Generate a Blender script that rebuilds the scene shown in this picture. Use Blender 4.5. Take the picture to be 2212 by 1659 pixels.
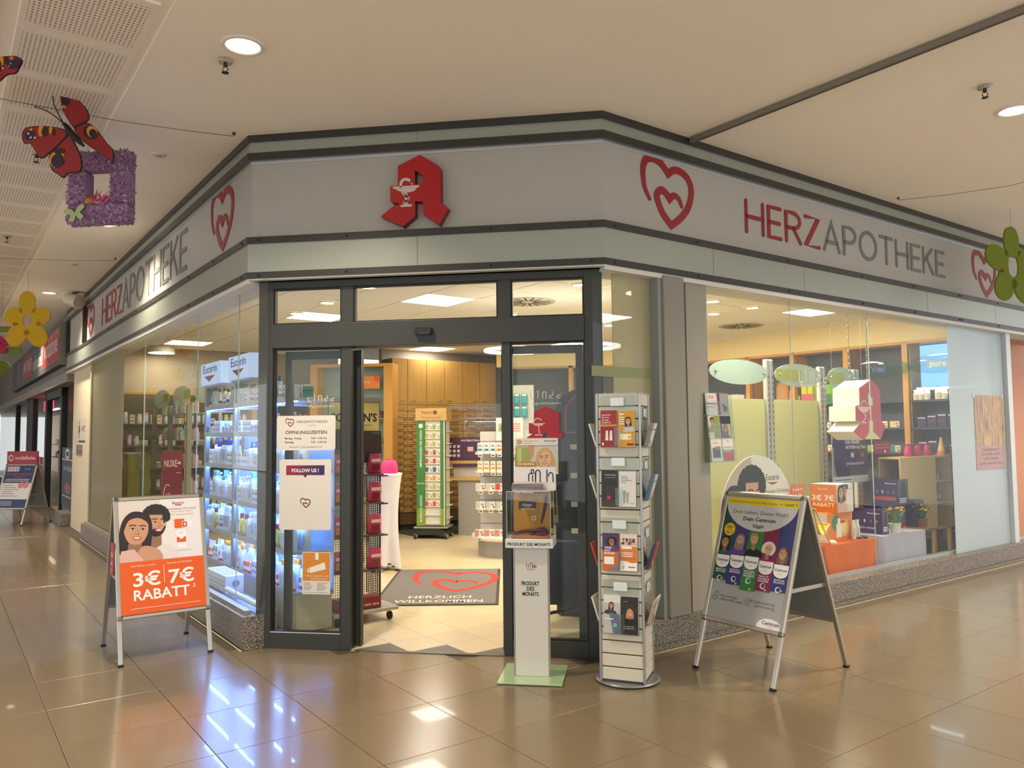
import bpy, math, random
from mathutils import Vector, Matrix
random.seed(7)
S=.5**.5
for _o in list(bpy.data.objects): bpy.data.objects.remove(_o)
sc=bpy.context.scene; COL=sc.collection
V=Vector
# ---------------------------------------------------------------- camera
FPX,YAW,PITCH,ROLL=1691.58,.1516,.0624,-.0096
CAM=V((0,0,1.6))
_f=V((-math.sin(YAW)*math.cos(PITCH),math.cos(YAW)*math.cos(PITCH),math.sin(PITCH)))
_r=V((math.cos(YAW),math.sin(YAW),0)); _u=_r.cross(_f)
_c,_s=math.cos(ROLL),math.sin(ROLL); _R=_c*_r+_s*_u; _U=-_s*_r+_c*_u
cd=bpy.data.cameras.new('camera'); co=bpy.data.objects.new('camera',cd); COL.objects.link(co)
cd.sensor_width=36; cd.lens=FPX/2212*36; cd.clip_end=200; cd.clip_start=.05
mw=Matrix((_R,_U,-_f)).transposed().to_4x4(); mw.translation=CAM; co.matrix_world=mw
sc.camera=co
# ---------------------------------------------------------------- world and view
w=bpy.data.worlds.new('mall_daylight'); sc.world=w; w.use_nodes=True
w.node_tree.nodes['Background'].inputs[0].default_value=(.95,.97,1,1)
w.node_tree.nodes['Background'].inputs[1].default_value=.62
vs=sc.view_settings; vs.view_transform='Standard'; vs.look='None'; vs.gamma=1; vs.use_curve_mapping=False; vs.exposure=1.38
sc.cycles.max_bounces=10; sc.cycles.transparent_max_bounces=24; sc.cycles.sample_clamp_indirect=6
# ---------------------------------------------------------------- coordinates
# u runs along the right shop front, v along the left one (both 45 degrees to x/y)
def P(u,v,z=0): return V(((u-v)*S,(u+v)*S,z))
def ray(x,y): return _f+_R*((x-1106)/FPX)-_U*((y-829.5)/FPX)
def hit(x,y,n,k):
    d=ray(x,y); n=V(n); return CAM+d*((k-n.dot(CAM))/n.dot(d))
def uvz(p): return V(((p.x+p.y)*S,(p.y-p.x)*S,p.z))
def onu(x,y,k): return uvz(hit(x,y,(S,S,0),k))
def onv(x,y,k): return uvz(hit(x,y,(-S,S,0),k))
def onz(x,y,k): return uvz(hit(x,y,(0,0,1),k))
def ony(x,y,k): return hit(x,y,(0,1,0),k)
def pix(p):
    d=V(p)-CAM; z=d.dot(_f); return (1106+FPX*d.dot(_R)/z, 829.5-FPX*d.dot(_U)/z, z)
def frame(o,x,z=(0,0,1)):
    x=V(x).normalized(); z=V(z).normalized(); y=z.cross(x).normalized(); x=y.cross(z)
    m=Matrix((x,y,z)).transposed().to_4x4(); m.translation=V(o); return m
def face(o,right,up=(0,0,1)):         # local x right, y up, z towards the viewer
    x=V(right).normalized(); y=V(up).normalized(); z=x.cross(y).normalized(); y=z.cross(x)
    m=Matrix((x,y,z)).transposed().to_4x4(); m.translation=V(o); return m
DU=V((S,S,0)); DV=V((-S,S,0)); I4=Matrix.Identity(4)
def at(o,deg=0):                       # upright frame, local x turned by deg from u
    a=math.radians(deg+45); return frame(o,(math.cos(a),math.sin(a),0))
# ---------------------------------------------------------------- materials
def lin(c):
    if isinstance(c,str): c=[int(c[i:i+2],16)/255 for i in (0,2,4)]
    return tuple((x/12.92 if x<=.04045 else ((x+.055)/1.055)**2.4) for x in c)
_mc={}
def K(c,rough=.5,metal=0,emit=0,noise=0,ns=30,bump=0,trans=0,coat=0,rnd=0,name=None,ec=None,spec=.5):
    key=(c,rough,metal,emit,noise,ns,bump,trans,coat,rnd,ec,spec)
    if key in _mc: return _mc[key]
    m=bpy.data.materials.new(name or ('surface_'+(c if isinstance(c,str) else 'tone'))); m.use_nodes=True
    nt=m.node_tree; b=nt.nodes['Principled BSDF']; L=nt.links.new; col=(*lin(c),1)
    b.inputs['Base Color'].default_value=col; b.inputs['Roughness'].default_value=rough
    b.inputs['Metallic'].default_value=metal; b.inputs['Coat Weight'].default_value=coat
    b.inputs['Specular IOR Level'].default_value=spec
    if trans: b.inputs['Transmission Weight'].default_value=trans
    if emit:
        b.inputs['Emission Color'].default_value=(*lin(ec or c),1); b.inputs['Emission Strength'].default_value=emit
    if noise or bump:
        tc=nt.nodes.new('ShaderNodeTexCoord'); nz=nt.nodes.new('ShaderNodeTexNoise'); nz.inputs['Scale'].default_value=ns; nz.inputs['Detail'].default_value=4
        L(tc.outputs['Object'],nz.inputs['Vector'])
        if noise:
            mx=nt.nodes.new('ShaderNodeMix'); mx.data_type='RGBA'
            mx.inputs[6].default_value=tuple(max(0,x*(1-noise)) for x in col[:3])+(1,); mx.inputs[7].default_value=tuple(min(1,x*(1+noise)) for x in col[:3])+(1,)
            L(nz.outputs['Fac'],mx.inputs[0]); src=mx.outputs[2]
            L(src,b.inputs['Base Color'])
        if bump:
            bp=nt.nodes.new('ShaderNodeBump'); bp.inputs['Strength'].default_value=bump; bp.inputs['Distance'].default_value=.01
            L(nz.outputs['Fac'],bp.inputs['Height']); L(bp.outputs[0],b.inputs['Normal'])
    if rnd:
        oi=nt.nodes.new('ShaderNodeObjectInfo'); hs=nt.nodes.new('ShaderNodeHueSaturation'); mr=nt.nodes.new('ShaderNodeMapRange')
        mr.inputs[3].default_value=1-rnd; mr.inputs[4].default_value=1+rnd; L(oi.outputs['Random'],mr.inputs[0]); L(mr.outputs[0],hs.inputs['Value'])
        if b.inputs['Base Color'].links: L(b.inputs['Base Color'].links[0].from_socket,hs.inputs['Color'])
        else: hs.inputs['Color'].default_value=col
        L(hs.outputs[0],b.inputs['Base Color'])
    _mc[key]=m; return m
def glassmat(name,tint=(.93,.96,.95),refl=1.0,rough=0.0,ior=1.45):
    m=bpy.data.materials.new(name); m.use_nodes=True; nt=m.node_tree; nt.nodes.clear(); L=nt.links.new
    o=nt.nodes.new('ShaderNodeOutputMaterial'); t=nt.nodes.new('ShaderNodeBsdfTransparent'); g=nt.nodes.new('ShaderNodeBsdfGlossy')
    fr=nt.nodes.new('ShaderNodeLayerWeight'); mx=nt.nodes.new('ShaderNodeMixShader'); pw=nt.nodes.new('ShaderNodeMath'); pw.operation='POWER'; pw.inputs[1].default_value=5; mu=nt.nodes.new('ShaderNodeMath'); mu.operation='MULTIPLY_ADD'
    t.inputs[0].default_value=(*tint,1); g.inputs['Roughness'].default_value=rough; fr.inputs[0].default_value=.5; mu.inputs[1].default_value=.9*refl; mu.inputs[2].default_value=.035*refl
    L(fr.outputs['Facing'],pw.inputs[0]); L(pw.outputs[0],mu.inputs[0]); L(mu.outputs[0],mx.inputs[0]); L(t.outputs[0],mx.inputs[1]); L(g.outputs[0],mx.inputs[2]); L(mx.outputs[0],o.inputs[0]); return m
def frostmat(name,col,clear=.1,tl=.5):
    m=bpy.data.materials.new(name); m.use_nodes=True; nt=m.node_tree; nt.nodes.clear(); L=nt.links.new
    o=nt.nodes.new('ShaderNodeOutputMaterial'); t=nt.nodes.new('ShaderNodeBsdfTransparent'); d=nt.nodes.new('ShaderNodeBsdfPrincipled'); r=nt.nodes.new('ShaderNodeBsdfTranslucent')
    a=nt.nodes.new('ShaderNodeMixShader'); b=nt.nodes.new('ShaderNodeMixShader'); c=(*lin(col),1)
    d.inputs['Base Color'].default_value=c; d.inputs['Roughness'].default_value=.25; r.inputs[0].default_value=c
    a.inputs[0].default_value=tl; b.inputs[0].default_value=clear
    L(d.outputs[0],a.inputs[1]); L(r.outputs[0],a.inputs[2]); L(a.outputs[0],b.inputs[1]); L(t.outputs[0],b.inputs[2]); L(b.outputs[0],o.inputs[0]); return m
GLASS=glassmat('shop_window_glass',(.96,.98,.97),.55)
ACRYL=glassmat('clear_acrylic',(.9,.93,.92),1.3)
# ---------------------------------------------------------------- mesh builder
class M:
    def __init__(s): s.v=[];s.f=[];s.m=[];s.mats=[];s.T=None;s.sm=[];s.clip=None
    def mi(s,mat):
        if mat not in s.mats: s.mats.append(mat)
        return s.mats.index(mat)
    def add(s,vs,fs,mat,T=None,smooth=False):
        n=len(s.v); T=T if T is not None else s.T; i=s.mi(mat)
        s.v+=[tuple(T@V(p)) if T is not None else tuple(p) for p in vs]
        for f in fs: s.f.append([n+k for k in f]); s.m.append(i); s.sm.append(smooth)
        return s
    def hexa(s,p,mat,T=None): return s.add(p,[(3,2,1,0),(4,5,6,7),(0,1,5,4),(1,2,6,5),(2,3,7,6),(3,0,4,7)],mat,T)
    def box(s,x0,x1,y0,y1,z0,z1,mat,T=None):
        return s.hexa([(x0,y0,z0),(x1,y0,z0),(x1,y1,z0),(x0,y1,z0),(x0,y0,z1),(x1,y0,z1),(x1,y1,z1),(x0,y1,z1)],mat,T)
    def bbox(s,x0,x1,y0,y1,z0,z1,mat,c=.004,T=None):   # box with chamfered edges
        X=((x0,x0+c,x1-c,x1),(y0,y0+c,y1-c,y1),(z0,z0+c,z1-c,z1)); vs=[];ix={}
        def vid(*k):
            if k not in ix: ix[k]=len(vs); vs.append((X[0][k[0]],X[1][k[1]],X[2][k[2]]))
            return ix[k]
        fs=[]
        for a in range(3):
            b,d=(a+1)%3,(a+2)%3
            for e in (0,3):
                q=[]
                for (i,j) in ((1,1),(2,1),(2,2),(1,2)):
                    k=[0,0,0];k[a]=e;k[b]=i;k[d]=j;q.append(vid(*k))
                fs.append(q if e==3 else q[::-1])
        def inner(a,e,bb,dd):
            k=[0,0,0];b,d=(a+1)%3,(a+2)%3;k[a]=e;k[b]=bb;k[d]=dd;return vid(*k)
        for a in range(3):     # edges along axis a
            b,d=(a+1)%3,(a+2)%3
            for eb in (0,3):
                for ed in (0,3):
                    ib=1 if eb==0 else 2; idd=1 if ed==0 else 2; q=[]
                    for (ia,which) in ((1,0),(2,0),(2,1),(1,1)):
                        k=[0,0,0];k[a]=ia
                        if which==0: k[b]=eb;k[d]=idd
                        else: k[b]=ib;k[d]=ed
                        q.append(vid(*k))
                    fs.append(q)
        for ex in (0,3):
            for ey in (0,3):
                for ez in (0,3):
                    i=[1 if e==0 else 2 for e in (ex,ey,ez)]
                    fs.append([vid(ex,i[1],i[2]),vid(i[0],ey,i[2]),vid(i[0],i[1],ez)])
        return s.add(vs,fs,mat,T)
    def poly(s,pts,mat,z=0,T=None):
        if s.clip: pts=clip2(pts,*s.clip)
        if len(pts)<3: return s
        return s.add([(x,y,z) for x,y in pts],[list(range(len(pts)))],mat,T)
    def rect(s,x0,x1,y0,y1,mat,z=0,T=None): return s.poly([(x0,y0),(x1,y0),(x1,y1),(x0,y1)],mat,z,T)
    def prism(s,pts,z0,z1,mat,T=None,side=None):
        n=len(pts); a=sum(pts[i][0]*pts[(i+1)%n][1]-pts[(i+1)%n][0]*pts[i][1] for i in range(n))
        if a<0: pts=pts[::-1]
        vs=[(x,y,z0) for x,y in pts]+[(x,y,z1) for x,y in pts]
        s.add(vs,[list(range(n))[::-1],[n+i for i in range(n)]],mat,T)
        return s.add(vs,[(i,(i+1)%n,n+(i+1)%n,n+i) for i in range(n)],side or mat,T)
    def frame2(s,x0,x1,y0,y1,w,z0,z1,mat,T=None):      # rectangular picture frame, w = bar width
        for a in ((x0,x1,y0,y0+w),(x0,x1,y1-w,y1),(x0,x0+w,y0+w,y1-w),(x1-w,x1,y0+w,y1-w)): s.box(a[0],a[1],a[2],a[3],z0,z1,mat,T)
        return s
    def lathe(s,prof,mat,n=16,T=None,smooth=True,cap=True):
        vs=[(r*math.cos(2*math.pi*k/n),r*math.sin(2*math.pi*k/n),z) for r,z in prof for k in range(n)]
        fs=[(i*n+k,i*n+(k+1)%n,(i+1)*n+(k+1)%n,(i+1)*n+k) for i in range(len(prof)-1) for k in range(n)]
        s.add(vs,fs,mat,T,smooth)
        if cap:
            for i,rv in ((0,True),(len(prof)-1,False)):
                if prof[i][0]>1e-5:
                    c=[(prof[i][0]*math.cos(2*math.pi*k/n),prof[i][0]*math.sin(2*math.pi*k/n),prof[i][1]) for k in range(n)]
                    s.add(c,[list(range(n))[::-1] if rv else list(range(n))],mat,T)
        return s
    def disc(s,x,y,rx,mat,z=0,ry=None,n=20,T=None,a0=0,a1=360):
        ry=rx if ry is None else ry; full=abs(a1-a0)>=360; k=n if full else n+1
        return s.poly([(x+rx*math.cos(math.radians(a0+(a1-a0)*i/n)),y+ry*math.sin(math.radians(a0+(a1-a0)*i/n))) for i in range(k)],mat,z,T)
    def tube(s,path,r,mat,n=6,T=None,cap=True,smooth=True):
        pts=[V(p) for p in path]; rs=r if isinstance(r,(list,tuple)) else [r]*len(pts); vs=[];up=V((0,0,1))
        for i,p in enumerate(pts):
            t=(pts[min(i+1,len(pts)-1)]-pts[max(i-1,0)]).normalized()
            a=t.cross(up)
            if a.length<.05: a=t.cross(V((1,0,0)))
            a.normalize(); b=t.cross(a)
            vs+=[p+(a*math.cos(2*math.pi*k/n)+b*math.sin(2*math.pi*k/n))*rs[i] for k in range(n)]
        fs=[(i*n+k,i*n+(k+1)%n,(i+1)*n+(k+1)%n,(i+1)*n+k) for i in range(len(pts)-1) for k in range(n)]
        s.add(vs,fs,mat,T,smooth)
        if cap: s.add(vs[:n],[list(range(n))],mat,T); s.add(vs[-n:],[list(range(n))[::-1]],mat,T)
        return s
    def stroke(s,paths,w,mat,z0=0,z1=None,T=None,closed=False,wf=None):   # flat or extruded round-ended strokes
        for path in paths:
            n=len(path)
            pts=path
            L=[];R=[]
            for i in range(n):
                a=pts[i-1] if (i>0 or closed) else pts[i]; b=pts[(i+1)%n] if (i<n-1 or closed) else pts[i]
                dx,dy=b[0]-a[0],b[1]-a[1]; l=math.hypot(dx,dy) or 1; ww=(wf(i/(n-1)) if wf else 1)*w/2
                k=1
                if (0<i<n-1) or closed:
                    p,q,rr=pts[i-1],pts[i],pts[(i+1)%n]
                    d1=(q[0]-p[0],q[1]-p[1]);d2=(rr[0]-q[0],rr[1]-q[1]);l1=math.hypot(*d1) or 1;l2=math.hypot(*d2) or 1
                    cs=max(-1,min(1,(d1[0]*d2[0]+d1[1]*d2[1])/l1/l2)); k=min(1.8,1/max(.3,math.sqrt((1+cs)/2)))
                nx,ny=-dy/l*ww*k,dx/l*ww*k
                L.append((pts[i][0]+nx,pts[i][1]+ny));R.append((pts[i][0]-nx,pts[i][1]-ny))
            if closed:
                for i in range(n):
                    j=(i+1)%n; q=[R[i],R[j],L[j],L[i]]
                    s.poly(q,mat,z0,T) if z1 is None else s.prism(q,z0,z1,mat,T)
                continue
            cap=[]
            for (e,o,sg) in ((n-1,n-2,1),(0,1,1)):
                dx,dy=pts[e][0]-pts[o][0],pts[e][1]-pts[o][1]; a=math.atan2(dy,dx); ww=(wf(e/(n-1)) if wf else 1)*w/2
                cap.append([(pts[e][0]+ww*math.cos(a+t),pts[e][1]+ww*math.sin(a+t)) for t in (-1.05,-.52,0,.52,1.05)])
            for i in range(n-1):
                q=[R[i],R[i+1],L[i+1],L[i]]
                s.poly(q,mat,z0,T) if z1 is None else s.prism(q,z0,z1,mat,T)
            for c,(a,b) in zip(cap,((R[-1],L[-1]),(L[0],R[0]))):
                q=[a]+c+[b]
                s.poly(q,mat,z0,T) if z1 is None else s.prism(q,z0,z1,mat,T)
        return s
    def text(s,body,x,y,size,mat,z=0,T=None,al='C',bold=0,xs=1,ext=0,res=2,fit=None):
        key=(body,bold,res,ext/size if ext else 0)
        if key not in _tc:
            c=bpy.data.curves.new('t','FONT'); c.body=body; c.size=1; c.resolution_u=res; c.offset=bold; c.extrude=key[3]/2; c.align_x='LEFT'
            o=bpy.data.objects.new('t',c); COL.objects.link(o); dg=bpy.context.evaluated_depsgraph_get()
            me=o.evaluated_get(dg).to_mesh(); vs=[tuple(v.co) for v in me.vertices]; fs=[tuple(p.vertices) for p in me.polygons]
            xs_=[p[0] for p in vs] or [0,1]; _tc[key]=(vs,fs,min(xs_),max(xs_))
            bpy.data.objects.remove(o); bpy.data.curves.remove(c)
        vs,fs,a,b=_tc[key]
        if fit: xs=fit/((b-a)*size)
        off={'C':-(a+b)/2,'L':-a,'R':-b}[al]
        return s.add([(x+(p[0]+off)*size*xs,y+p[1]*size,z+p[2]*size+ext/2) for p in vs],fs,mat,T)
    def obj(s,name,parent=None,T=None,bevel=0,smooth=False,kind=None,**props):
        me=bpy.data.meshes.new(name); me.from_pydata(s.v,[],s.f)
        for m in s.mats: me.materials.append(m)
        me.polygons.foreach_set('material_index',s.m)
        me.polygons.foreach_set('use_smooth',[smooth or x for x in s.sm])
        me.update(); s.me=me
        return inst(me,name,parent,T,bevel,kind,**props)
_tc={}
def clip2(pts,x0,x1,y0,y1):
    for ax,lim,sg in ((0,x0,1),(0,x1,-1),(1,y0,1),(1,y1,-1)):
        out=[];n=len(pts)
        for i in range(n):
            a,b=pts[i],pts[(i+1)%n]; ia=(a[ax]-lim)*sg>=0; ib=(b[ax]-lim)*sg>=0
            if ia: out.append(a)
            if ia!=ib:
                t=(lim-a[ax])/(b[ax]-a[ax]); out.append((a[0]+(b[0]-a[0])*t,a[1]+(b[1]-a[1])*t))
        pts=out
        if len(pts)<3: return []
    return pts
def inst(me,name,parent=None,T=None,bevel=0,kind=None,label=None,cat=None,group=None):
    o=bpy.data.objects.new(name,me); COL.objects.link(o)
    if parent: o.parent=parent
    if T is not None: o.matrix_local=T
    if bevel:
        b=o.modifiers.new('bevel','BEVEL'); b.width=bevel; b.segments=2; b.limit_method='ANGLE'; b.angle_limit=.6
    if kind: o['kind']=kind
    if label: o['label']=label
    if cat: o['category']=cat
    if group: o['group']=group
    return o
def thing(name,label,cat,T=None,group=None,kind=None):
    return inst(None,name,None,T,0,kind,label,cat,group)
def struct(name,label=None,T=None): return inst(None,name,None,T,0,'structure',label)
def lamp(name,typ,loc,energy,color,size=.2,T=None,parent=None,spot=None,blend=.5,sy=None,shape=None):
    l=bpy.data.lights.new(name,typ); l.energy=energy; l.color=color
    if typ=='AREA':
        l.size=size
        if sy: l.shape='RECTANGLE'; l.size_y=sy
        else: l.shape=shape or 'DISK'
    else: l.shadow_soft_size=size
    if typ=='SPOT': l.spot_size=math.radians(spot or 120); l.spot_blend=blend
    o=bpy.data.objects.new(name,l); COL.objects.link(o)
    if parent: o.parent=parent
    if T is not None: o.matrix_local=T
    else: o.location=loc
    return o
def rrect(x0,x1,y0,y1,r,n=4):
    pts=[]
    for cx,cy,a in ((x1-r,y1-r,0),(x0+r,y1-r,90),(x0+r,y0+r,180),(x1-r,y0+r,270)):
        pts+=[(cx+r*math.cos(math.radians(a+90*i/n)),cy+r*math.sin(math.radians(a+90*i/n))) for i in range(n+1)]
    return pts
def bez(p0,p1,p2,p3,n=10): return [tuple(((1-t)**3*a+3*(1-t)**2*t*b+3*(1-t)*t*t*c+t**3*d) for a,b,c,d in zip(p0,p1,p2,p3)) for t in [i/n for i in range(n+1)]]
def bchain(p,n=8):
    out=[tuple(p[0])]
    for i in range(0,len(p)-1,3): out+=bez(p[i],p[i+1],p[i+2],p[i+3],n)[1:]
    return out
def smoothpts(pts,n=4,closed=True):
    out=[];m=len(pts)
    for i in range(m if closed else m-1):
        p0,p1,p2,p3=[pts[(i+k)%m] if closed else pts[max(0,min(m-1,i+k))] for k in (-1,0,1,2)]
        for j in range(n):
            t=j/n; out.append(tuple(.5*((2*b)+(-a+c)*t+(2*a-5*b+4*c-d)*t*t+(-a+3*b-3*c+d)*t**3) for a,b,c,d in zip(p0,p1,p2,p3)))
    if not closed: out.append(pts[-1])
    return out

def ordi(n): return str(n)+('th' if 10<=n%100<=20 else {1:'st',2:'nd',3:'rd'}.get(n%10,'th'))
def cname(c):
    r,g,b=[int(c[i:i+2],16) for i in (0,2,4)]; mx,mn=max(r,g,b),min(r,g,b)
    if mx-mn<28: return 'black' if mx<60 else 'grey' if mx<170 else 'white'
    if mx==r: return ('brown' if mx<130 else 'orange') if g>b+35 and g<r*.72 else ('yellow' if g>b+35 else 'red')
    if mx==g: return 'green'
    return 'blue' if r<g+20 else 'purple'
# ================================================================ SETTING
ZC=3.917      # mall ceiling
HI=3.05       # shop ceiling
U0,V0,Y0=1.877,4.044,5.55   # outer faces of left front (u=), right front (v=), door front (y=)
def cL(t=0): u=U0+t; return (u,(Y0+t)/S-u)
def cR(t=0): v=V0+t; return ((Y0+t)/S-v,v)
VEND,UEND=16.35,13.0
def seg(side,t,k=0):           # two plan points of a shop-front line set back by t
    if side=='left': return P(U0+t,VEND),P(*cL(t))
    if side=='front': return P(*cL(t)),P(*cR(t))
    return P(*cR(t)),P(UEND,V0+t)
def band(mb,side,t0,t1,z0,z1,mat):
    a,b=seg(side,t0); c,d=seg(side,t1)
    q=[a,b,d,c]; mb.hexa([(p.x,p.y,z0) for p in q]+[(p.x,p.y,z1) for p in q],mat)
m_trim=K('3a3833',.38,.3,noise=.12,ns=3,name='dark_bronze_trim')
m_alu=K('9fa398',.36,.5,noise=.06,ns=1.5,name='brushed_aluminium_panel')
m_sign=K('a8a39a',.5,0,name='sign_panel_white')
m_plaster=K('f6ecdc',.9,noise=.03,ns=1.2,name='ceiling_plaster')
m_dark=K('3a3b37',.42,.25,name='anthracite_door_frame')
m_white=K('8b8576',.45,name='white_paint')
m_black=K('0a0a0a',.5)
def granite():
    m=K('6f675d',.4,noise=.5,ns=110,name='speckled_granite'); nt=m.node_tree; b=nt.nodes['Principled BSDF']; nz=[n for n in nt.nodes if n.type=='TEX_NOISE'][0]; nz.inputs['Detail'].default_value=2
    cr=nt.nodes.new('ShaderNodeValToRGB'); e=cr.color_ramp.elements; e[0].position=.40; e[0].color=(*lin('3b352d'),1); e[1].position=.62; e[1].color=(*lin('a79c8c'),1); m1=cr.color_ramp.elements.new(.5); m1.color=(*lin('6d645a'),1)
    nt.links.new(nz.outputs['Fac'],cr.inputs[0]); nt.links.new(cr.outputs[0],b.inputs['Base Color']); return m
m_gran=granite()
# floor -----------------------------------------------------------
fl=struct('floor','polished beige stone tile floor of the mall passage')
m_tile=K('786a52',.17,noise=.09,ns=1.6,rnd=.035,name='beige_floor_tile',coat=.15,spec=.55)
nt=m_tile.node_tree
b_=nt.nodes['Principled BSDF']; nz_=nt.nodes.new('ShaderNodeTexNoise'); nz_.inputs['Scale'].default_value=9; mr_=nt.nodes.new('ShaderNodeMapRange'); mr_.inputs[3].default_value=.17; mr_.inputs[4].default_value=.235
tc_=nt.nodes.new('ShaderNodeTexCoord'); nt.links.new(tc_.outputs['Object'],nz_.inputs['Vector']); nt.links.new(nz_.outputs['Fac'],mr_.inputs[0]); nt.links.new(mr_.outputs[0],b_.inputs['Roughness'])
nb_=nt.nodes.new('ShaderNodeTexNoise'); nb_.inputs['Scale'].default_value=5; bp_=nt.nodes.new('ShaderNodeBump'); bp_.inputs['Strength'].default_value=.02; bp_.inputs['Distance'].default_value=.02
nt.links.new(tc_.outputs['Object'],nb_.inputs['Vector']); nt.links.new(nb_.outputs['Fac'],bp_.inputs['Height']); nt.links.new(bp_.outputs[0],b_.inputs['Normal'])
m_joint=K('4c4234',.7,name='tile_joint')
q=[P(-8,-4),P(16,-4),P(16,40),P(-8,40)]
M().add([(p.x,p.y,-.006) for p in q],[(0,1,2,3)],m_joint).obj('screed',fl)
du,dv=.613,.634; tm=M().bbox(-du/2+.0016,du/2-.0016,-dv/2+.0016,dv/2-.0016,-.01,0,m_tile,.0012); tm.obj('tmp'); tme=tm.me; bpy.data.objects.remove(bpy.data.objects['tmp'])
cand=[];rest=M()
for i in range(-16,24):
    for j in range(-6,57):
        u=2.408+du*(i+.5); v=3.517+dv*(j+.5)
        if u>U0+.12 and v>V0+.12 and (u+v)*S>Y0+.3 : continue
        x,y,z=pix(P(u,v,0))
        if z>.5 and -150<x<2362 and 900<y<1850: cand.append((z,u,v))
        else: rest.add([tuple(P(u+a*du*.497,v+b*dv*.497,-.0005)) for a,b in ((-1,-1),(1,-1),(1,1),(-1,1))],[(0,1,2,3)],m_tile)
cand.sort()
for k,(z,u,v) in enumerate(cand):
    if k<290: inst(tme,'floor_tile',fl,at(P(u,v,0)))
    else: rest.add([tuple(P(u+a*du*.497,v+b*dv*.497,0)) for a,b in ((-1,-1),(1,-1),(1,1),(-1,1))],[(0,1,2,3)],m_tile)
rest.obj('far_floor_tiles',fl,kind='stuff')
# shop floor
fs_=struct('floor.001','cream square tile floor inside the shop')
m_st=K('d3c29c',.28,noise=.05,ns=6,rnd=.04,name='cream_shop_tile')
m_sj=K('7d6f58',.8)
def shopquad(z,mat,parent,name,e=.0):
    L=[P(*cL(.1)),P(*cR(.1)),P(10.6,V0+.1),P(10.6,13.9),P(U0+.1,13.9)]
    return M().add([(p.x,p.y,z) for p in L],[list(range(5))],mat).obj(name,parent)
shopquad(-.003,m_sj,fs_,'screed')
sp=.318; tm=M().bbox(-sp/2+.0015,sp/2-.0015,-sp/2+.0015,sp/2-.0015,-.01,.002,m_st,.001); tm.obj('tmp'); sme=tm.me; bpy.data.objects.remove(bpy.data.objects['tmp'])
m_dt=K('5d5852',.4,name='grey_threshold_tile')
cand=[];rest=M()
for i in range(-6,26):
    for j in range(-6,30):
        u=3.17+sp*(i+.5); v=5.18+sp*(j+.5)
        if u<U0+.2 or v<V0+.2 or u>10.5 or v>13.8 or (u+v-sp)*S<Y0+.12: continue
        x,y,z=pix(P(u,v,0)); 
        vis=(760<x<1100 and y<1420) or (1100<x<1290 and y>1200)
        cand.append((0 if vis else 1,z,u,v))
cand.sort()
for k,(n_,z,u,v) in enumerate(cand):
    if n_==0 and k<280: inst(sme,'floor_tile',fs_,at(P(u,v,0)))
    else: rest.add([tuple(P(u+a*sp*.495,v+b*sp*.495,.002)) for a,b in ((-1,-1),(1,-1),(1,1),(-1,1))],[(0,1,2,3)],m_st)
rest.obj('hidden_floor_tiles',fs_,kind='stuff')
# grey triangular cut tiles and threshold strip in the doorway
tr=M().box(-2.05,-.93,Y0+.10,Y0+.14,-.004,.006,K('6b655c',.35,.6)); tr.obj('threshold_strip',fs_)
for xm in (-1.871,-1.421,-.971):
    t=M().prism([(xm-.212,Y0+.141),(xm+.212,Y0+.141),(xm,5.903)],-.002,.0016,m_dt); t.obj('threshold_tile',fs_)
# mall ceiling ------------------------------------------------------
ce=struct('ceiling','plain beige plaster ceiling of the mall')
H=[P(.96,-4),P(16,-4),P(16,V0+.1),P(*cR(.1)),P(*cL(.1)),P(U0+.1,40),P(.96,40)]
M().add([(p.x,p.y,ZC-.002) for p in H],[list(range(len(H)))[::-1]],m_plaster).obj('plaster_field',ce)
M().add([tuple(P(u,v,ZC)) for u,v in ((-8,-4),(.962,-4),(.962,40),(-8,40))],[(3,2,1,0)],m_plaster).obj('plaster_field',ce)
def perfmat():
    m=K('eee2d2',.6,name='perforated_ceiling_panel'); nt=m.node_tree; L=nt.links.new; b=nt.nodes['Principled BSDF']
    tc=nt.nodes.new('ShaderNodeTexCoord'); sp=nt.nodes.new('ShaderNodeSeparateXYZ'); L(tc.outputs['Object'],sp.inputs[0])
    def mth(op,a,b=None,c=None):
        n=nt.nodes.new('ShaderNodeMath'); n.operation=op
        for i,x in enumerate((a,b,c)):
            if x is None: continue
            if isinstance(x,(int,float)): n.inputs[i].default_value=x
            else: L(x,n.inputs[i])
        return n.outputs[0]
    fx=mth('FRACT',mth('MULTIPLY',sp.outputs[0],1/.0235)); fy=mth('FRACT',mth('MULTIPLY',sp.outputs[1],1/.031))
    a=mth('LESS_THAN',mth('ABSOLUTE',mth('SUBTRACT',fx,.5)),.2); c=mth('LESS_THAN',mth('ABSOLUTE',mth('SUBTRACT',fy,.5)),.22)
    ix=mth('LESS_THAN',mth('ABSOLUTE',sp.outputs[0]),.27); iy=mth('LESS_THAN',mth('ABSOLUTE',sp.outputs[1]),.265)
    k=mth('MULTIPLY',mth('MULTIPLY',a,c),mth('MULTIPLY',ix,iy))
    mx=nt.nodes.new('ShaderNodeMix'); mx.data_type='RGBA'; mx.inputs[6].default_value=(*lin('eee2d2'),1); mx.inputs[7].default_value=(*lin('7a6c5c'),1); L(k,mx.inputs[0]); L(mx.outputs[2],b.inputs['Base Color']); return m
m_perf=perfmat()
tm=M().bbox(-.306,.306,-.331,.331,-.012,.03,m_perf,.004); tm.obj('tmp'); pme=tm.me; bpy.data.objects.remove(bpy.data.objects['tmp'])
for su in (.60,-.10,-.80):
    for k in range(-1,40):
        v=5.04+.668*(k+.5)
        x,y,z=pix(P(su,v,ZC))
        if z>0 and -260<x<460 and y>-260: inst(pme,'ceiling_panel',ce,at(P(su,v,ZC)))
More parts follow.
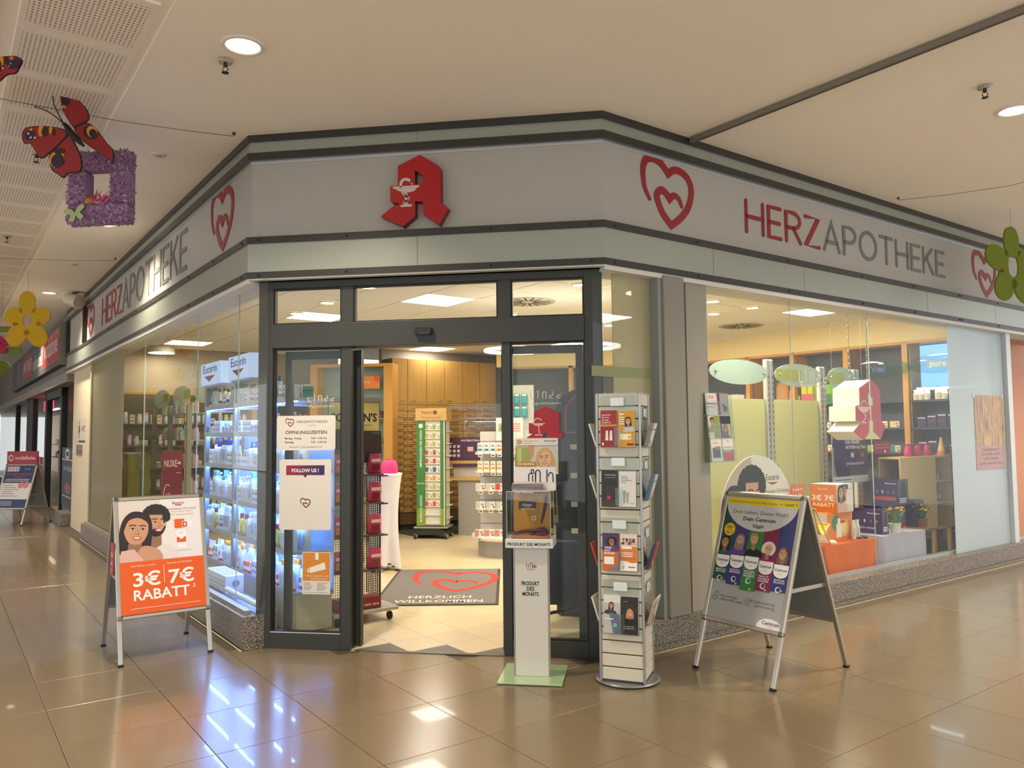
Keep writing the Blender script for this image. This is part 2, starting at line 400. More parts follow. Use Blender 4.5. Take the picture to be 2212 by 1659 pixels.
# shop ceiling
cs=struct('ceiling.001','white suspended tile ceiling inside the shop')
m_ct=K('e8e4dc',.85,noise=.02,ns=40,rnd=.015,name='mineral_ceiling_tile')
shopquad(HI+.004,K('7d7566',.85),cs,'ceiling_void').data.flip_normals()
cp=.612; tm=M().bbox(-cp/2+.006,cp/2-.006,-cp/2+.006,cp/2-.006,-.006,.003,m_ct,.003); tm.obj('tmp'); cme=tm.me; bpy.data.objects.remove(bpy.data.objects['tmp'])
LP=[]   # light panels on the grid
def gidx(u,v): return round((u-4.05)/cp-.5),round((v-6.97)/cp-.5)
PAN={gidx(4.36,7.28),gidx(8.78,5.45),gidx(3.25,12.5),gidx(6.9,11.8),gidx(4.36,9.8),gidx(3.79,9.31),gidx(6.6,7.3),gidx(8.78,7.9),gidx(6.6,5.0),gidx(9.0,10.3),gidx(5.6,9.8)}  # last panel is an unseen one, added to brighten the drawer wall
nvis=0
restc=M()
for i in range(-4,12):
    for j in range(-5,13):
        u=4.05+cp*(i+.5); v=6.97+cp*(j+.5)
        if u<U0+.40 or v<V0+.40 or u>10.1 or v>13.5 or (u+v-cp)*S<Y0+.1: continue
        if (i,j) in PAN: LP.append((u,v)); continue
        inst(cme,'ceiling_tile',cs,at(P(u,v,HI)))
# ---------------------------------------------------------------- shop front walls
WALL={}
for side,nm,lb in (('left','wall_left','left shop front with dark trims, aluminium bands and granite plinth'),('front','wall_front','angled shop front above the entrance door'),('right','wall_right','right shop front with dark trims, aluminium bands and granite plinth')):
    wq=struct(nm,lb); WALL[side]=wq
    for z0,z1 in ((3.862,ZC),(3.716,3.775),(3.065,3.117),(2.795,2.844)):
        mb=M(); band(mb,side,0,.07,z0,z1,m_trim); mb.obj('fascia_trim',wq)
    mb=M(); band(mb,side,.018,.07,3.775,3.862,m_alu); mb.obj('fascia_panel',wq)
    mb=M(); band(mb,side,.012,.07,2.844,3.065,m_alu); mb.obj('fascia_panel',wq)
    mb=M(); band(mb,side,.045,.10,3.117,3.716,m_sign); mb.obj('sign_panel',wq)
    mb=M(); band(mb,side,.03,.05,3.692,3.716,K('d5d8d8',.3,.7)); mb.obj('light_rail',wq)
    mb=M(); band(mb,side,.07,.30,2.785,ZC,m_white); mb.obj('lintel',wq)
    mb=M(); band(mb,side,.01,.28,2.76 if side!='front' else 2.785,2.796,K('d9d4ca',.5)); mb.obj('soffit',wq)
# small bolts on the trims
def bolts(side,ts,parent):
    for k,s_ in enumerate(ts):
        for z in (3.09,2.82):
            if side=='left': p=P(U0-.001,cL()[1]+s_,z); r=-DV
            elif side=='right': p=P(cR()[0]+s_,V0-.001,z); r=DU
            else: p=P(*cL(),z)+V((s_,-.001,0)); r=V((1,0,0))
            mb=M().lathe([(.009,0),(.009,.004),(.005,.006)],m_black,8); mb.obj('bolt',parent,face(p,r))
bolts('left',[.12,.9,1.7,2.5,3.3,4.1,5,6],WALL['left']); bolts('front',[.1,.8,1.9,2.63],WALL['front']); bolts('right',[.1,1,2.2,3.4,4.4,5.4,5.46,6.4],WALL['right'])
# joints of the panels
for side,ss in (('front',(1.345,)),('left',(3.0,6.2)),('right',(1.2,2.45,4.7,6.35))):
    for s_ in ss:
        for z0,z1,t in ((2.846,3.063,.0115),(3.777,3.860,.0175)):
            if side=='left': p=P(U0+t,cL()[1]+s_); r=-DV
            elif side=='right': p=P(cR()[0]+s_,V0+t); r=DU
            else: p=P(*cL())+V((s_,t,0)); r=V((1,0,0))
            M().rect(-.0015,.0015,z0,z1,K('55524b',.7),.0003).obj('panel_joint',WALL[side],face(p,r))
# plinths
ZPL=.25
for side in ('left','right'):
    mb=M()
    if side=='left':
        a,b=P(U0+.0,14.05),P(*cL(0)); c=P(U0+.3,14.05); d=P(U0+.3,cL(0)[1]+.1)
        e=P(*cL(0))+V((.13,.12,0)); zt=ZPL
        q=[a,b,e,d,c]
    else:
        a=P(*cR(0)); b=P(11.2,V0); c=P(11.2,V0+.3); d=P(cR(0)[0]+.1,V0+.3); e=P(*cR(0))+V((-.0,.12,0)); zt=.222
        q=[a,b,c,d,e]
    n=len(q); vs=[(p.x,p.y,.055) for p in q]+[(p.x,p.y,zt) for p in q]
    mb.add(vs,[list(range(n))[::-1],list(range(n,2*n))]+[(i,(i+1)%n,n+(i+1)%n,n+i) for i in range(n)],m_gran)
    q2=[p+ (DU*.012 if side=='left' else DV*.012) for p in q]
    vs=[(p.x,p.y,0) for p in q2]+[(p.x,p.y,.055) for p in q2]
    mb.add(vs,[list(range(n))[::-1],list(range(n,2*n))]+[(i,(i+1)%n,n+(i+1)%n,n+i) for i in range(n)],m_gran)
    mb.obj('plinth',WALL[side],bevel=.004)
    # metal glazing rail on top of the plinth, pale grout line at the floor
    mb=M()
    t0,t1=(.09,.13)
    if side=='left': mb.box(cL(.1)[1]+.02,14.0,0,.05,0,.03,m_white,frame(P(U0+.085,0,ZPL),DV))
    else: mb.box(cR(.1)[0]+.02,11.1,0,.05,0,.03,K('b9bdbd',.35,.6),frame(P(0,V0+.135,.222),DU))
    mb.obj('glazing_rail',WALL[side])
    mb=M(); 
    if side=='left': mb.box(cL(0)[1],14.05,0,.012,.0005,.004,K('c9b98f',.7),frame(P(U0,0,0),DV))
    else: mb.box(cR(0)[0],11.2,-.012,0,.0005,.004,K('c9b98f',.7),frame(P(0,V0,0),DU))
    mb.obj('grout_line',WALL[side])
# ---------------------------------------------------------------- windows
m_fL=frostmat('frosted_pane_left','b0a888',.06,.35)
m_fR=frostmat('frosted_pane_right','d6e4ea',.08,.4)
GT=2.785
def pane(name,side,s0,s1,z0,z1,mat,parent,t=.10,th=.008,nm='pane'):
    mb=M()
    if side=='left': T=frame(P(U0+t,0,0),DV); mb.box(s0,s1,-th,0,z0,z1,mat,T)
    else: T=frame(P(0,V0+t,0),DU); mb.box(s0,s1,0,th,z0,z1,mat,T)
    return mb.obj(nm,parent)
wl=struct('window_1','wide left shop window of frameless glass panes')
ge=K('b3c4ba',.15,name='green_glass_edge')
vv=[5.79,6.47,7.72,10.06,11.36]
for a,b in zip(vv,vv[1:]):
    pane('p','left',a+.003,b-.003,ZPL+.028,GT,GLASS,wl)
    if b<11: pane('p','left',b-.0015,b+.0015,ZPL+.03,GT,ge,wl,nm='glass_joint',th=.009)
wf=struct('window_2','frosted pale green end pane of the left window')
pane('p','left',11.365,13.84,ZPL+.0,GT,m_fL,wf)
wr=struct('window_3','wide right shop window of frameless glass panes')
uu=[4.945,6.15,7.45,9.11]
for a,b in zip(uu,uu[1:]):
    pane('p','right',a+.003,b-.003,.252,GT,GLASS,wr)
    if b<9: pane('p','right',b-.0015,b+.0015,.252,GT,ge,wr,nm='glass_joint',th=.009)
wg=struct('window_4','frosted white end pane of the right window')
pane('p','right',9.11,10.50,.222,GT,m_fR,wg)
mb=M().box(10.50,10.62,-.05,.07,.222,GT,K('c9cfd2',.4),frame(P(0,V0+.1,0),DU)); mb.obj('end_post',wg)
wn=struct('window_5','narrow frosted side light between door and column')
pane('p','right',3.77,3.965,.222,GT,GLASS,wn)
m_fn=frostmat('frosted_film_narrow','c2c0a0',.22,.5)
pane('p','right',3.965,4.36,.222,GT,m_fn,wn)
pane('p','right',3.75,4.36,2.0,2.075,K('8f9462',.5),wn,t=.098,nm='green_stripe',th=.002)
# column between the windows
wc=struct('wall_column','off-white boxed column between narrow and wide right window')
T=frame(P(0,V0,0),DU)
M().box(4.36,4.40,.02,.3,.222,GT,K('8d928e',.5),T).obj('column_side',wc)
M().box(4.40,4.63,-.005,.3,.222,GT,m_white,T).obj('column_shaft',wc,bevel=.01)
M().box(4.63,4.73,.06,.3,.222,GT,K('8d928e',.5),T).obj('column_recess',wc)
M().box(4.70,4.945,.045,.3,.222,GT,K('9a9484',.5),T).obj('column_panel',wc)
# ---------------------------------------------------------------- entrance door frame
wd=struct('door_1','anthracite sliding entrance door with transom lights')
YD=Y0+.11
def dx(px,py=1000): return ony(px,py,YD).x
def dz(px,py): return ony(px,py,YD).z
xs=[-2.83,-2.73,-2.185,-2.11,-2.05]  # left stile, glass, mullion
def dbox(mb,x0,x1,z0,z1,y0=0,y1=.08,mat=m_dark): mb.box(x0,x1,YD+y0,YD+y1,z0,z1,mat)
zt0,zt1,zh=2.45,2.73,2.265
def member(nm,*a,**k): mb=M(); dbox(mb,*a,**k); return mb.obj(nm,wd,bevel=.003)
XL0,XL1=-2.845,-2.735; XR0,XR1=-.325,-.20
gl0,gl1=dx(590,700),dx(738,700); ml0,ml1=dx(737,650),dx(763,650); mr0,mr1=dx(1075,650),dx(1103,650); gr0,gr1=dx(1103,900),dx(1265,900)
member('stile',XL0,gl0,0,2.785); member('stile',gr1,XR1,0,2.785)
member('top_rail',gl0,gr1,zt1,2.785)
member('mullion',ml0,ml1,zt0,zt1); member('mullion',mr0,mr1,zt0,zt1)
member('header',gl0,gr1,zh,zt0,y0=-.02,y1=.16)
member('post',gl1,dx(757),.0,zh,y0=-.0,y1=.10); member('post',dx(1086),gr0,0,zh,y0=0,y1=.10)
member('bottom_rail',gl0,gl1,.0,.118); member('bottom_rail',gr0,gr1,0,.118)
for a,b,z0,z1 in ((gl0,ml0,zt0,zt1),(ml1,mr0,zt0,zt1),(mr1,gr1,zt0,zt1),(gl0,gl1,.118,zh),(gr0,gr1,.118,zh)):
    M().box(a,b,YD+.035,YD+.043,z0,z1,GLASS).obj('pane',wd)
    M().frame2(a,b,z0,z1,.012,-.02,.02,m_black,face((0,YD+.03,0),(1,0,0))).obj('gasket',wd)
M().box(gl0,gl1,YD-.002,YD+.004,.118,.126,K('d8d8d8',.2,1)).obj('glazing_bead',wd)
# slid-open leaves behind the side lights
for nm,a,b in (('door_2',gl0+.05,dx(768)),('door_3',dx(1084)-.01,gr1-.02)):
    lf=struct(nm,'left sliding door leaf standing open behind the side light' if nm=='door_2' else 'right sliding door leaf standing open behind the side light')
    y=YD+.115
    for nm2,x0,x1,z0,z1 in (('stile',a,a+.055,.01,2.25),('stile',b-.055,b,.01,2.25),('rail',a+.055,b-.055,.01,.10),('rail',a+.055,b-.055,2.19,2.25)):
        M().box(x0,x1,y,y+.045,z0,z1,m_dark).obj(nm2,lf,bevel=.003)
    M().box(a+.055,b-.055,y+.018,y+.026,.10,2.19,GLASS).obj('pane',lf)
    e=b if nm=='door_2' else a
    M().box(e-.006,e+.006,y-.012,y+.05,.01,2.25,m_black).obj('edge_seal',lf)
# motion sensor on the header
T=face((dx(918,716),YD-.02,dz(918,716)),(1,0,0)); se=thing('door_sensor','small black motion sensor on the door header','sensor',T)
M().prism([(-.07,-.025),(.06,-.028),(.065,.02),(-.06,.026)],0,.05,K('1b1a18',.3)).obj('housing',se,bevel=.006); M().box(-.03,.05,-.03,-.012,.045,.056,K('2e2c25',.1)).obj('lens',se)
# ---------------------------------------------------------------- shop inner walls
wb=struct('wall_back','rear wall of the shop'); mb=M()
mb.box(6.06,10.2,0,.1,0,HI+.02,K('8f8a7c',.8),frame(P(0,11.98,0),DU)); mb.obj('wall_surface',wb)
wk=struct('wall_shop_left','end wall behind the left window'); M().box(1.95,6.1,0,.1,0,HI+.02,K('b4aa90',.8),frame(P(0,13.85,0),DU)).obj('wall_surface',wk)
we=struct('wall_end','right end wall of the shop with yellow band'); 
m_dk=K('55585a',.6,name='dark_blind')
for nm,v0,v1,z0,z1 in (('wall_surface',5.13,9.3,0,HI+.02),('wall_surface',4.2,5.13,0,2.10),('wall_surface',4.2,5.13,2.70,HI+.02)): M().box(v0,v1,-.06,0,z0,z1,m_dk,frame(P(10.42,0,0),DV)).obj(nm,we)
M().box(4.2,9.1,0,.33,2.735,HI,K('f2dc9a',.6),frame(P(10.42,0,0),DV)).obj('yellow_band',we)
wx=struct('window_6','small blue-tinted opening high in the right end wall, standing in for a reflection'); M().box(4.2,5.13,-.04,-.03,2.10,2.70,glassmat('sky_tinted_glass',(.5,.72,.95),.6),frame(P(10.42,0,0),DV)).obj('pane',wx)  # opening stands in for a reflection; its sky blue is put into the tint
#wh=struct('wall_diagonal','diagonal wall with yellow band behind the right door leaf')
# ---------------------------------------------------------------- lights
m_led=K('ffffff',.5,emit=7.2,ec='fff5e8',name='led_panel_glow'); m_led2=K('ffffff',.5,emit=20,ec='ffd9a0',name='warm_lamp_glow')
for u,v in LP:
    t=thing('ceiling_lamp','glowing square LED lamp in the shop ceiling, '+ordi(len([1 for q in LP if q[0]**2+q[1]**2<=u*u+v*v]))+' nearest of all','ceiling light',at(P(u,v,HI)),'square LED lamps in the shop ceiling')
    M().frame2(-.304,.304,-.304,.304,.012,-.006,.01,K('e6e2d8',.5)).obj('panel_frame',t); M().box(-.292,.292,-.292,.292,-.002,.008,m_led).obj('diffuser',t)
def downlight(px,py,z,r,label,group,mall=True,energy=40,uv=None):
    p=P(uv[0],uv[1],z) if uv else P(*onz(px,py,z))
    t=thing('ceiling_downlight',label,'ceiling light',frame(p,(1,0,0)),group)
    M().lathe([(r*1.0,-.006),(r*1.06,-.014),(r*1.28,-.008),(r*1.32,.001)],K('e3ddd0',.4),28,cap=False).obj('trim_ring',t)
    M().lathe([(.0001,-.003),(r*1.0,-.006)],K('b9b4a8',.3,.5,emit=1.2 if mall else 6,ec='ffe9cc',bump=.6,ns=60,name='downlight_reflector'),24,cap=False).obj('reflector',t)
    M().poly(smoothpts([(-r*.75,-r*.1),(0,-r*.28),(r*.75,-r*.1),(r*.6,r*.5),(0,r*.72),(-r*.6,r*.5)],3),m_led2 if not mall else K('ffffff',.4,emit=7,ec='ffeed6',name='downlight_glow'),-.0075,face((0,0,0),(1,0,0),(0,-1,0))@Matrix.Translation((0,0,.014)) if False else Matrix.Rotation(math.pi,4,'X')@Matrix.Translation((0,0,.014))).obj('lens',t)
    lamp('downlight_beam','SPOT',None,energy*5.2,(1,.86,.68),.1,T=Matrix.Translation((0,0,-.03)),parent=t,spot=128,blend=.8) if mall else lamp('downlight_beam','AREA',None,energy,(1,.86,.68) if mall else (1,.82,.55),r*1.6,T=Matrix.Translation((0,0,-.02)),parent=t)
    return t
G='recessed downlights in the mall ceiling'
EM=36
downlight(525,97,ZC,.098,'large recessed downlight beside the sprinkler, nearest the butterfly',G,energy=EM)
downlight(2192,237,ZC,.098,'recessed downlight cut by the right picture edge',G,energy=EM)
downlight(228,483,ZC,.098,'recessed downlight half hidden behind the purple picture frame',G,energy=EM)
downlight(106,632,ZC,.098,'farthest recessed downlight above the yellow flower',G,energy=EM)
for k,(u,v) in enumerate(((1.41,-.4),(6.3,-2),(11.2,2.3),(-2.5,4.6),(-2.5,9.4),(-2.5,-.4),(3.9,-1.4),(-2.5,14.4),(8.7,.2),(13.5,2.3),(1.41,19.4))):
    downlight(0,0,ZC,.098,'recessed mall downlight beyond the picture edge, '+('overhead','far behind right','far right','left of the ceiling grille','left, farther','behind left','behind','left, farthest','right passage','end of right passage','end of left passage')[k],G,uv=(u,v),energy=EM)
# ================================================================ FASCIA SIGNS
RED='8e1220'; GREY='6f726e'
m_red=K('8a0d1a',.45,name='sign_red'); m_red2=K('a3000c',.35,name='emblem_red'); m_grey=K('6a6d68',.5,name='sign_grey')
HEART=[(.14,.365),(.06,.5),(.035,.62),(.03,.78),(.085,.91),(.22,.955),(.37,.91),(.50,.79),(.60,.865),(.74,.87),(.885,.79),(.945,.62),(.88,.38),(.72,.185),(.54,.05),(.385,.19),(.29,.365),(.28,.46),(.355,.53),(.44,.505),(.515,.43),(.60,.495),(.695,.46),(.745,.36)]
HPTS=smoothpts(HEART[:8],3,False)[:-1]+smoothpts(HEART[7:15],3,False)[:-1]+smoothpts(HEART[14:21],3,False)[:-1]+smoothpts(HEART[20:],3,False)
def heart(mb,x,y,w,h,mat,z=0,T=None,lw=.098,ext=None):
    mb.stroke([[(x+a*w,y+b*h) for a,b in HPTS]],lw*w,mat,z,(z+ext) if ext else None,T,wf=lambda t:.55+.45*min(1,6*t,8*(1-t)))
def arc(cx,cy,rx,ry,a0,a1,n=8): return [(cx+rx*math.cos(math.radians(a0+(a1-a0)*i/n)),cy+ry*math.sin(math.radians(a0+(a1-a0)*i/n))) for i in range(n+1)]
GLY={'H':([[(0,0),(0,1)],[(.56,0),(.56,1)],[(0,.5),(.56,.5)]],.56),'E':([[(.42,1),(0,1),(0,0),(.42,0)],[(0,.5),(.38,.5)]],.42),
'R':([[(0,0),(0,1),(.24,1)]+arc(.24,.735,.27,.265,90,-90)[1:]+[(0,.47)],[(.26,.47),(.52,0)]],.52),'Z':([[(0,1),(.5,1),(0,0),(.52,0)]],.52),
'A':([[(0,0),(.31,1),(.62,0)],[(.1,.3),(.52,.3)]],.62),'P':([[(0,0),(0,1),(.22,1)]+arc(.22,.72,.28,.28,90,-90)[1:]+[(0,.44)]],.5),
'O':([arc(.36,.5,.36,.5,90,450,20)],.72),'T':([[(0,1),(.56,1)],[(.28,1),(.28,0)]],.56),'K':([[(0,0),(0,1)],[(.46,1),(.02,.44)],[(.17,.62),(.5,0)]],.5)}
def lettering(name,label,T,total,h,group):
    t=thing(name,label,'lettering',T,group); word='HERZAPOTHEKE'; gap=.2; tot=sum(GLY[c][1] for c in word)+gap*(len(word)-1)
    k=total/(tot*h+.11*h) ; x=.055*h*k
    for i,c in enumerate(word):
        paths,wd=GLY[c]; mb=M(); mb.stroke([[(a*h*k,.055*h+b*h*.89) for a,b in p] for p in paths],.12*h,m_red if i<4 else m_grey,0,.006)
        mb.obj('letter',t,Matrix.Translation((x,0,0))); x+=(wd+gap)*h*k
def rsgn(px,py): return onv(px,py,V0+.044)
def lsgn(px,py): return onu(px,py,U0+.044)
a,b=rsgn(1609,505),rsgn(2042,600); zb=(a.z+b.z)/2; zt=(rsgn(1612,430).z+rsgn(2037,543).z)/2
lettering('sign_lettering','red and grey rounded capital lettering on the right fascia',face(P(a.x,V0+.044,zb),DU),b.x-a.x,zt-zb,'lettering on the fascia')
a,b=lsgn(220,703),lsgn(404,584); zb=(a.z+b.z)/2; zt=(lsgn(223,641).z+lsgn(403,496).z)/2
lettering('sign_lettering','red and grey rounded capital lettering on the left fascia, seen steeply from the side',face(P(U0+.044,a.y,zb),-DV),a.y-b.y,zt-zb,'lettering on the fascia')
for side,p0,p1,lb in (('r',(1386,493),(1499,345),'large red double heart emblem on the right fascia near the entrance'),('r',(2101,640),(2152,546),'red double heart emblem at the far end of right fascia, partly behind green flower'),('l',(457,541),(506,402),'red double heart emblem on the left fascia near the corner'),('l',(189,727),(204,655),'red double heart emblem at the far end of the left fascia')):
    f_=rsgn if side=='r' else lsgn
    A,B=f_((p0[0]+p1[0])/2,p0[1]),f_((p0[0]+p1[0])/2,p1[1]); X0=f_(p0[0],(p0[1]+p1[1])/2); X1=f_(p1[0],(p0[1]+p1[1])/2)
    if side=='r': T=face(P(X0.x,V0+.044,A.z),DU); w_=X1.x-X0.x
    else: T=face(P(U0+.044,X0.y,A.z),-DV); w_=X0.y-X1.y
    t=thing('heart_emblem',lb,'emblem',T,'heart emblems on the fascia'); mb=M(); heart(mb,0,0,w_,B.z-A.z,m_red,0,ext=.005); mb.obj('emblem_stroke',t)
# big red letter emblem over the door
def zc(pts,ox,oy,sc_,Y):       # crop coordinates -> points in the plane y=Y
    return [(lambda p:(p.x,p.z))(ony(ox+a/sc_,oy+b/sc_,Y)) for a,b in pts]
AOUT=[(805,130),(1170,345),(1198,378),(1208,420),(1220,1085),(1330,1150),(1368,1195),(1185,1525),(865,1305),(862,1065),(784,1062),(784,720),(855,715),(855,545),(700,440),(705,725),(784,720.5),(784,1061.5),(706,1058),(706,1345),(462,1560),(22,1365),(305,1125),(375,1140),(375,1090),(240,1085),(214,1060),(210,757),(362,747),(362,352)]
def chalice(mb,mat,z,f):
    mb.poly(f([(305,815),(745,788),(700,850),(600,880),(480,882),(390,860)]),mat,z)
    mb.stroke([f([(285,790),(768,760)])],.0019*9,mat,z)
    for d in (0,30): mb.stroke([f([(405+d,770),(412+d,690),(450+d*.8,625+d*.6),(530,605+d),(595-d*.4,622+d),(640-d*.5,680)])],.0105,mat,z)
    mb.poly(f([(605,640),(645,665),(660,725),(640,730),(620,690)]),mat,z)
    mb.stroke([f([(515,890),(515,1090)]),f([(542,895),(540,1085)])],.009,mat,z)
    for d in (0,24): mb.stroke([smoothpts(f([(440+d,880),(500+d,950),(570+d*.8,985),(560+d*.6,1030),(490+d,1070),(475+d*.6,1100)]),4,False)],.009,mat,z)
    mb.poly(f([(470,1128),(500,1100),(560,1098),(600,1122)]),mat,z); mb.stroke([f([(437,1152),(626,1140)])],.017,mat,z)
YA=Y0-.03; C0=ony(907,410,YA)
em=thing('pharmacy_emblem','large red letter A emblem with white chalice above the entrance','emblem',face((C0.x,YA,C0.z),(1,0,0)))
fA=lambda pts:[(x-C0.x,z-C0.z) for x,z in zc(pts,820,320,9.21875,YA)]
M().prism(fA(AOUT),-.075,0,m_red2,side=K('74040d',.45)).obj('letter_body',em)
mb=M(); chalice(mb,K('c9b7ab',.5),.0015,fA); mb.obj('chalice_motif',em)
M().add([(-.36,-.37,-.0751),(.36,-.37,-.0751),(.36,.36,-.0751),(-.36,.36,-.0751)],[],m_red2)
# ================================================================ PRINT HELPERS
SK=('e0ac8c','c98e6c','f0c4a6')
def person2d(mb,x,y,w,z=0,T=None,skin='d9a584',hair='1d1512',top='e8c9bb',style='long',look=0,beard=False,tilt=0,wide=1.0,shirt=True,neckh=.28):
    """flat printed bust; x,y = chin centre, w = face width"""
    h=w*1.34; ms=K(skin,.5); mh=K(hair,.5); c,s=math.cos(tilt),math.sin(tilt)
    d=.0004
    def R(pts): return [(x+(a*c-b*s)*w,y+(a*s+b*c)*w) for a,b in pts]
    dk=tuple(max(0,q*.72) for q in [int(skin[i:i+2],16)/255 for i in (0,2,4)]); msd=K(dk,.5)
    if style=='long': mb.poly(smoothpts(R([(-.62,-.55),(-.68,.3),(-.6,1.0),(-.3,1.42),(.1,1.48),(.5,1.3),(.66,.8),(.66,.1),(.6,-.6),(.2,-.3),(-.2,-.3)])),mh,z,T)
    if style=='afro': mb.poly(smoothpts(R([(-.75,.2),(-.95,.75),(-.7,1.35),(-.1,1.65),(.55,1.5),(.95,1.0),(.85,.4),(.5,.0),(0,.2)])),mh,z,T)
    if style=='wave': mb.poly(smoothpts(R([(-.55,-.75),(-.8,-.2),(-.7,.5),(-.55,1.1),(-.15,1.45),(.3,1.42),(.62,1.0),(.78,.3),(.72,-.35),(.9,-.8),(.3,-.5),(-.2,-.4)])),mh,z,T)
    if shirt: mb.poly(smoothpts(R([(-1.25*wide,-1.45),(-1.1*wide,-.72),(-.5,-.42),(0,-.5),(.5,-.42),(1.1*wide,-.72),(1.25*wide,-1.45),(0,-1.5)]),3),K(top,.6),z+d,T)
    mb.poly(R([(-.27,.12),(-.3,-.45),(0,-.62),(.3,-.45),(.27,.12)]),msd,z+2*d,T)
    mb.poly(smoothpts(R([(0,0),(.28,.1),(.46,.42),(.5,.75),(.42,1.12),(.0,1.34),(-.42,1.12),(-.5,.75),(-.46,.42),(-.28,.1)]),3),ms,z+3*d,T)
    l=look*.12
    if beard: mb.poly(smoothpts(R([(0,-.04),(.3,.08),(.47,.42),(.42,.5),(.28,.3),(0,.38),(-.28,.3),(-.42,.5),(-.47,.42),(-.3,.08)]),3),K(hair,.6),z+3.5*d,T)
    eb=K('2a1c15',.6)
    for sx in (-1,1):
        ex=sx*.21+l
        mb.poly(smoothpts(R([(ex-.1,.68),(ex,.735),(ex+.1,.69),(ex,.65)]),3),K('f2ece6',.4),z+4*d,T)
        mb.disc(*R([(ex+l*.2,.69)])[0],.045*w,K('2b1a12',.3),z+5*d,n=10,T=T)
        mb.stroke([R([(ex-.13,.83),(ex,.875),(ex+.13,.84)])],.045*w,eb,z+5*d,T=T); mb.stroke([R([(ex-.11,.69),(ex,.745),(ex+.11,.70)])],.025*w,eb,z+5.5*d,T=T)
    mb.stroke([R([(l*.8,.72),(l*1.3+.05,.5),(l*1.1-.03,.455)])],.022*w,msd,z+5*d,T=T); mb.stroke([R([(l-.09,.46),(l+.09,.46)])],.03*w,msd,z+5*d,T=T)
    mb.poly(smoothpts(R([(l-.2,.32),(l-.07,.35),(l,.335),(l+.07,.35),(l+.2,.32),(l+.1,.22),(l,.2),(l-.1,.22)]),3),K('a94b45',.4),z+5*d,T)
    mb.poly(smoothpts(R([(l-.15,.31),(l,.315),(l+.15,.31),(l,.25)]),3),K('f5efe8',.4),z+6*d,T)
    if style in('long',): mb.poly(smoothpts(R([(-.5,.6),(-.56,1.0),(-.3,1.36),(.1,1.44),(.46,1.25),(.55,.75),(.42,1.02),(.05,1.2),(-.35,1.05)]),3),mh,z+6.5*d,T)
    if style=='wave': mb.poly(smoothpts(R([(-.52,.3),(-.6,.9),(-.25,1.36),(.1,1.42),(.5,1.2),(.6,.5),(.44,.95),(.12,1.22),(-.2,1.12),(-.42,.85)]),3),mh,z+6.5*d,T)
    if style=='short': mb.poly(smoothpts(R([(-.53,.72),(-.6,1.05),(-.4,1.42),(0,1.55),(.42,1.42),(.6,1.05),(.53,.75),(.44,1.05),(.15,1.15),(-.2,1.12),(-.44,1.02)]),3),mh,z+6.5*d,T)
    if style=='curly':
        for i in range(11):
            a=math.radians(-8+196*i/10); mb.disc(*R([(.5*math.cos(a),.98+.46*math.sin(a))])[0],.2*w,mh,z+(6.5+.1*i)*d,n=9,T=T)
        for i in range(7): mb.disc(*R([(-.36+.12*i,1.22)])[0],.15*w,mh,z+(7.7+.1*i)*d,n=9,T=T)
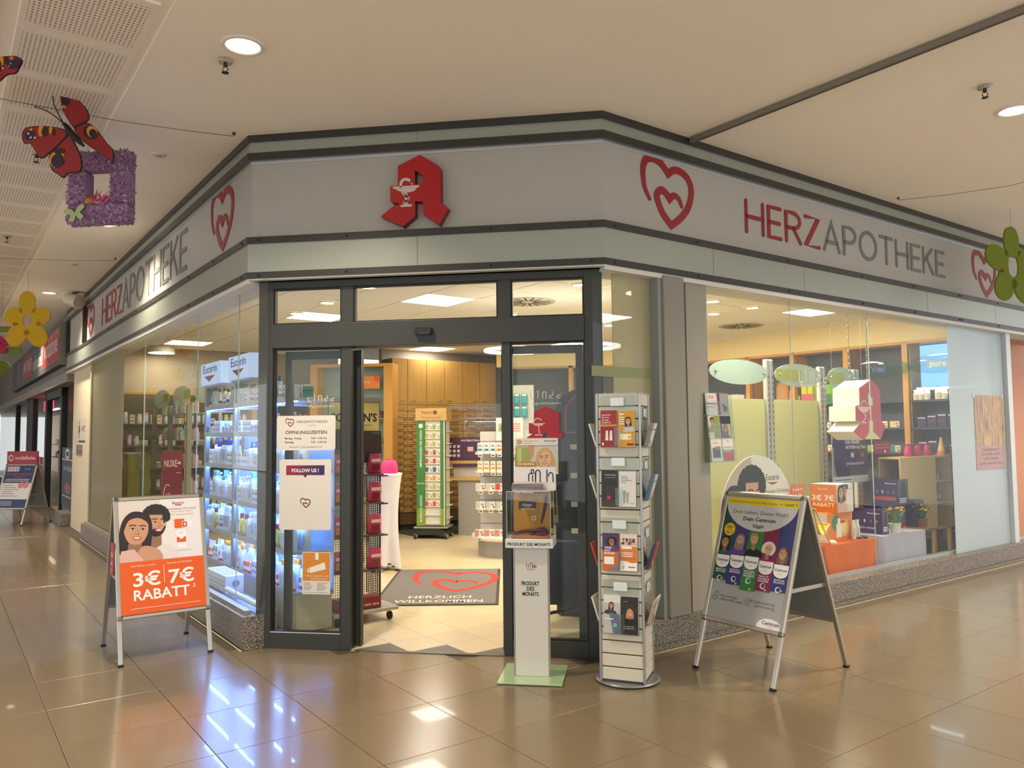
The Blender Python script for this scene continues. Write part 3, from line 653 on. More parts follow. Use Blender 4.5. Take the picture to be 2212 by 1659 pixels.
# ================================================================ A-BOARDS
m_snap=K('b9b3a6',.3,.75,noise=.05,ns=4,name='satin_aluminium'); m_corner=K('8b8780',.18,1,name='chrome_corner'); m_bk=K('7c7f7b',.6,name='grey_back_panel')
def aboard(label,T,w,depth,L,low,art,name='a_board'):
    """T: origin between the four feet, local x = right edge direction of the poster side, y = away from the viewer"""
    t=thing(name,label,'sign',T); H=math.sqrt(L*L-(depth/2-.02)**2); pw=w-.056; ph=L-low-.056
    for sgn in (-1,1):
        o=(0,sgn*depth/2,0); up=(0,-sgn*(depth/2-.02),H); F=face(o,(1,0,0) if sgn<0 else (-1,0,0),up)
        if sgn<0:
            for sx in (-1,1):
                mb=M().bbox(-.016,.016,0,L,-.022,0,m_snap,.004,F@Matrix.Translation((sx*(w/2-.016),0,0))); ob=mb.obj('leg',t)
                M().box(-.018,.018,-.004,.02,-.024,.002,m_black,F@Matrix.Translation((sx*(w/2-.016),0,0))).obj('rubber_foot',ob)
            for nm,y0,y1 in (('bottom_rail',low,low+.032),('top_rail',L-.032,L)): M().bbox(-w/2+.03,w/2-.03,y0,y1,-.02,.006,m_snap,.007,F).obj(nm,t)
            for sx in (-1,1): M().bbox(-.016,.016,low,L,-.002,.006,m_snap,.004,F@Matrix.Translation((sx*(w/2-.016),0,0))).obj('side_rail',t)
            for sx in (-1,1):
                for y in (low-.002,L-.034): M().bbox(-.02,.02,y,y+.036,-.024,.009,m_corner,.008,F@Matrix.Translation((sx*(w/2-.018),0,0))).obj('corner_cap',t)
            F2=F@Matrix.Translation((-pw/2,low+.03,.0005)); mb=M(); mb.rect(0,pw,0,ph,K('d8d2ca',.35),-.001,F2); mb.T=F2; mb.clip=(0,pw,0,ph); art(mb,pw,ph); mb.obj('poster',t)
            M().box(-pw/2-.01,pw/2+.01,low+.02,L-.02,-.012,-.004,m_bk,F).obj('poster_back',t)
        else:
            for sx in (-1,1):
                mb=M().bbox(-.016,.016,0,L,-.022,0,m_snap,.004,F@Matrix.Translation((sx*(w/2-.016),0,0))); ob=mb.obj('leg',t)
                M().box(-.018,.018,-.004,.02,-.024,.002,m_black,F@Matrix.Translation((sx*(w/2-.016),0,0))).obj('rubber_foot',ob)
            M().box(-w/2+.03,w/2-.03,low,L-.01,-.016,-.004,m_bk,F).obj('back_panel',t)
            M().bbox(-w/2+.03,w/2-.03,low,low+.03,-.02,.004,m_snap,.004,F).obj('bottom_rail',t)
    for sx in (-1,1):
        y=depth/2*.52; z=H*.48; M().box(sx*(w/2-.03)-.004,sx*(w/2-.03)+.004,-y,y,z,z+.025,m_snap).obj('spreader_bar',t)
    M().tube([(-w/2+.01,0,H-.012),(w/2-.01,0,H-.012)],.014,m_corner,8).obj('hinge',t)
    return t
def art_uv(mb,w,h):
    or_=K('e0590a',.4); wh=K('f1ece5',.4); dkt=K('2b2b2b',.5)
    mb.rect(0,w,0,h,K('d6cdc4',.35)); mb.rect(w*.5,w,h*.455,h,K('e3ddd6',.35),.0003); mb.rect(0,w,0,h*.45,or_,.0006)
    person2d(mb,w*.43,h*.665,w*.255,.001,None,'c79170','1b120e','ddd5cc','curly',1.2,True,-.06,.9)
    person2d(mb,w*.185,h*.60,w*.285,.0045,None,'c9906c','191110','d9b3a6','long',.4,False,-.10,1.25)
    mb.poly(smoothpts([(w*.26,h*.45),(w*.2,h*.50),(w*.26,h*.575),(w*.36,h*.575),(w*.47,h*.53),(w*.49,h*.452)]),K('c58f70',.5),.0082)
    mb.poly([(0,h*.45),(w*.02,h*.55),(w*.17,h*.56),(w*.28,h*.45)],K('d3ada0',.6),.0084)
    mb.rect(0,w,0,h*.45,or_,.0086)
    mb.text('Eucerin',w*.725,h*.945,h*.034,dkt,.001,bold=.012); mb.poly(arc(w*.725,h*.945,w*.055,h*.016,200,340,8),K('b3202a',.4),.001)
    mb.text('Hochwirksamer UV-Schutz',w*.735,h*.893,h*.026,dkt,.001,fit=w*.43)
    mb.text('Mit Anti-Glanz Effekt¹',w*.735,h*.868,h*.024,K('d38a76',.5),.001,fit=w*.34); mb.text('klinisch nachgewiesen',w*.735,h*.84,h*.024,K('d38a76',.5),.001,fit=w*.36)
    mb.rect(w*.665,w*.79,h*.72,h*.805,or_,.001); mb.rect(w*.76,w*.885,h*.725,h*.782,K('ece6da',.4),.0014); mb.rect(w*.765,w*.82,h*.73,h*.776,K('b3202a',.4),.0018); mb.rect(w*.785,w*.8,h*.738,h*.768,wh,.0022); mb.rect(w*.773,w*.812,h*.75,h*.757,wh,.0022)
    mb.poly([(w*.685,h*.70),(w*.80,h*.70),(w*.795,h*.54),(w*.69,h*.54)],K('eeeae6',.4),.001); mb.rect(w*.685,w*.798,h*.59,h*.64,K('d8601f',.4),.0014); mb.disc(w*.742,h*.64,w*.028,K('eeeae6',.4),.0018); mb.text('Eucerin',w*.742,h*.672,h*.013,dkt,.0018)
    mb.rect(w*.655,w*.86,h*.515,h*.518,K('6d6a66',.5),.001)
    Z=.0095
    mb.text('3€',w*.305,h*.235,h*.165,wh,Z,bold=.02,fit=w*.32); mb.text('7€',w*.715,h*.235,h*.165,wh,Z,bold=.02,fit=w*.31); mb.rect(w*.505,w*.51,h*.245,h*.40,wh,Z)
    mb.text('RABATT',w*.475,h*.115,h*.125,wh,Z,bold=.02,fit=w*.66); mb.text('3',w*.86,h*.175,h*.05,wh,Z)
    mb.text('Beim Kauf von 1 Produkt',w*.27,h*.405,h*.02,wh,Z,fit=w*.28); mb.text('Beim Kauf von 2 Produkten',w*.70,h*.405,h*.02,wh,Z,fit=w*.3); mb.rect(w*.1,w*.93,h*.045,h*.048,wh,Z)
uc=(1.065+1.702)/2; vc=(6.08+6.81)/2
A1=aboard('aluminium A-board with a smiling couple and orange discount poster',frame(P(uc,vc,0),DU),.636,.73,1.20,.315,art_uv)
T=frame(P(uc,vc,0),DU); lf=thing('leaflet_holder','small red leaflet hung on the side of the orange discount A-board','leaflet',T@face((-.322,-.08,.60),(0,-1,0)))
mb=M().box(-.055,.055,0,.23,.0,.006,K('a82a2e',.4)); mb.obj('leaflet_card',lf); mb=M(); wh=K('ece4df',.4); mb.text('GELB',0,.13,.045,wh,.0065,bold=.02,fit=.07); mb.rect(-.03,.02,.085,.09,wh,.0065); mb.rect(-.035,.03,.073,.08,wh,.0065); mb.rect(-.03,-.015,.02,.045,wh,.0065); mb.obj('print',lf)
def art_vital(mb,w,h):
    sv=K('a9a9a7',.35,.2); wh=K('ece9e4',.4); bk=K('222222',.5)
    mb.rect(0,w,0,h,sv)
    cols=('134a45','3a2f78','2f7a36','7c2246','27306f')
    for i,c in enumerate(cols): mb.rect(w*(i*.2),w*(i*.2+.2),h*.33,h*.96,K(c,.45),.0004)
    mb.poly(arc(w*.5,h*.955,w*.49,h*.235,180,360,24),K('c2c2c0',.35),.0008)
    mb.rect(w*.02,w,h*.93,h*.985,K('dfc81c',.4),.0012); mb.text('Entdecke was dir gut tut! Jetzt 1 kaufen',w*.38,h*.945,h*.026,K('4a4413',.5),.0016,fit=w*.66); mb.text('+ 1 gratis**!',w*.86,h*.945,h*.026,bk,.0016,bold=.02,fit=w*.22)
    mb.text('Dein Leben. Deine Wahl.',w*.5,h*.855,h*.042,K('4b4b4b',.5),.0016,fit=w*.76); mb.text('Dein Centrum',w*.5,h*.80,h*.045,bk,.0016,bold=.02,fit=w*.44); mb.text('Vital+',w*.5,h*.745,h*.045,bk,.0016,bold=.02)
    mb.disc(w*.115,h*.715,w*.078,K('e3b81d',.4),.0016); mb.text('NEU',w*.115,h*.725,h*.03,bk,.002,bold=.02); mb.text('von der',w*.115,h*.708,h*.014,bk,.002); mb.text('Nr. 1',w*.115,h*.68,h*.028,bk,.002,bold=.02)
    z=.0024
    for i,(sk,hr,tp,st,bd) in enumerate((('b9825f','20140f','1d5b52','long',False),('c99a7c','8a7a6b','5b3c86','long',True),('d3a183','a97a45','161a16','short',True),('d9a68b','dcd5cc','a8234f','afro',False),('c08a68','7a4a2c','14203a','wave',False))):
        yy=(.565,.59,.605,.545,.525)[i]
        person2d(mb,w*(.09+.2*i),h*yy,w*.095,z,None,sk,hr,tp,st,.2*(-1)**i,bd,.05*(-1)**i,.95)
        z+=.0003
    z=.0065
    for i,c in enumerate(cols):
        x0=w*(.0+.2*i); x1=x0+w*.2; yt=h*(.505,.515,.52,.50,.49)[i]; yb=h*(.30,.275,.25,.265,.28)[i]; k=K(c,.4)
        mb.rect(x0,x1,yb,yt,k,z+.0002*i); mb.poly([(x0+.004,yt-.004),(x1-.004,yt-.004),(x1-.004,yt-.06*h)]+arc((x0+x1)/2,yt-.065*h,(x1-x0)*.45,h*.042,0,-180,10)+[(x0+.004,yt-.06*h)],wh,z+.0002*i+.0003)
        mb.text('Centrum',(x0+x1)/2,yt-.055*h,h*.03,bk,z+.0014,bold=.02,fit=(x1-x0)*.78); mb.text('VITAL+',(x0+x1)/2,yt-.08*h,h*.014,K('a88a40',.4),z+.0014)
        for j,tx in enumerate((('MENTALE','LEISTUNG'),('SCHLAF &','IMMUNSYSTEM'),('KNOCHEN,','KNORPEL &','MUSKELN'),('HAUT,','HAARE &','NÄGEL'),('ANTIOX-','ZELLSCHUTZ'))[i]): mb.text(tx,(x0+x1)/2,yt-.128*h-j*.018*h,h*.018,wh,z+.0014,bold=.02,fit=(x1-x0)*.72)
        mb.disc((x0+x1)/2,yt-.195*h,h*.024,K('d9d6d2',.4),z+.0014); mb.disc((x0+x1)/2+h*.004,yt-.193*h,h*.016,k,z+.0018); mb.text('30',(x1-w*.06),yb+.006*h,h*.02,wh,z+.0014,bold=.02)
    mb.text('Hochwertiger',w*.28,h*.17,h*.03,K('55554f',.5),.001,fit=w*.24); mb.text('Nährstoffkomplex',w*.32,h*.142,h*.03,K('55554f',.5),.001,fit=w*.31); mb.text('Unterstützt die',w*.755,h*.17,h*.03,K('55554f',.5),.001,fit=w*.27); mb.text('Zellerneuerung',w*.755,h*.142,h*.03,K('55554f',.5),.001,fit=w*.27)
    dk=K('6b6b67',.5); mb.stroke([arc(w*.075,h*.155,w*.035,h*.015,30,390,14),arc(w*.10,h*.185,w*.022,h*.02,30,390,12)],.004,dk,.001); mb.stroke([arc(w*.545,h*.165,w*.045,h*.03,30,300,14),arc(w*.55,h*.165,w*.022,h*.014,0,360,12),arc(w*.59,h*.18,w*.012,h*.009,0,360,8)],.004,dk,.001)
    mb.poly([(w*.70,0)]+arc(w*.86,0,w*.17,h*.075,160,40,12)+[(w,h*.045),(w,0)],wh,.001); mb.text('Centrum',w*.875,h*.03,h*.034,bk,.0014,bold=.02,fit=w*.22); mb.rect(w*.78,w*.98,h*.024,h*.026,K('b3202a',.4),.0014); mb.text('VITAL+',w*.875,h*.006,h*.016,K('a88a40',.4),.0014)
A2=aboard('aluminium A-board with silver vitamin poster showing five people',frame(P((4.175+5.02)/2,3.33,0),-DV),.64,.84,1.235,.33,art_vital)
# ================================================================ PRODUCT STAND
def printed(name,parent,T,w,h,art,base='ece8e2',th=.0015,rough=.4):
    """flat printed card: local x right, y up, lower left corner at T"""
    mb=M(); mb.box(0,w,0,h,-th,0,K(base,rough)); mb.T=None; mb.clip=(0,w,0,h); a=M(); a.clip=(0,w,0,h); art(a,w,h)
    n=len(mb.v); mb.v+=[(x,y,z+.0004) for x,y,z in a.v]
    for f,mi in zip(a.f,a.m): mb.f.append([n+k for k in f]); mb.m.append(mb.mi(a.mats[mi])); mb.sm.append(False)
    return mb.obj(name,parent,T)
FX=(1,0,0)
st=thing('product_stand','white product of the month stand with acrylic box on a green glass foot','display stand',frame((-.675,5.237,0),FX))
M().bbox(-.21,.21,-.215,.215,.004,.014,K('a8bf94',.12,coat=.6,name='green_glass_plate'),.002).obj('foot_plate',st)
M().bbox(-.111,.109,-.065,.065,.014,.85,m_white if False else K('cfcbc0',.35),.003).obj('column',st)
M().bbox(-.118,-.111,-.068,.07,.014,.85,K('a9a9a4',.3,.8),.001).obj('edge_profile',st)
mb=M(); bk=K('1c1c1c',.5); T=face((0,-.0655,0),FX)
for i,tx in enumerate(('PRODUKT','DES','MONATS')): mb.text(tx,-.005,.60-i*.034,.036,bk,.0006,T,bold=.025,fit=(.118,.05,.108)[i])
for k,(x,hh) in enumerate(((-.03,.03),(-.018,.02),(-.006,.028),(.008,.028),(.022,.02))): mb.stroke([[(x,.715),(x,.715+hh)]],.0025,bk,.0006,None,T)
mb.stroke([arc(-.001,.742,.007,.004,0,180),arc(.016,.722,.006,.007,0,360),arc(.03,.722,.006,.007,0,360)],.0025,bk,.0006,None,T); mb.text('Apotheken',-.002,.70,.012,bk,.0006,T); mb.obj('front_lettering',st)
M().bbox(-.165,.15,-.10,.13,.845,.905,K('d8d5cd',.35),.003).obj('tray',st)
mb=M(); mb.text('PRODUKT DES MONATS',-.008,.862,.027,bk,.0006,face((0,-.1005,0),FX),bold=.02,fit=.285); mb.obj('tray_lettering',st)
def openbox(mb,x0,x1,y0,y1,z0,z1,t,mat):
    mb.box(x0,x1,y0,y0+t,z0,z1,mat);mb.box(x0,x1,y1-t,y1,z0,z1,mat);mb.box(x0,x0+t,y0+t,y1-t,z0,z1,mat);mb.box(x1-t,x1,y0+t,y1-t,z0,z1,mat);mb.box(x0+t,x1-t,y0+t,y1-t,z1-t,z1,mat)
mb=M(); openbox(mb,-.155,.135,-.09,.125,.905,1.215,.004,ACRYL); mb.obj('acrylic_cover',st)
mb=M()
for a,b in ((-.155,-.09),(.135,-.09),(-.155,.125),(.135,.125)): mb.box(a-.002,a+.002,b-.002,b+.002,.905,1.215,K('b9b4a6',.2))
for b in (-.09,.125): mb.box(-.155,.135,b-.002,b+.002,1.212,1.216,K('c9c6bb',.2))
mb.obj('acrylic_edge',st)
def art_alg(mb,w,h):
    mb.rect(0,w,0,h,K('c98a1e',.4)); mb.poly([(w*.25,h),(w*.6,h),(w*.95,0),(w*.5,0)],K('c08014',.4),.0002)
    mb.poly(rrect(w*.14,w*.62,h*.6,h*.80,.008),K('4c1e58',.35),.0006); mb.text('Allegra',w*.37,h*.695,h*.085,K('f2ece4',.4),.001,bold=.02); mb.rect(w*.2,w*.6,h*.6,h*.635,K('d9c326',.4),.0009); mb.text('Filmtabletten',w*.38,h*.655,h*.035,K('f2ece4',.4),.001)
    mb.rect(w*.3,w*.8,h*.90,h*.905,K('e8d5a0',.5),.0006); mb.rect(w*.38,w*.75,h*.87,h*.875,K('e8d5a0',.5),.0006); mb.disc(w*.56,h*.40,w*.065,K('efe6d6',.4),.0006); mb.disc(w*.56,h*.40,w*.045,K('c98a1e',.4),.001)
    p=K('5d1c4e',.4); mb.stroke([bez((w*.78,h*.33),(w*.86,h*.55),(w*.95,h*.8),(w*.9,h*.93),10),bez((w*.78,h*.33),(w*.83,h*.55),(w*.86,h*.75),(w*.9,h*.93),10)],.014,p,.001); mb.disc(w*.77,h*.30,w*.03,K('3a2d1a',.3),.001)
al=thing('product_pack','orange product pack with purple logo inside the acrylic box','package',frame((-.675,5.237,0),FX)@Matrix.Translation((0,0,.907)))
printed('pack_front',al,face((-.125,.01,.012),FX,(0,.06,1)),.245,.275,art_alg,'c98a1e',.03)
pu=thing('lanyard','purple lanyard coiled in front of the orange pack','lanyard',frame((-.675,5.237,0),FX)@Matrix.Translation((0,0,.907)))
mb=M(); p=K('5a1848',.4)
path=smoothpts([(-.13,-.06,.05),(-.10,-.065,.03),(-.03,-.05,.045),(.06,-.07,.05),(.11,-.06,.045),(.10,-.075,.025),(.04,-.07,.02),(.0,-.06,.03),(.07,-.055,.06),(.10,-.05,.055)],4,False); mb.tube(path,.012,p,6); mb.obj('strap',pu); M().tube([(-.135,-.062,.062),(-.12,-.062,.048)],.006,K('8a7a50',.2,1),6).obj('clip',pu)
mb=M().bbox(-.13,.12,-.085,-.02,.0,.02,K('d07a10',.5),.004); pk=thing('product_pouch','flat orange pouch lying under the purple lanyard','pouch',frame((-.675,5.237,0),FX)@Matrix.Translation((0,0,.907))); mb.obj('pouch_body',pk)
def art_linda(mb,w,h):
    mb.rect(0,w,0,h,K('dcd7d3',.35)); k=K('1d1a1a',.45); z=.001
    mb.stroke([[(w*.36,h*.62),(w*.36,h*.40)],arc(w*.40,h*.62,w*.04,h*.1,180,60,6),[(w*.45,h*.64),(w*.45,h*.38)],[(w*.52,h*.36),(w*.52,h*.72)]+arc(w*.575,h*.72,w*.055,h*.14,180,0,8)+[(w*.63,h*.36)],[(w*.79,h*.36),(w*.79,h*.86)],arc(w*.88,h*.62,w*.055,h*.13,190,20,8)+[(w*.935,h*.36)]],.0075,k,z); mb.stroke([arc(w*.45,h*.80,w*.032,h*.085,0,360,12)],.007,k,z)
lb=thing('leaflet_box','white leaflet holder with thin black lettering on top of the acrylic box','leaflet holder',frame((-.675,5.237,1.2165),FX))
printed('back_card',lb,face((-.12,.0,0),FX),.285,.155,art_linda,th=.003); M().bbox(-.12,.165,-.085,-.002,0,.006,K('c9c4bd',.4),.002).obj('shelf',lb)
for i in range(7):
    L_=thing('leaflet',('pink topmost leaflet' if i==6 else 'grey leaflet, '+ordi(i+1)+' from below')+' in the stack on the white leaflet holder','leaflet',frame((-.675,5.237,1.2165),FX)@Matrix.Translation((-.02+random.uniform(-.004,.004),-.045+random.uniform(-.003,.003),.009+i*.006))@Matrix.Rotation(random.uniform(-.05,.05),4,'Z'),'stacked leaflets on the stand')
    M().bbox(-.10,.10,-.035,.035,0,.0052,K('8e8985' if i<6 else 'c9a5a5',.4),.001).obj('paper_sheet',L_)
def art_dich(mb,w,h):
    mb.rect(0,w,0,h,K('c7c2b2',.4)); mb.rect(0,w*.35,0,h*.75,K('9aa35a',.4),.0002); mb.rect(w*.04,w*.14,h*.2,h*.72,K('b9c279',.4),.0004); mb.poly([(w*.3,h*.8),(w*.45,h*.8),(w*.42,h*.5),(w*.36,h*.4)],K('c9906c',.5),.0004)
    person2d(mb,w*.70,h*.20,w*.30,.0008,None,'e2b08f','c9a468','e9e6e0','wave',-.3,False,.08,1.0)
    mb.rect(0,w,h*.80,h,K('dcd8cf',.4),.005); o=K('c9812f',.4); mb.stroke([arc(w*.09,h*.895,w*.05,h*.055,0,360,14)],.006,o,.0055); mb.stroke([[(w*.07,h*.86),(w*.11,h*.895),(w*.07,h*.93)]],.006,o,.0055); mb.text('KOMM NACHHER',w*.36,h*.905,h*.05,o,.0055,fit=w*.34); mb.text('SCHAUEN',w*.29,h*.845,h*.05,o,.0055,fit=w*.2); mb.text('MÜNCHEN',w*.82,h*.90,h*.055,K('222222',.5),.0055,bold=.02,fit=w*.26); mb.text('KLINIKUM',w*.84,h*.85,h*.03,o,.0055)
    mb.rect(w*.04,w*.46,h*.22,h*.34,o,.0055); mb.rect(w*.04,w*.44,h*.085,h*.205,o,.0055); mb.rect(w*.04,w*.40,0,h*.07,o,.0055); mb.text('Die Apotheke',w*.25,h*.255,h*.085,K('f4f0e8',.4),.006,bold=.01,fit=w*.38); mb.text('braucht Dich!',w*.24,h*.12,h*.085,K('f4f0e8',.4),.006,bold=.01,fit=w*.36); mb.text('werde auch du',w*.22,h*.01,h*.06,K('f4f0e8',.4),.006,fit=w*.3)
def ddx(px,py,Y=YD+.02): return ony(px,py,Y)
a=ddx(1114,1024); b=ddx(1205,946); po=thing('recruiting_poster','poster of a smiling blonde woman with orange captions on the right door pane','poster',face((a.x,YD+.028,a.z),FX)); printed('poster_sheet',po,None,b.x-a.x,b.z-a.z,art_dich)
# red paper emblem on the right door pane
a=ddx(1140,947); b=ddx(1207,880)
eo=[(.55,1.0),(.9,.80),(.9,.3),(1.0,.13),(.9,0),(.60,0),(.60,.21),(.50,.21),(.5,0),(0,0),(.24,.2),(.24,.18),(.13,.18),(.13,.5),(.26,.5),(.26,.83)]
e2=thing('window_emblem','flat red letter A sticker with chalice on the right door pane','sticker',face((a.x-.03,YD+.028,a.z-.01),FX)); w_=b.x-a.x+.06; h_=b.z-a.z+.02
mb=M(); mb.prism([(x*w_,y*h_) for x,y in eo],-.001,.001,m_red2); mb.obj('sticker_shape',e2)
mb=M(); k=K('d3a9a4',.5); mb.poly([(w_*x,h_*y) for x,y in ((.2,.49),(.56,.5),(.46,.42),(.38,.40),(.30,.42))],k,.0015); mb.stroke([[(w_*.38,h_*.40),(w_*.40,h_*.15)],arc(w_*.36,h_*.52,w_*.10,h_*.12,180,30)],.008,k,.0015); mb.stroke([[(w_*.3,h_*.14),(w_*.46,h_*.14)]],.01,k,.0015); mb.obj('chalice_motif',e2)
# white window lettering LINDA / Apotheken (left pane partly, right pane)
LND=[[(0,1),(0,0),(.35,0)],[(.75,.0),(.75,.75)],[(1.25,0),(1.25,.85)]+arc(1.43,.85,.18,.12,180,0,6)+[(1.61,0)],[(2.35,0),(2.35,1)],arc(2.17,.22,.18,.22,0,360,12),arc(2.95,.22,.18,.22,0,360,12),[(3.13,0),(3.13,.55)]]
def linda(T,w,label,par=None,mat=None):
    k=w/3.2; mat=mat or K('b9bcb0',.4); t=thing('window_lettering',label,'lettering',T,'white lettering on the glass'); mb=M(); mb.stroke([[(a*k,.045+b*k*1.15*.62) for a,b in p] for p in LND]+[[(x*1,y) for x,y in arc(.75*k,.045+k*.72,.08*k,.08*k,0,360,8)]],.09*k,mat,0,.0006); mb.obj('word',t)
    mb=M(); mb.text('Apotheken',1.6*k,0,.045*k/.11,mat,0,bold=.01,fit=w*.98); mb.obj('subtitle',t)
a=ddx(1147,874); b=ddx(1211,832); linda(face((a.x,YD+.029,a.z),FX),b.x-a.x,'thin pale lettering on the right door pane above the red emblem')
a=ddx(665,880); b=ddx(722,840); linda(face((a.x,YD+.029,a.z),FX),b.x-a.x,'thin pale lettering on the left door pane above the opening hours')
# stickers on the left pane
def sticker(name,label,p0,p1,art,r=.018,Y=YD+.03,cat='sign'):
    a=ony(p0[0],p0[1],Y); b=ony(p1[0],p1[1],Y); w=b.x-a.x; h=b.z-a.z
    t=thing(name,label,cat,face((a.x,Y,a.z),FX)); M().prism(rrect(0,w,0,h,r),0,.003,K('d9d3c8',.4)).obj('panel',t); mb=M(); art(mb,w,h); mb.v=[(x,y,z+.0034) for x,y,z in mb.v]; mb.obj('print',t); return t
def art_hours(mb,w,h):
    k=K('222222',.5); heart(mb,w*.15,h*.68,w*.15,h*.25,K('7a1a24',.5)); mb.text('HERZAPOTHEKEN',w*.60,h*.79,h*.10,k,fit=w*.52); mb.text('im CityCenter',w*.60,h*.705,h*.045,k); mb.text('ÖFFNUNGSZEITEN',w*.5,h*.47,h*.135,k,bold=.015,fit=w*.71)
    for y,a,b in ((.32,'Montag - Freitag','9.00 - 19.00 Uhr'),(.21,'Samstag','9.00 - 16.00 Uhr')): mb.text(a,w*.14,h*y,h*.075,k,al='L',bold=.02,fit=w*(.28 if 'F' in a else .15)); mb.text(b,w*.86,h*y,h*.075,k,al='R',bold=.02,fit=w*.27)
    mb.text('Inhaberin: C. Zahn Apothekerin e.K.',w*.5,h*.075,h*.065,k,fit=w*.56)
sticker('opening_hours_sign','white opening hours sign with heart logo on the left door pane',(598,973),(725,897),art_hours)
def art_follow(mb,w,h):
    n=8
    for i in range(n):
        t=i/(n-1); c=tuple((a*(1-t)+b*t)/255 for a,b in zip((150,30,52),(48,28,92))); x0=w*(.13+.74*i/n); x1=w*(.13+.74*(i+1)/n)
        mb.poly(rrect(x0,x1+.0005,h*.775,h*.915,.0001),K(c,.4))
    mb.poly([(w*.46,h*.777),(w*.54,h*.777),(w*.5,h*.735)],K('5a1f50',.4)); mb.text('FOLLOW US !',w*.5,h*.818,h*.07,K('efe9e4',.4),.0005,bold=.025,fit=w*.52)
    heart(mb,w*.41,h*.31,w*.2,h*.14,K('5e1a24',.5))
sticker('social_media_sign','white sign with purple FOLLOW US banner and heart on the left door pane',(603,1144),(716,992),art_follow)
def art_cam(mb,w,h):
    mb.rect(.004,w-.004,h*.32,h-.004,K('cf8528',.4)); k=K('e9e3d6',.4); mb.rect(w*.46,w*.58,h*.82,h*.98,k,.0004); mb.poly([(w*.22,h*.62),(w*.80,h*.76),(w*.84,h*.60),(w*.28,h*.50)],k,.0004); mb.poly([(w*.18,h*.60),(w*.24,h*.62),(w*.28,h*.53),(w*.2,h*.51)],k,.0004)
    mb.text('Diese Apotheke wird',w*.55,h*.42,h*.055,k,.0004,fit=w*.78); mb.text('videoüberwacht',w*.6,h*.355,h*.05,k,.0004,fit=w*.6); d=K('4a453d',.5)
    for i in range(7):
        for x0,x1 in ((.06,.06+.35*random.uniform(.6,1)),(.52,.52+.42*random.uniform(.6,1))): mb.rect(w*x0,w*x1,h*(.27-.028*i),h*(.276-.028*i),d,.0004)
    mb.rect(w*.06,w*.9,h*.04,h*.046,d,.0004)
sticker('camera_notice','orange and white camera notice on the left door pane',(653,1283),(714,1193),art_cam,.003)
# two small stickers high on the left pane
sticker('brand_sticker','small dark green square sticker on the left door pane',(654,858),(678,834),lambda mb,w,h:(mb.rect(0,w,0,h,K('2f5a55',.4)),mb.text('BAGSO',w*.5,h*.5,h*.26,K('16211f',.5),.0004,bold=.02,fit=w*.9),mb.text('KOMMENTIERT',w*.5,h*.3,h*.1,K('16211f',.5),.0004)),.002)
# ================================================================ LEAFLET CAROUSEL
ang=math.atan2(-.059,.274); CT=Matrix.Translation((-.06,5.235,0))@Matrix.Rotation(ang,4,'Z')
ca=thing('leaflet_carousel','tall white slatted leaflet tower on a round grey foot','leaflet stand',CT)
M().lathe([(.0001,.004),(.205,.004),(.212,.010),(.212,.016),(.20,.020),(.0001,.020)],K('8f8f8d',.3,.7),40).obj('foot_plate',ca)
hw=.14; m_sl=K('d0c8b4',.4,name='cream_slat'); m_pr=K('a9aaa6',.3,.8)
nS=22; z0=.03; ZT=1.85; sh=(ZT-z0)/nS
tm=M(); tm.bbox(-hw+.008,hw-.008,0,.012,.003,sh-.005,m_sl,.002); tm.obj('tmp'); slm=tm.me; bpy.data.objects.remove(bpy.data.objects['tmp'])
for f_ in range(4):
    R_=Matrix.Rotation(f_*math.pi/2,4,'Z')@Matrix.Translation((0,-hw,0))
    for k in range(nS): inst(slm,'slat',ca,R_@Matrix.Translation((0,0,z0+k*sh)))
M().box(-hw+.012,hw-.012,-hw+.012,hw-.012,z0-.01,ZT-.004,K('4a4842',.7)).obj('core',ca)
for a in (-1,1):
    for b in (-1,1): M().bbox(a*hw-.008,a*hw+.008,b*hw-.008,b*hw+.008,z0-.01,ZT,m_pr,.003).obj('corner_profile',ca)
M().box(-hw,hw,-hw,hw,ZT-.004,ZT,m_sl).obj('top_cap',ca)
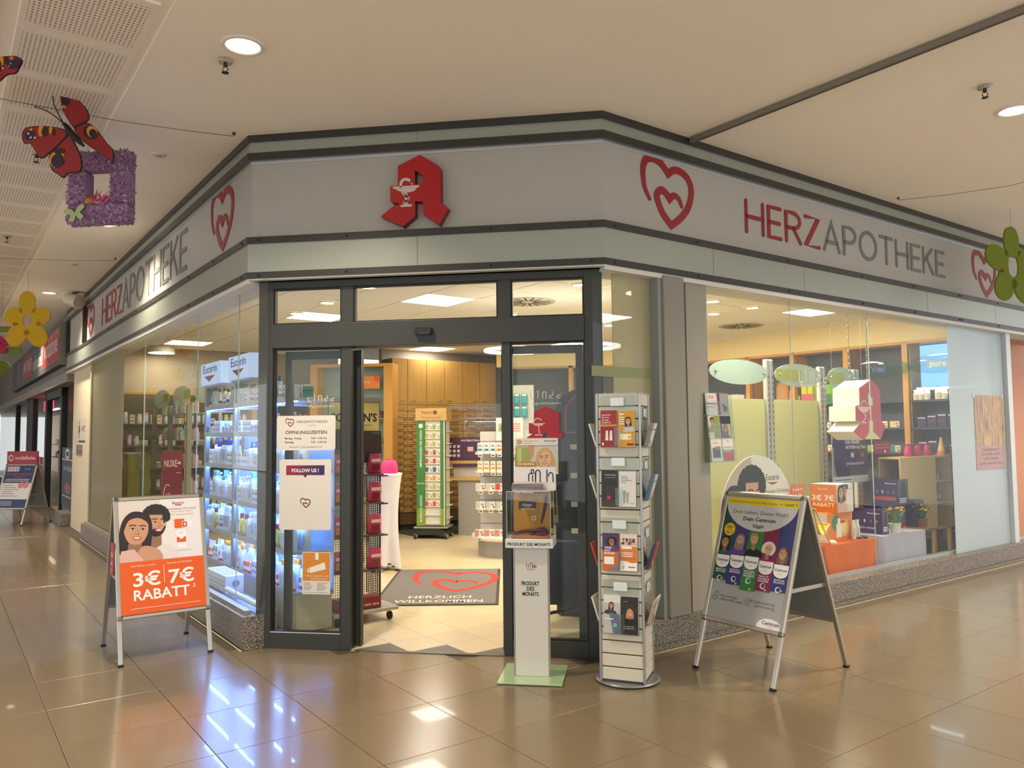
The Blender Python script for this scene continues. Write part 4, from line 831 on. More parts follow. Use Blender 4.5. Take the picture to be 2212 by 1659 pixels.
def art_leaf(kind):
    def red(mb,w,h): mb.rect(0,w,0,h,K('9c2a2e',.4)); wh=K('efe6df',.4); [mb.text(t,w*.08,h*(.86-.07*i),h*.055,wh,.0003,al='L',bold=.02) for i,t in enumerate(('gesund.de?','Kenn ich.','Die App!','Empfehl ich.'))]; mb.rect(0,w,h*.56,h*.62,K('c98a4a',.4),.0003); mb.rect(0,w,0,h*.56,K('8e2a24',.4),.0002); [(mb.poly([(w*x,h*.18),(w*(x+.18),h*.18),(w*(x+.15),h*.45),(w*(x+.03),h*.45)],wh,.0006),mb.disc(w*(x+.09),h*.49,w*.05,K('5a2a1c',.5),.0008)) for x in (.3,.55)]; mb.rect(w*.1,w*.2,h*.05,h*.12,wh,.0006)
    def yel(mb,w,h): mb.rect(0,w,0,h,K('d29a1c',.4)); person2d(mb,w*.62,h*.62,w*.3,.0005,None,'dba584','241510','c9c5bd','long',0,False,.1,.9); wh=K('f2e8d2',.4); mb.rect(0,w,0,h*.40,K('d29a1c',.4),.004); mb.rect(w*.12,w*.8,h*.2,h*.36,wh,.0045); mb.disc(w*.7,h*.27,w*.08,K('d2b01c',.4),.005); mb.disc(w*.22,h*.9,w*.16,wh,.0045,ry=h*.025); [mb.rect(w*.08,w*.4,h*(.80-.06*i),h*(.83-.06*i),wh,.0045) for i in range(4)]; mb.rect(w*.55,w*.95,h*.04,h*.1,K('8a1f3c',.4),.0045)
    def blk(mb,w,h): mb.rect(0,w,0,h,K('1e1b1b',.35)); wh=K('d9d5d0',.4); mb.text('Ichtholan',w*.55,h*.86,h*.06,wh,.0004,fit=w*.7); mb.rect(w*.25,w*.85,h*.80,h*.806,wh,.0004); mb.poly([(w*.2,h*.58),(w*.8,h*.58),(w*.74,h*.24),(w*.3,h*.24)],K('38312f',.5),.0004); mb.disc(w*.45,h*.25,w*.12,K('b3364a',.4),.0008,n=7); mb.rect(0,w,0,h*.2,K('453a34',.6),.0004)
    def zahn(mb,w,h): mb.rect(0,w,0,h,K('dcd8d0',.4)); b=K('3d4a78',.5); [mb.text(t,w*.12,h*(.84-.055*i),h*.045,b,.0004,al='L',bold=.015) for i,t in enumerate(('Natürliche','Zahnpflege –','Zahnmedizinisch','wirksam.'))]; mb.poly([(w*.22,h*.46),(w*.42,h*.46),(w*.36,h*.1),(w*.26,h*.1)],K('8fae9c',.4),.0004); mb.poly([(w*.42,h*.40),(w*.6,h*.40),(w*.55,h*.1),(w*.46,h*.1)],K('c9917f',.4),.0006); mb.text('Clean',w*.8,h*.08,h*.05,K('26304f',.5),.0004)
    def trink(mb,w,h): mb.rect(0,w,0,h,K('c9691c',.4)); mb.rect(0,w,h*.5,h,K('4a2a5c',.4),.0002); person2d(mb,w*.6,h*.66,w*.32,.0005,None,'9a6a4c','1a1210','6a3a70','afro',0,False,.2,.9); wh=K('f2ede4',.4); mb.rect(0,w,0,h*.5,K('c9691c',.4),.004); [mb.text(t,w*.12,h*(.58-.075*i),h*.07,wh,.0045,al='L',bold=.03) for i,t in enumerate(('TRINK','DICH','MUNTER!'))]; mb.rect(w*.12,w*.7,h*.16,h*.36,wh,.0045); mb.rect(w*.5,w*.95,h*.03,h*.08,K('2f7ec0',.4),.0045)
    def fam(mb,w,h): mb.rect(0,w,0,h,K('d97a1e',.4)); mb.rect(0,w,h*.62,h,K('e3cdb9',.4),.0002); [person2d(mb,w*(.2+.2*i),h*.80,w*.12,.0005+.0003*i,None,('c99a78','6b4430','d3a284','7a4e36')[i],'1f1512',('3a4450','c9c5c0','8a3040','d3b0a0')[i],('short','short','long','long')[i]) for i in range(4)]; wh=K('f4efe8',.4); mb.rect(0,w,h*.36,h*.66,K('d97a1e',.4),.004); mb.poly([(0,0),(w,0),(w,h*.24)]+bez((w,h*.24),(w*.6,h*.16),(w*.4,h*.32),(0,h*.26),8),wh,.0045); mb.rect(w*.1,w*.7,h*.6,h*.66,wh,.0045); [mb.rect(w*.1,w*.75,h*(.48-.05*i),h*(.50-.05*i),wh,.0045) for i in range(3)]; mb.disc(w*.2,h*.1,w*.07,K('d9c3a0',.4),.005); mb.rect(w*.5,w*.9,h*.09,h*.12,K('b34a3a',.4),.005)
    def tel(mb,w,h): mb.rect(0,w,0,h,K('b9b6b2',.4)); mb.rect(0,w,h*.8,h,K('d9d6d0',.4),.0002); person2d(mb,w*.45,h*.66,w*.24,.0005,None,'c98f6c','19120f','3c3b3a','long',0,False,-.1,1.2); mb.poly([(w*.35,h*.55),(w*.95,h*.5),(w,0),(w*.6,0)],K('5c6b7c',.5),.004); mb.disc(w*.7,h*.22,w*.12,K('7ab0b4',.4),.0045); mb.rect(w*.1,w*.6,h*.36,h*.39,K('e9e6e0',.4),.0045)
    def blo(mb,w,h): mb.rect(0,w,0,h,K('16120f',.35)); mb.rect(0,w,h*.55,h*.8,K('2d1d14',.4),.0002); person2d(mb,w*.5,h*.48,w*.3,.0005,None,'d9a07c','b98a4c','171716','wave',0,False,0,1.3); wh=K('d9d5d0',.4); mb.text('natürlich',w*.12,h*.86,h*.035,wh,.0045,al='L'); mb.text('Die stärkste Ruhe',w*.14,h*.2,h*.04,wh,.0045,al='L'); mb.text('für gesundes Haar',w*.14,h*.15,h*.04,wh,.0045,al='L')
    return dict(red=red,yel=yel,blk=blk,zahn=zahn,trink=trink,fam=fam,tel=tel,blo=blo)[kind]
LABS={'red':'red leaflet with two figures in white coats in the top pocket of the tower','yel':'yellow leaflet with dark-haired woman in the top pocket of the tower','blk':'black leaflet in the second pocket of the tower','zahn':'pale leaflet with two tubes in the second pocket of the tower','trink':'purple and orange leaflet in the third pocket of the tower','fam':'orange leaflet with a group of people in the third pocket of the tower','tel':'grey leaflet with a woman on the phone in the lowest pocket of the tower','blo':'black leaflet with blonde woman in the lowest pocket of the tower'}
CF=CT@face((0,-hw,0),FX)
def carz(px,py): p=CT.inverted()@hit(px,py,(math.sin(-ang),math.cos(-ang),0),(V((math.sin(-ang),math.cos(-ang),0))).dot(CT@V((0,-hw-.03,0)))); return p.z
rows=[(885,965,('red','yel')),(1016,1094,('blk','zahn')),(1152,1232,('trink','fam')),(1287,1369,('tel','blo'))]
def pocket(T,w,h,par_label,two=True):
    t=thing('leaflet_pocket',par_label,'leaflet holder',T,'clear pockets on the leaflet tower')
    mb=M(); mb.box(0,w,0,h+.10,.001,.003,ACRYL); mb.box(0,w,0,.003,.003,.035,ACRYL); mb.obj('pocket_back',t)
    M().box(w*.42,w*.62,.01,h*.55,.034,.036,ACRYL).obj('front_tab',t)
    M().bbox(w*.3,w*.68,h+.03,h+.085,.003,.012,K('d9e0dc',.08,coat=1),.004).obj('label_holder',t)
    return t
for i,(ya,yb,kk) in enumerate(rows):
    zb=carz(1340,yb); zt=carz(1340,ya); h=zt-zb
    T=CF@Matrix.Translation((-.118,zb-.006,.001)); pocket(T,.235,h,('topmost','second','third','lowest')[i]+' clear pocket on the front of the leaflet tower')
    for j,kd in enumerate(kk):
        w=.108; t=thing('leaflet',LABS[kd],'leaflet',T@Matrix.Translation((.006+j*.115,.004,.026))@Matrix.Rotation(-.06,4,'X'),'leaflets on the tower'); printed('leaflet_sheet',t,None,w,h-.004*j,art_leaf(kd),th=.012)
# side pockets, right and left
tn=0
for side,sx in (('right',1),('left',-1)):
    F=CT@face((sx*hw,0,0),(0,sx,0))
    for i,(ya,yb,c1,c2) in enumerate(((885,965,'8b8378','d9dcd8'),(1040,1080,'3f6d86','c9ccc8'),(1190,1230,'28345c','b8442c'),(1300,1350,'c9a79c','d9d6d0'))):
        zb=carz(1340,yb); h=.165
        T=F@Matrix.Translation((-.115,zb-.006,.001)); pocket(T,.23,h,('topmost','second','third','lowest')[i]+' clear pocket on the '+side+' side of the leaflet tower')
        for j,c in enumerate((c1,c2)):
            t=thing('leaflet',('dark','pale')[j]+' leaflet in the '+('topmost','second','third','lowest')[i]+' '+side+' pocket of the tower','leaflet',T@Matrix.Translation((.006+j*.11,.006,.022))@Matrix.Rotation(.30,4,'X'),'leaflets on the tower'); printed('leaflet_sheet',t,None,.104,h-.01,lambda mb,w,h,c=c:(mb.rect(0,w,0,h*.45,K(c,.4)),mb.rect(w*.1,w*.9,h*.7,h*.75,K('5a564e',.5))),c,th=.010)
# ================================================================ PRODUCT LIBRARY (shared meshes)
def mesh_of(mb,name):
    o=mb.obj(name); me=mb.me; bpy.data.objects.remove(o); return me
_pl={}
def pmesh(kind,*c):
    key=(kind,)+c
    if key in _pl: return _pl[key]
    mb=M(); g=lambda i,d,**k:K(c[i] if len(c)>i else d,k.get('r',.3))
    if kind=='pump':
        mb.lathe([(.028,0),(.03,.004),(.03,.13),(.024,.145),(.012,.15)],g(0,'dfe6ee'),12); mb.lathe([(.013,.15),(.013,.165),(.006,.168),(.006,.185)],g(1,'2c4f9c'),8); mb.box(-.01,.03,-.007,.007,.185,.197,g(1,'2c4f9c')); mb.box(-.022,.022,-.0305,-.028,.03,.11,g(2,'c3cfe0'))
    if kind=='flask':
        mb.lathe([(.026,0),(.029,.005),(.03,.1),(.022,.15),(.014,.16)],g(0,'e4e9ef'),12); mb.lathe([(.016,.16),(.016,.195),(.013,.2)],g(1,'35519a'),10); mb.box(-.02,.02,-.0302,-.027,.035,.105,g(2,'b7c6dd'))
    if kind=='tall':
        mb.lathe([(.024,0),(.026,.005),(.026,.16),(.02,.18)],g(0,'e8ecf0'),12); mb.lathe([(.021,.18),(.021,.225)],g(1,'d9e2ee'),12); mb.box(-.018,.018,-.0272,-.02,.04,.14,g(2,'9fb4d2'))
    if kind=='tube':
        mb.lathe([(.02,0),(.02,.022)],g(1,'d9641c'),12)
        n=12; pr=[(.022,.012,.022),(.024,.012,.06),(.026,.006,.12),(.027,.0015,.15)]
        vs=[(a*1.0*math.cos(2*math.pi*k/n),(a*(1-t)+b*t)*math.sin(2*math.pi*k/n) if False else (.021*(1-(z-.022)/.128)+.0015)*math.sin(2*math.pi*k/n),z) for a,b,z in pr for t in (0,) for k in range(n)]
        mb.add(vs,[(i*n+k,i*n+(k+1)%n,(i+1)*n+(k+1)%n,(i+1)*n+k) for i in range(3) for k in range(n)],g(0,'eceff2'),None,True); mb.box(-.013,.013,-.0215,-.012,.05,.085,g(2,'d9641c'))
    if kind=='jar':
        mb.lathe([(.03,0),(.032,.004),(.032,.035)],g(0,'e6eaee'),14); mb.lathe([(.034,.035),(.034,.06),(.031,.063)],g(1,'3a559e'),14)
    if kind=='tub':
        mb.lathe([(.034,0),(.036,.005),(.036,.085),(.028,.10)],g(0,'e9e5d8'),14); mb.lathe([(.03,.10),(.03,.128),(.027,.131)],g(1,'f1eee4'),14); mb.lathe([(.0364,.02),(.0364,.07)],g(2,'d9d3c0'),14,cap=False)
    if kind=='oil':
        mb.lathe([(.024,0),(.026,.004),(.026,.11),(.012,.13)],g(0,'b9a93c'),12); mb.lathe([(.015,.13),(.015,.165)],g(1,'3aa0d8'),10); mb.box(-.016,.016,-.0268,-.02,.03,.09,g(2,'d3cf9a'))
    if kind=='box':
        mb.bbox(-.03,.03,-.02,.02,0,.12,g(0,'e6ebf2'),.0015); mb.rect(-.024,.024,.025,.05,g(1,'5b7fc0'),.0204,face((0,0,0),(1,0,0))); mb.rect(-.02,.02,.075,.085,g(2,'2b3f78'),.0204,face((0,0,0),(1,0,0))); mb.rect(-.02,.012,.092,.098,g(2,'2b3f78'),.0204,face((0,0,0),(1,0,0)))
    if kind=='wbox':
        mb.bbox(-.055,.055,-.025,.025,0,.075,g(0,'e9e6df'),.0015); F=face((0,0,0),(1,0,0)); mb.rect(-.053,-.005,.002,.073,g(1,'5a8a3a'),.0254,F); mb.rect(.005,.045,.045,.055,g(2,'4a4a4a'),.0254,F); mb.rect(.005,.035,.034,.039,g(2,'4a4a4a'),.0254,F); mb.disc(.035,.018,.012,g(3,'b32a30') if len(c)>3 else K('b32a30',.3),.0254,T=F,n=12)
    if kind=='blister':
        mb.bbox(-.04,.04,-.004,.004,0,.15,g(0,'16707a'),.001); mb.rect(-.03,.03,.03,.12,g(1,'2f9aa0'),.0044,face((0,0,0),(1,0,0))); mb.rect(-.03,.03,.125,.145,g(2,'d9e6e0'),.0044,face((0,0,0),(1,0,0)))
    _pl[key]=mesh_of(mb,kind); return _pl[key]
PN={'pump':('pump_bottle','bottle'),'flask':('lotion_bottle','bottle'),'tall':('tall_bottle','bottle'),'tube':('cream_tube','tube'),'jar':('cream_jar','jar'),'tub':('tablet_tub','tub'),'oil':('oil_bottle','bottle'),'box':('carton_box','box'),'wbox':('carton_box','box'),'blister':('hanging_pack','package')}
def prod(kind,cols,T,label,group,scale=1,sz=None):
    nm,cat=PN[kind]; s=Matrix.Diagonal((scale,scale,(sz or 1)*scale,1)); return inst(pmesh(kind,*cols),nm,None,T@s,0,None,label,cat,group)
# ================================================================ LEFT WINDOW: blue-lit cosmetics shelves
m_shelf=K('b9c2cc',.3,.3); m_blue=K('ffffff',.5,emit=40,ec='7aa4ff',name='cool_led_strip')
SU=thing('cosmetics_shelf','tall cool-lit cosmetics shelf unit standing behind the left window','shelf',at(P(2.3,6.1,0)))
SU0=P(2.3,6.1,0)
def LS(u,v,z=0): return V((u-2.3,v-6.1,z))
SZ=[1.896,1.623,1.311,.983,.665,.35]; SV=[6.1,6.62,7.65,8.64]
for v in SV[1:]: 
    M().bbox(-.0,.05,v-6.1-.03,v-6.1+.03,0,2.1,K('8a929c',.35,.5),.004).obj('upright',SU)
    for z in SZ: M().prism([(0,0),(.36,0),(.36,.012),(.05,.03),(0,.03)],-.003,.003,K('c3d4ee',.4),face(LS(2.3,v,z-.045),(1,0,0))).obj('shelf_bracket',SU)
for i,z in enumerate(SZ):
    for a,b in zip(SV,SV[1:]):
        M().bbox(.0,.34,a-6.1+.004,b-6.1-.004,z-.02,z,m_shelf,.002).obj('shelf_board',SU)
        M().bbox(-.006,.0,a-6.1+.004,b-6.1-.004,z-.032,z+.012,K('a3acb8',.3,.3),.002).obj('price_rail',SU)
        M().box(.03,.05,a-6.1+.02,b-6.1-.02,z-.028,z-.021,m_blue).obj('led_strip',SU)
for a,b in zip(SV,SV[1:]): M().box(.35,.36,a-6.1+.004,b-6.1-.004,.3,1.62,K('b8c6dc',.5)).obj('back_panel',SU)
M().box(.0,.34,0,2.54,.04,.33,K('b5a88e',.5)).obj('base_cabinet',SU)
# products
random.seed(11)
ordn=('top','second','third','fourth','fifth','lowest')
PLAN={0:(('jar',()),('flask',('dfe4ea','3d7a3c')),('box',('e2e2e4','2c4f9c')),('box',('e9e2e0','7a2a38')),('flask',('ccd8e6','27407e'))),
1:(('box',('dce6f2','6f93d0')),('wbox',('dfe7f2','8aa6d8','3d5fae')),('box',('e2eaf4','9db8e0'))),
2:(('tall',('dce6f2','2b2d6a')),('box',('dbe5f3','7f9fd8')),('flask',('dfe8f4','23366f')),('pump',('e0e8f2','2a3f86'))),
3:(('oil',('c3bb5a','4fa6d6')),('pump',('e3eaf4','dfe7f2')),('box',('e0e8f4','86a6dc')),('tall',('dde8f4','5fb0dc')),('flask',('d9e6f2','37a07a'))),
4:(('tall',('dfe8f4','cfdcee')),('pump',('e3eaf4','dfe8f4')),('oil',('b9b04a','9c2436')),('flask',('cfe0f2','a8c4e8')),('box',('d9e4f2','2c3f78'))),
5:(('tube',('e8edf4','e06a20')),('box',('dde7f4','88a8e0')),('flask',('d3e2f4','e08a2c')),('tube',('e6ecf4','d9501c')))}
for i,z in enumerate(SZ):
    cn=0
    for a,b in zip(SV,SV[1:]):
        v=a+.07
        while v<b-.05:
            kd,cl=random.choice(PLAN[i]); run=random.choice((1,2,2,3)); wd={'wbox':.125,'box':.07,'jar':.075}.get(kd,.066); sc_=random.uniform(.95,1.15)*(.95 if SZ[max(0,i-1)]-z<.3 else 1.12)
            for r in range(run):
                if v>b-.05: break
                cn+=1
                for row in range(2):
                    uo=2.345+.095*row+random.uniform(-.008,.008)
                    prod(kd,cl,at(P(uo,v,z+.0005),-90+random.uniform(-8,8)),cname(cl[1] if len(cl)>1 else '35519a')+' and pale '+PN[kd][1]+', '+ordi(cn)+' from the door, '+('front','back')[row]+' row of '+ordn[i]+' cool-lit shelf','products on the '+ordn[i]+' cool-lit shelf',sc_)
                v+=wd
            v+=random.choice((0,.01,.05))
# light boxes on top
m_lb=K('a9c0ec',.4,emit=.22,ec='c3dbff',name='lightbox_face')
for k,(va,vb,lb) in enumerate(((7.12,7.74,'glowing white and blue brand light box nearest the door on the shelf top'),(8.03,8.72,'glowing white and blue brand light box farther from the door on the shelf top'))):
    t=thing('light_box',lb,'sign',frame(P(2.27,vb,2.13),-DV),'brand light boxes on the cosmetics shelf'); w_=vb-va
    M().bbox(0,w_,-.0,.22,0,.225,m_lb,.006,).obj('box_body',t); mb=M(); F=face((0,-.0005,0),FX); mb.text('Eucerin',w_*.5,.125,.115,K('223a78',.4),.0005,F,bold=.012,fit=w_*.72,res=3); mb.poly([(w_*.2,.092),(w_*.78,.092),(w_*.47,.03)],K('9a2233',.4),.0005,F); mb.obj('brand_print',t)
    M().box(.02,w_-.02,.02,.2,-.02,0,K('9aa8bd',.4)).obj('mount',t)
    M().bbox(.02,.05,.1,.14,-.13,-.02,K('8a929c',.35,.5),.003).obj('bracket',t)
# radiator on the sill
T=at(P(2.03,6.93,.06)); ra=thing('radiator','white panel radiator behind the left window near the door','radiator',T)
M().bbox(0,.16,0,.56,0,.34,K('dfe1e4',.35),.006).obj('body',ra)
for k in range(5): M().box(.02+k*.026,.032+k*.026,.04,.52,.3405,.3425,K('8c9096',.5)).obj('top_grille_slot',ra)
for k in range(9): M().box(-.003,0,.03,.53,.04+k*.03,.052+k*.03,K('b9bec6',.5)).obj('front_rib',ra)
for a in range(3):
    for b in range(5): M().box(.04+a*.035,.054+a*.035,-.002,.001,.05+b*.03,.064+b*.03,K('33363c',.5)).obj('vent_hole',ra)
M().lathe([(.03,0),(.03,.004)],K('8a8d92',.4),16).obj('valve_opening',ra,face((.09,-.001,.27),FX))
tb=thing('blind_tube','white roller tube lying on the window sill by the door','tube',at(P(2.02,6.0,.29))); M().tube([(0,.05,.015),(.0,.85,.015)],.022,K('d5d3cc',.4),10).obj('tube_body',tb); M().tube([(0,.0,.015),(0,.05,.015)],.018,K('3a3a3a',.4),10).obj('end_cap',tb)
# deeper in the left window: red brand stand, glass shelves, yellow display
def stand_sign(px0,px1,py0,py1,v,label,art,base,name='display_sign'):
    a=onv(px0,py1,v); b=onv(px1,py0,v); t=thing(name,label,'sign',face(P(a.x,v,a.z),DU)); printed('sign_board',t,None,b.x-a.x,b.z-a.z,art,base,.03); M().box(.02,b.x-a.x-.02,-a.z+.002,0,-.03,-.004,K('6f6f6a',.5)).obj('support',t); return t
def art_nuxe(mb,w,h):
    mb.rect(0,w,0,h,K('6e1416',.4)); k=K('d9c0b4',.4); mb.text('NUXE',w*.42,h*.74,h*.16,k,.0004,bold=.01,fit=w*.62); mb.disc(w*.83,h*.80,w*.07,k,.0004); mb.stroke([arc(w*.28,h*.30,w*.18,h*.16,60,240,10)],.008,k,.0004); mb.text('60',w*.28,h*.22,h*.16,k,.0004,fit=w*.2); mb.poly([(w*.25,0),(w*.55,0),(w*.42,h*.34)],K('c08a78',.5),.0004); mb.rect(w*.7,w*.9,h*.64,h*.65,k,.0004)
stand_sign(348,395,973,1110,9.9,'dark red brand sign standing behind the left window',art_nuxe,'6e1416')
gs=thing('glass_shelf','glass shelf rack with bottles deep in the left window','shelf',at(P(2.6,10.6,0)))
for v in (0,1.0,2.0): M().box(0,.06,v,v+.06,0,2.0,K('8a8a78',.4,.3)).obj('upright',gs)
for z in (.5,.85,1.2,1.55,1.9): M().box(0,.4,.03,2.05,z-.008,z,K('a9b8a8',.15,trans=.0)).obj('shelf_board',gs)
for z in (.5,.85,1.2,1.55,1.9):
    v=10.75; cn=0
    while v<12.6:
        kd,cl=random.choice((('flask',('d8d3c4','2a5a52')),('tub',('d9d3c0','c9c3b0')),('pump',('cfa49a','a03038')),('box',('d9c9a0','b08a3a')),('tall',('d9d6c8','3a4a5c'))))
        cn+=1; prod(kd,cl,at(P(2.75,v,z+.0005),-90),'small '+PN[kd][1]+', '+ordi(cn)+' along the '+{.5:'lowest',.85:'second lowest',1.2:'middle',1.55:'fourth',1.9:'top'}[z]+' board of the far glass rack','products on the far glass rack',1.1); v+=random.choice((.09,.12,.2))
yd=thing('yellow_display','slim yellow cardboard display deep in the left window','display stand',at(P(2.2,12.2,0))); M().bbox(0,.3,0,.35,0,1.35,K('a39a3a',.5),.006).obj('body',yd); M().bbox(-.004,.0,.04,.31,.75,1.25,K('c3bd7a',.5),.001).obj('front_card',yd); M().bbox(.0,.25,.03,.32,1.35,1.37,K('d9d6c0',.4),.002).obj('top_tray',yd)
ct=thing('leaflet_tray','clear sloping leaflet tray in front of the yellow display','tray',at(P(2.2,11.1,1.15))); mb=M(); mb.hexa([(0,0,0),(.18,0,.05),(.18,.6,.05),(0,.6,0),(0,0,.3),(.02,0,.34),(.02,.6,.34),(0,.6,.3)],ACRYL); mb.obj('tray_body',ct); M().box(.02,.04,.2,.4,-1.148,.02,K('7a7a70',.4)).obj('foot',ct)
# frosted leaf-shaped header glass plates over the far rack
for k,v in enumerate((9.6,10.7,11.8)):
    t=thing('header_plate','frosted leaf-shaped header plate '+('nearest','in the middle','farthest')[k]+' above the far rack','sign',face(P(2.55,v+.45,2.12),-DV),'frosted header plates in the left window'); M().prism(arc(.45,0,.45,.13,0,360,20)[:-1],-.004,.004,frostmat('frosted_header','b9c9b4',.35,.5) if k==0 else bpy.data.materials['frosted_header']).obj('plate',t); M().box(.6,.9,-.05,.06,.005,.008,K('a9b04a',.5)).obj('lime_panel',t); M().tube([(.45,-.12,-.02),(.45,.02,-.02)],.012,K('8a8a88',.3,.8),8).obj('bracket',t)
# pale lettering on the left glass
a=onu(394,832,U0+.094); b=onu(426,787,U0+.094); linda(face(P(U0+.090,a.y,a.z),-DV),a.y-b.y,'thin pale lettering on the left window glass')
ov=thing('door_pull','oval white sticker on the left window glass near the door','sticker',face(P(U0+.0898,onu(525,962,U0+.09).y,onu(525,962,U0+.09).z),-DV)); M().prism(arc(0,0,.042,.085,0,360,20)[:-1],0,.001,K('a9abab',.4)).obj('sticker_shape',ov)
# ================================================================ SHOP INTERIOR
m_wood=K('b8924f',.42,noise=.18,ns=5,name='beech_veneer'); m_woodl=K('cf9a44',.4,noise=.10,ns=4,name='honey_wood_post')
m_hand=K('8d8679',.25,.9)
def grain(m,sx=1,sy=1,sz=.12):
    nt=m.node_tree; tc=[n for n in nt.nodes if n.type=='TEX_COORD'][0]; nz=[n for n in nt.nodes if n.type=='TEX_NOISE'][0]; mp=nt.nodes.new('ShaderNodeMapping'); mp.inputs['Scale'].default_value=(sx*6,sy*6,sz*6); nt.links.new(tc.outputs['Object'],mp.inputs[0]); nt.links.new(mp.outputs[0],nz.inputs['Vector'])
grain(m_wood); grain(m_woodl)
# apothecary cabinet
VD=11.6; cu=[6.059,6.349,6.716,7.076,7.447,7.809,8.16]
zl=[.30+(2.09-.30)*k/16 for k in range(17)]
dc=thing('apothecary_cabinet','tall beech drawer cabinet across the back of the shop','cabinet',at(P(0,VD,0)))
M().box(cu[0],cu[-1],.012,.36,.10,2.86,K('6d5630',.6)).obj('carcass',dc)
M().box(cu[0],cu[-1],.05,.36,0,.10,K('3a3732',.6)).obj('plinth',dc)
M().box(cu[0],cu[-1],-.01,.012,2.092,2.118,m_wood).obj('ledge',dc)
for i in range(len(cu)-1):
    w=cu[i+1]-cu[i]
    d=M().bbox(cu[i]+.004,cu[i+1]-.004,-.006,.012,2.122,2.86,m_wood,.002).obj('cupboard_door',dc)
    hx=cu[i]+(.10 if i%2 else w-.10); M().tube([(hx-.045,-.012,2.165),(hx-.02,-.034,2.158),(hx+.02,-.034,2.158),(hx+.045,-.012,2.165)],.006,m_hand,6).obj('handle',d)
    tmp=M().bbox(.004,w-.004,-.006,.012,.004,(zl[1]-zl[0])-.004,m_wood,.002); dme=mesh_of(tmp,'drawer')
    tmp=M(); tmp.tube(smoothpts([(w*.22,-.010,.055),(w*.34,-.028,.043),(w*.5,-.032,.039),(w*.66,-.028,.043),(w*.78,-.010,.055)],3,False),.0055,m_hand,5); hme=mesh_of(tmp,'handle')
    tmp=M().box(w*(.72 if i%2==0 else .06),w*(.94 if i%2==0 else .28),-.0085,-.005,.078,.092,K('2a2520',.5)); lme=mesh_of(tmp,'label_plate')
    for k in range(16):
        T=Matrix.Translation((cu[i],0,zl[k])); dr=inst(dme,'drawer',dc,T); inst(hme,'handle',dr)
        if k<14: inst(lme,'label_plate',dr)
gf=thing('work_floor','dark grey carpet strip in front of the drawer cabinet','carpet',at(P(0,VD,0))); M().box(cu[0],cu[-1],-.9,.04,.004,.012,K('4a4844',.9,bump=.3,ns=200)).obj('carpet_strip',gf)
# wooden display frame left of the cabinet (mirror shelf)
def xz(px,py,Y): p=ony(px,py,Y); return p.x,p.z
YF=12.2
mf=thing('wooden_shelf','honey wood display frame with perforated rails left of the drawers','shelf',frame((-4.6,YF,0),FX))
x1=-3.817+4.6
for nm,a in (('post',(x1-.15,x1,0,.3,0,2.75)),('top_beam',(-.5,x1-.15,0,.3,2.70,2.75)),('post',(-.62,-.5,0,.3,0,2.75))): M().box(*a,m_woodl).obj(nm,mf)
M().box(-.5,x1-.15,.28,.30,0,2.70,K('8fa399',.3)).obj('back_panel',mf)
M().box(x1-.22,x1-.19,.20,.25,.2,2.68,K('a49570',.4,.5)).obj('perforated_rail',mf)
for z in (1.86,1.43,.98): M().box(-.5,x1-.16,.0,.27,z-.012,z,K('a9b8a8',.15)).obj('shelf_board',mf)
mf2=thing('header_sign','orange brand header board in the wooden display frame','sign',face((*[xz(770,840,YF-.01)[0]],YF-.01,xz(770,840,YF)[1]),FX)); a=xz(770,840,YF-.01); b=xz(820,812,YF-.01)
printed('board',mf2,None,b[0]-a[0],b[1]-a[1],lambda mb,w,h:(mb.rect(0,w,0,h,K('d9823c',.4)),mb.disc(w*.98,h*1.0,w*.25,K('cf5a30',.4),.0003,ry=h*.5),mb.text('NUXE',w*.34,h*.42,h*.28,K('ecc58e',.4),.0006,fit=w*.5)),'d9823c',.01)
random.seed(5)
for z,nm,ch in ((1.86,'upper',(('box',('5a3420','c06a30')),('tall',('4a2418','2a1a14')),('box',('3a201a','8a4a30')))),(1.43,'middle',(('flask',('2f7a34','1c5a28')),('box',('8a8038','3a5a2a')),('flask',('1d6a2c','124a1e')),('oil',('a3832c','d9d3c4')))),(.98,'lower',(('tube',('e3ddcc','d9d3c0')),('wbox',('e6e0d2','c9c0ac')),('flask',('c9652c','a83a20')),('box',('e9e3d6','c9b89a'))))):
    x=.28; n=0
    while x<.62:
        kd,cl=random.choice(ch); n+=1; prod(kd,cl,frame((-4.6+x,YF+.06,z+.001),FX),cname(cl[0])+' '+PN[kd][1]+', '+ordi(n)+' on the '+nm+' board of the wooden display frame','products in the wooden display frame',.95); x+=.125 if kd=='wbox' else .075
# high table with white stretch cover
tt=thing('bistro_table','round high table in a white stretch cover','table',Matrix.Translation((-2.94,9.05,0))); n=48; rows=14; vs=[]; H=1.13
for i in range(rows+1):
    t=i/rows
    for k in range(n):
        th=2*math.pi*k/n+.35; leg=abs(math.cos(2*th))**1.5; z0_=.012+.085*(1-leg)
        z=z0_+(H-z0_)*t; rb=.20*(.62+.48*leg); rw=.125+.02*leg; rt=.215
        s_=(z/H); r=(rb*(1-s_)**2.2+rt*s_**2.6+rw*(1-(1-s_)**2.2-s_**2.6)) 
        vs.append((r*math.cos(th),r*math.sin(th),z))
mb=M(); mb.add(vs,[(i*n+k,i*n+(k+1)%n,(i+1)*n+(k+1)%n,(i+1)*n+k) for i in range(rows) for k in range(n)],K('dcdbe0',.7),None,True); mb.obj('stretch_cover',tt); M().lathe([(.0001,H+.006),(.212,H+.006),(.217,H),(.215,H-.02)],K('e2e0e2',.7),n).obj('top_cover',tt)
for a in range(4): th=math.pi/2*a-.35; M().lathe([(.03,0),(.026,.014)],m_black,10).obj('foot',tt,Matrix.Translation((.2*math.cos(th),.2*math.sin(th),0)))
TT=Matrix.Translation((-2.94,9.05,H+.0065))
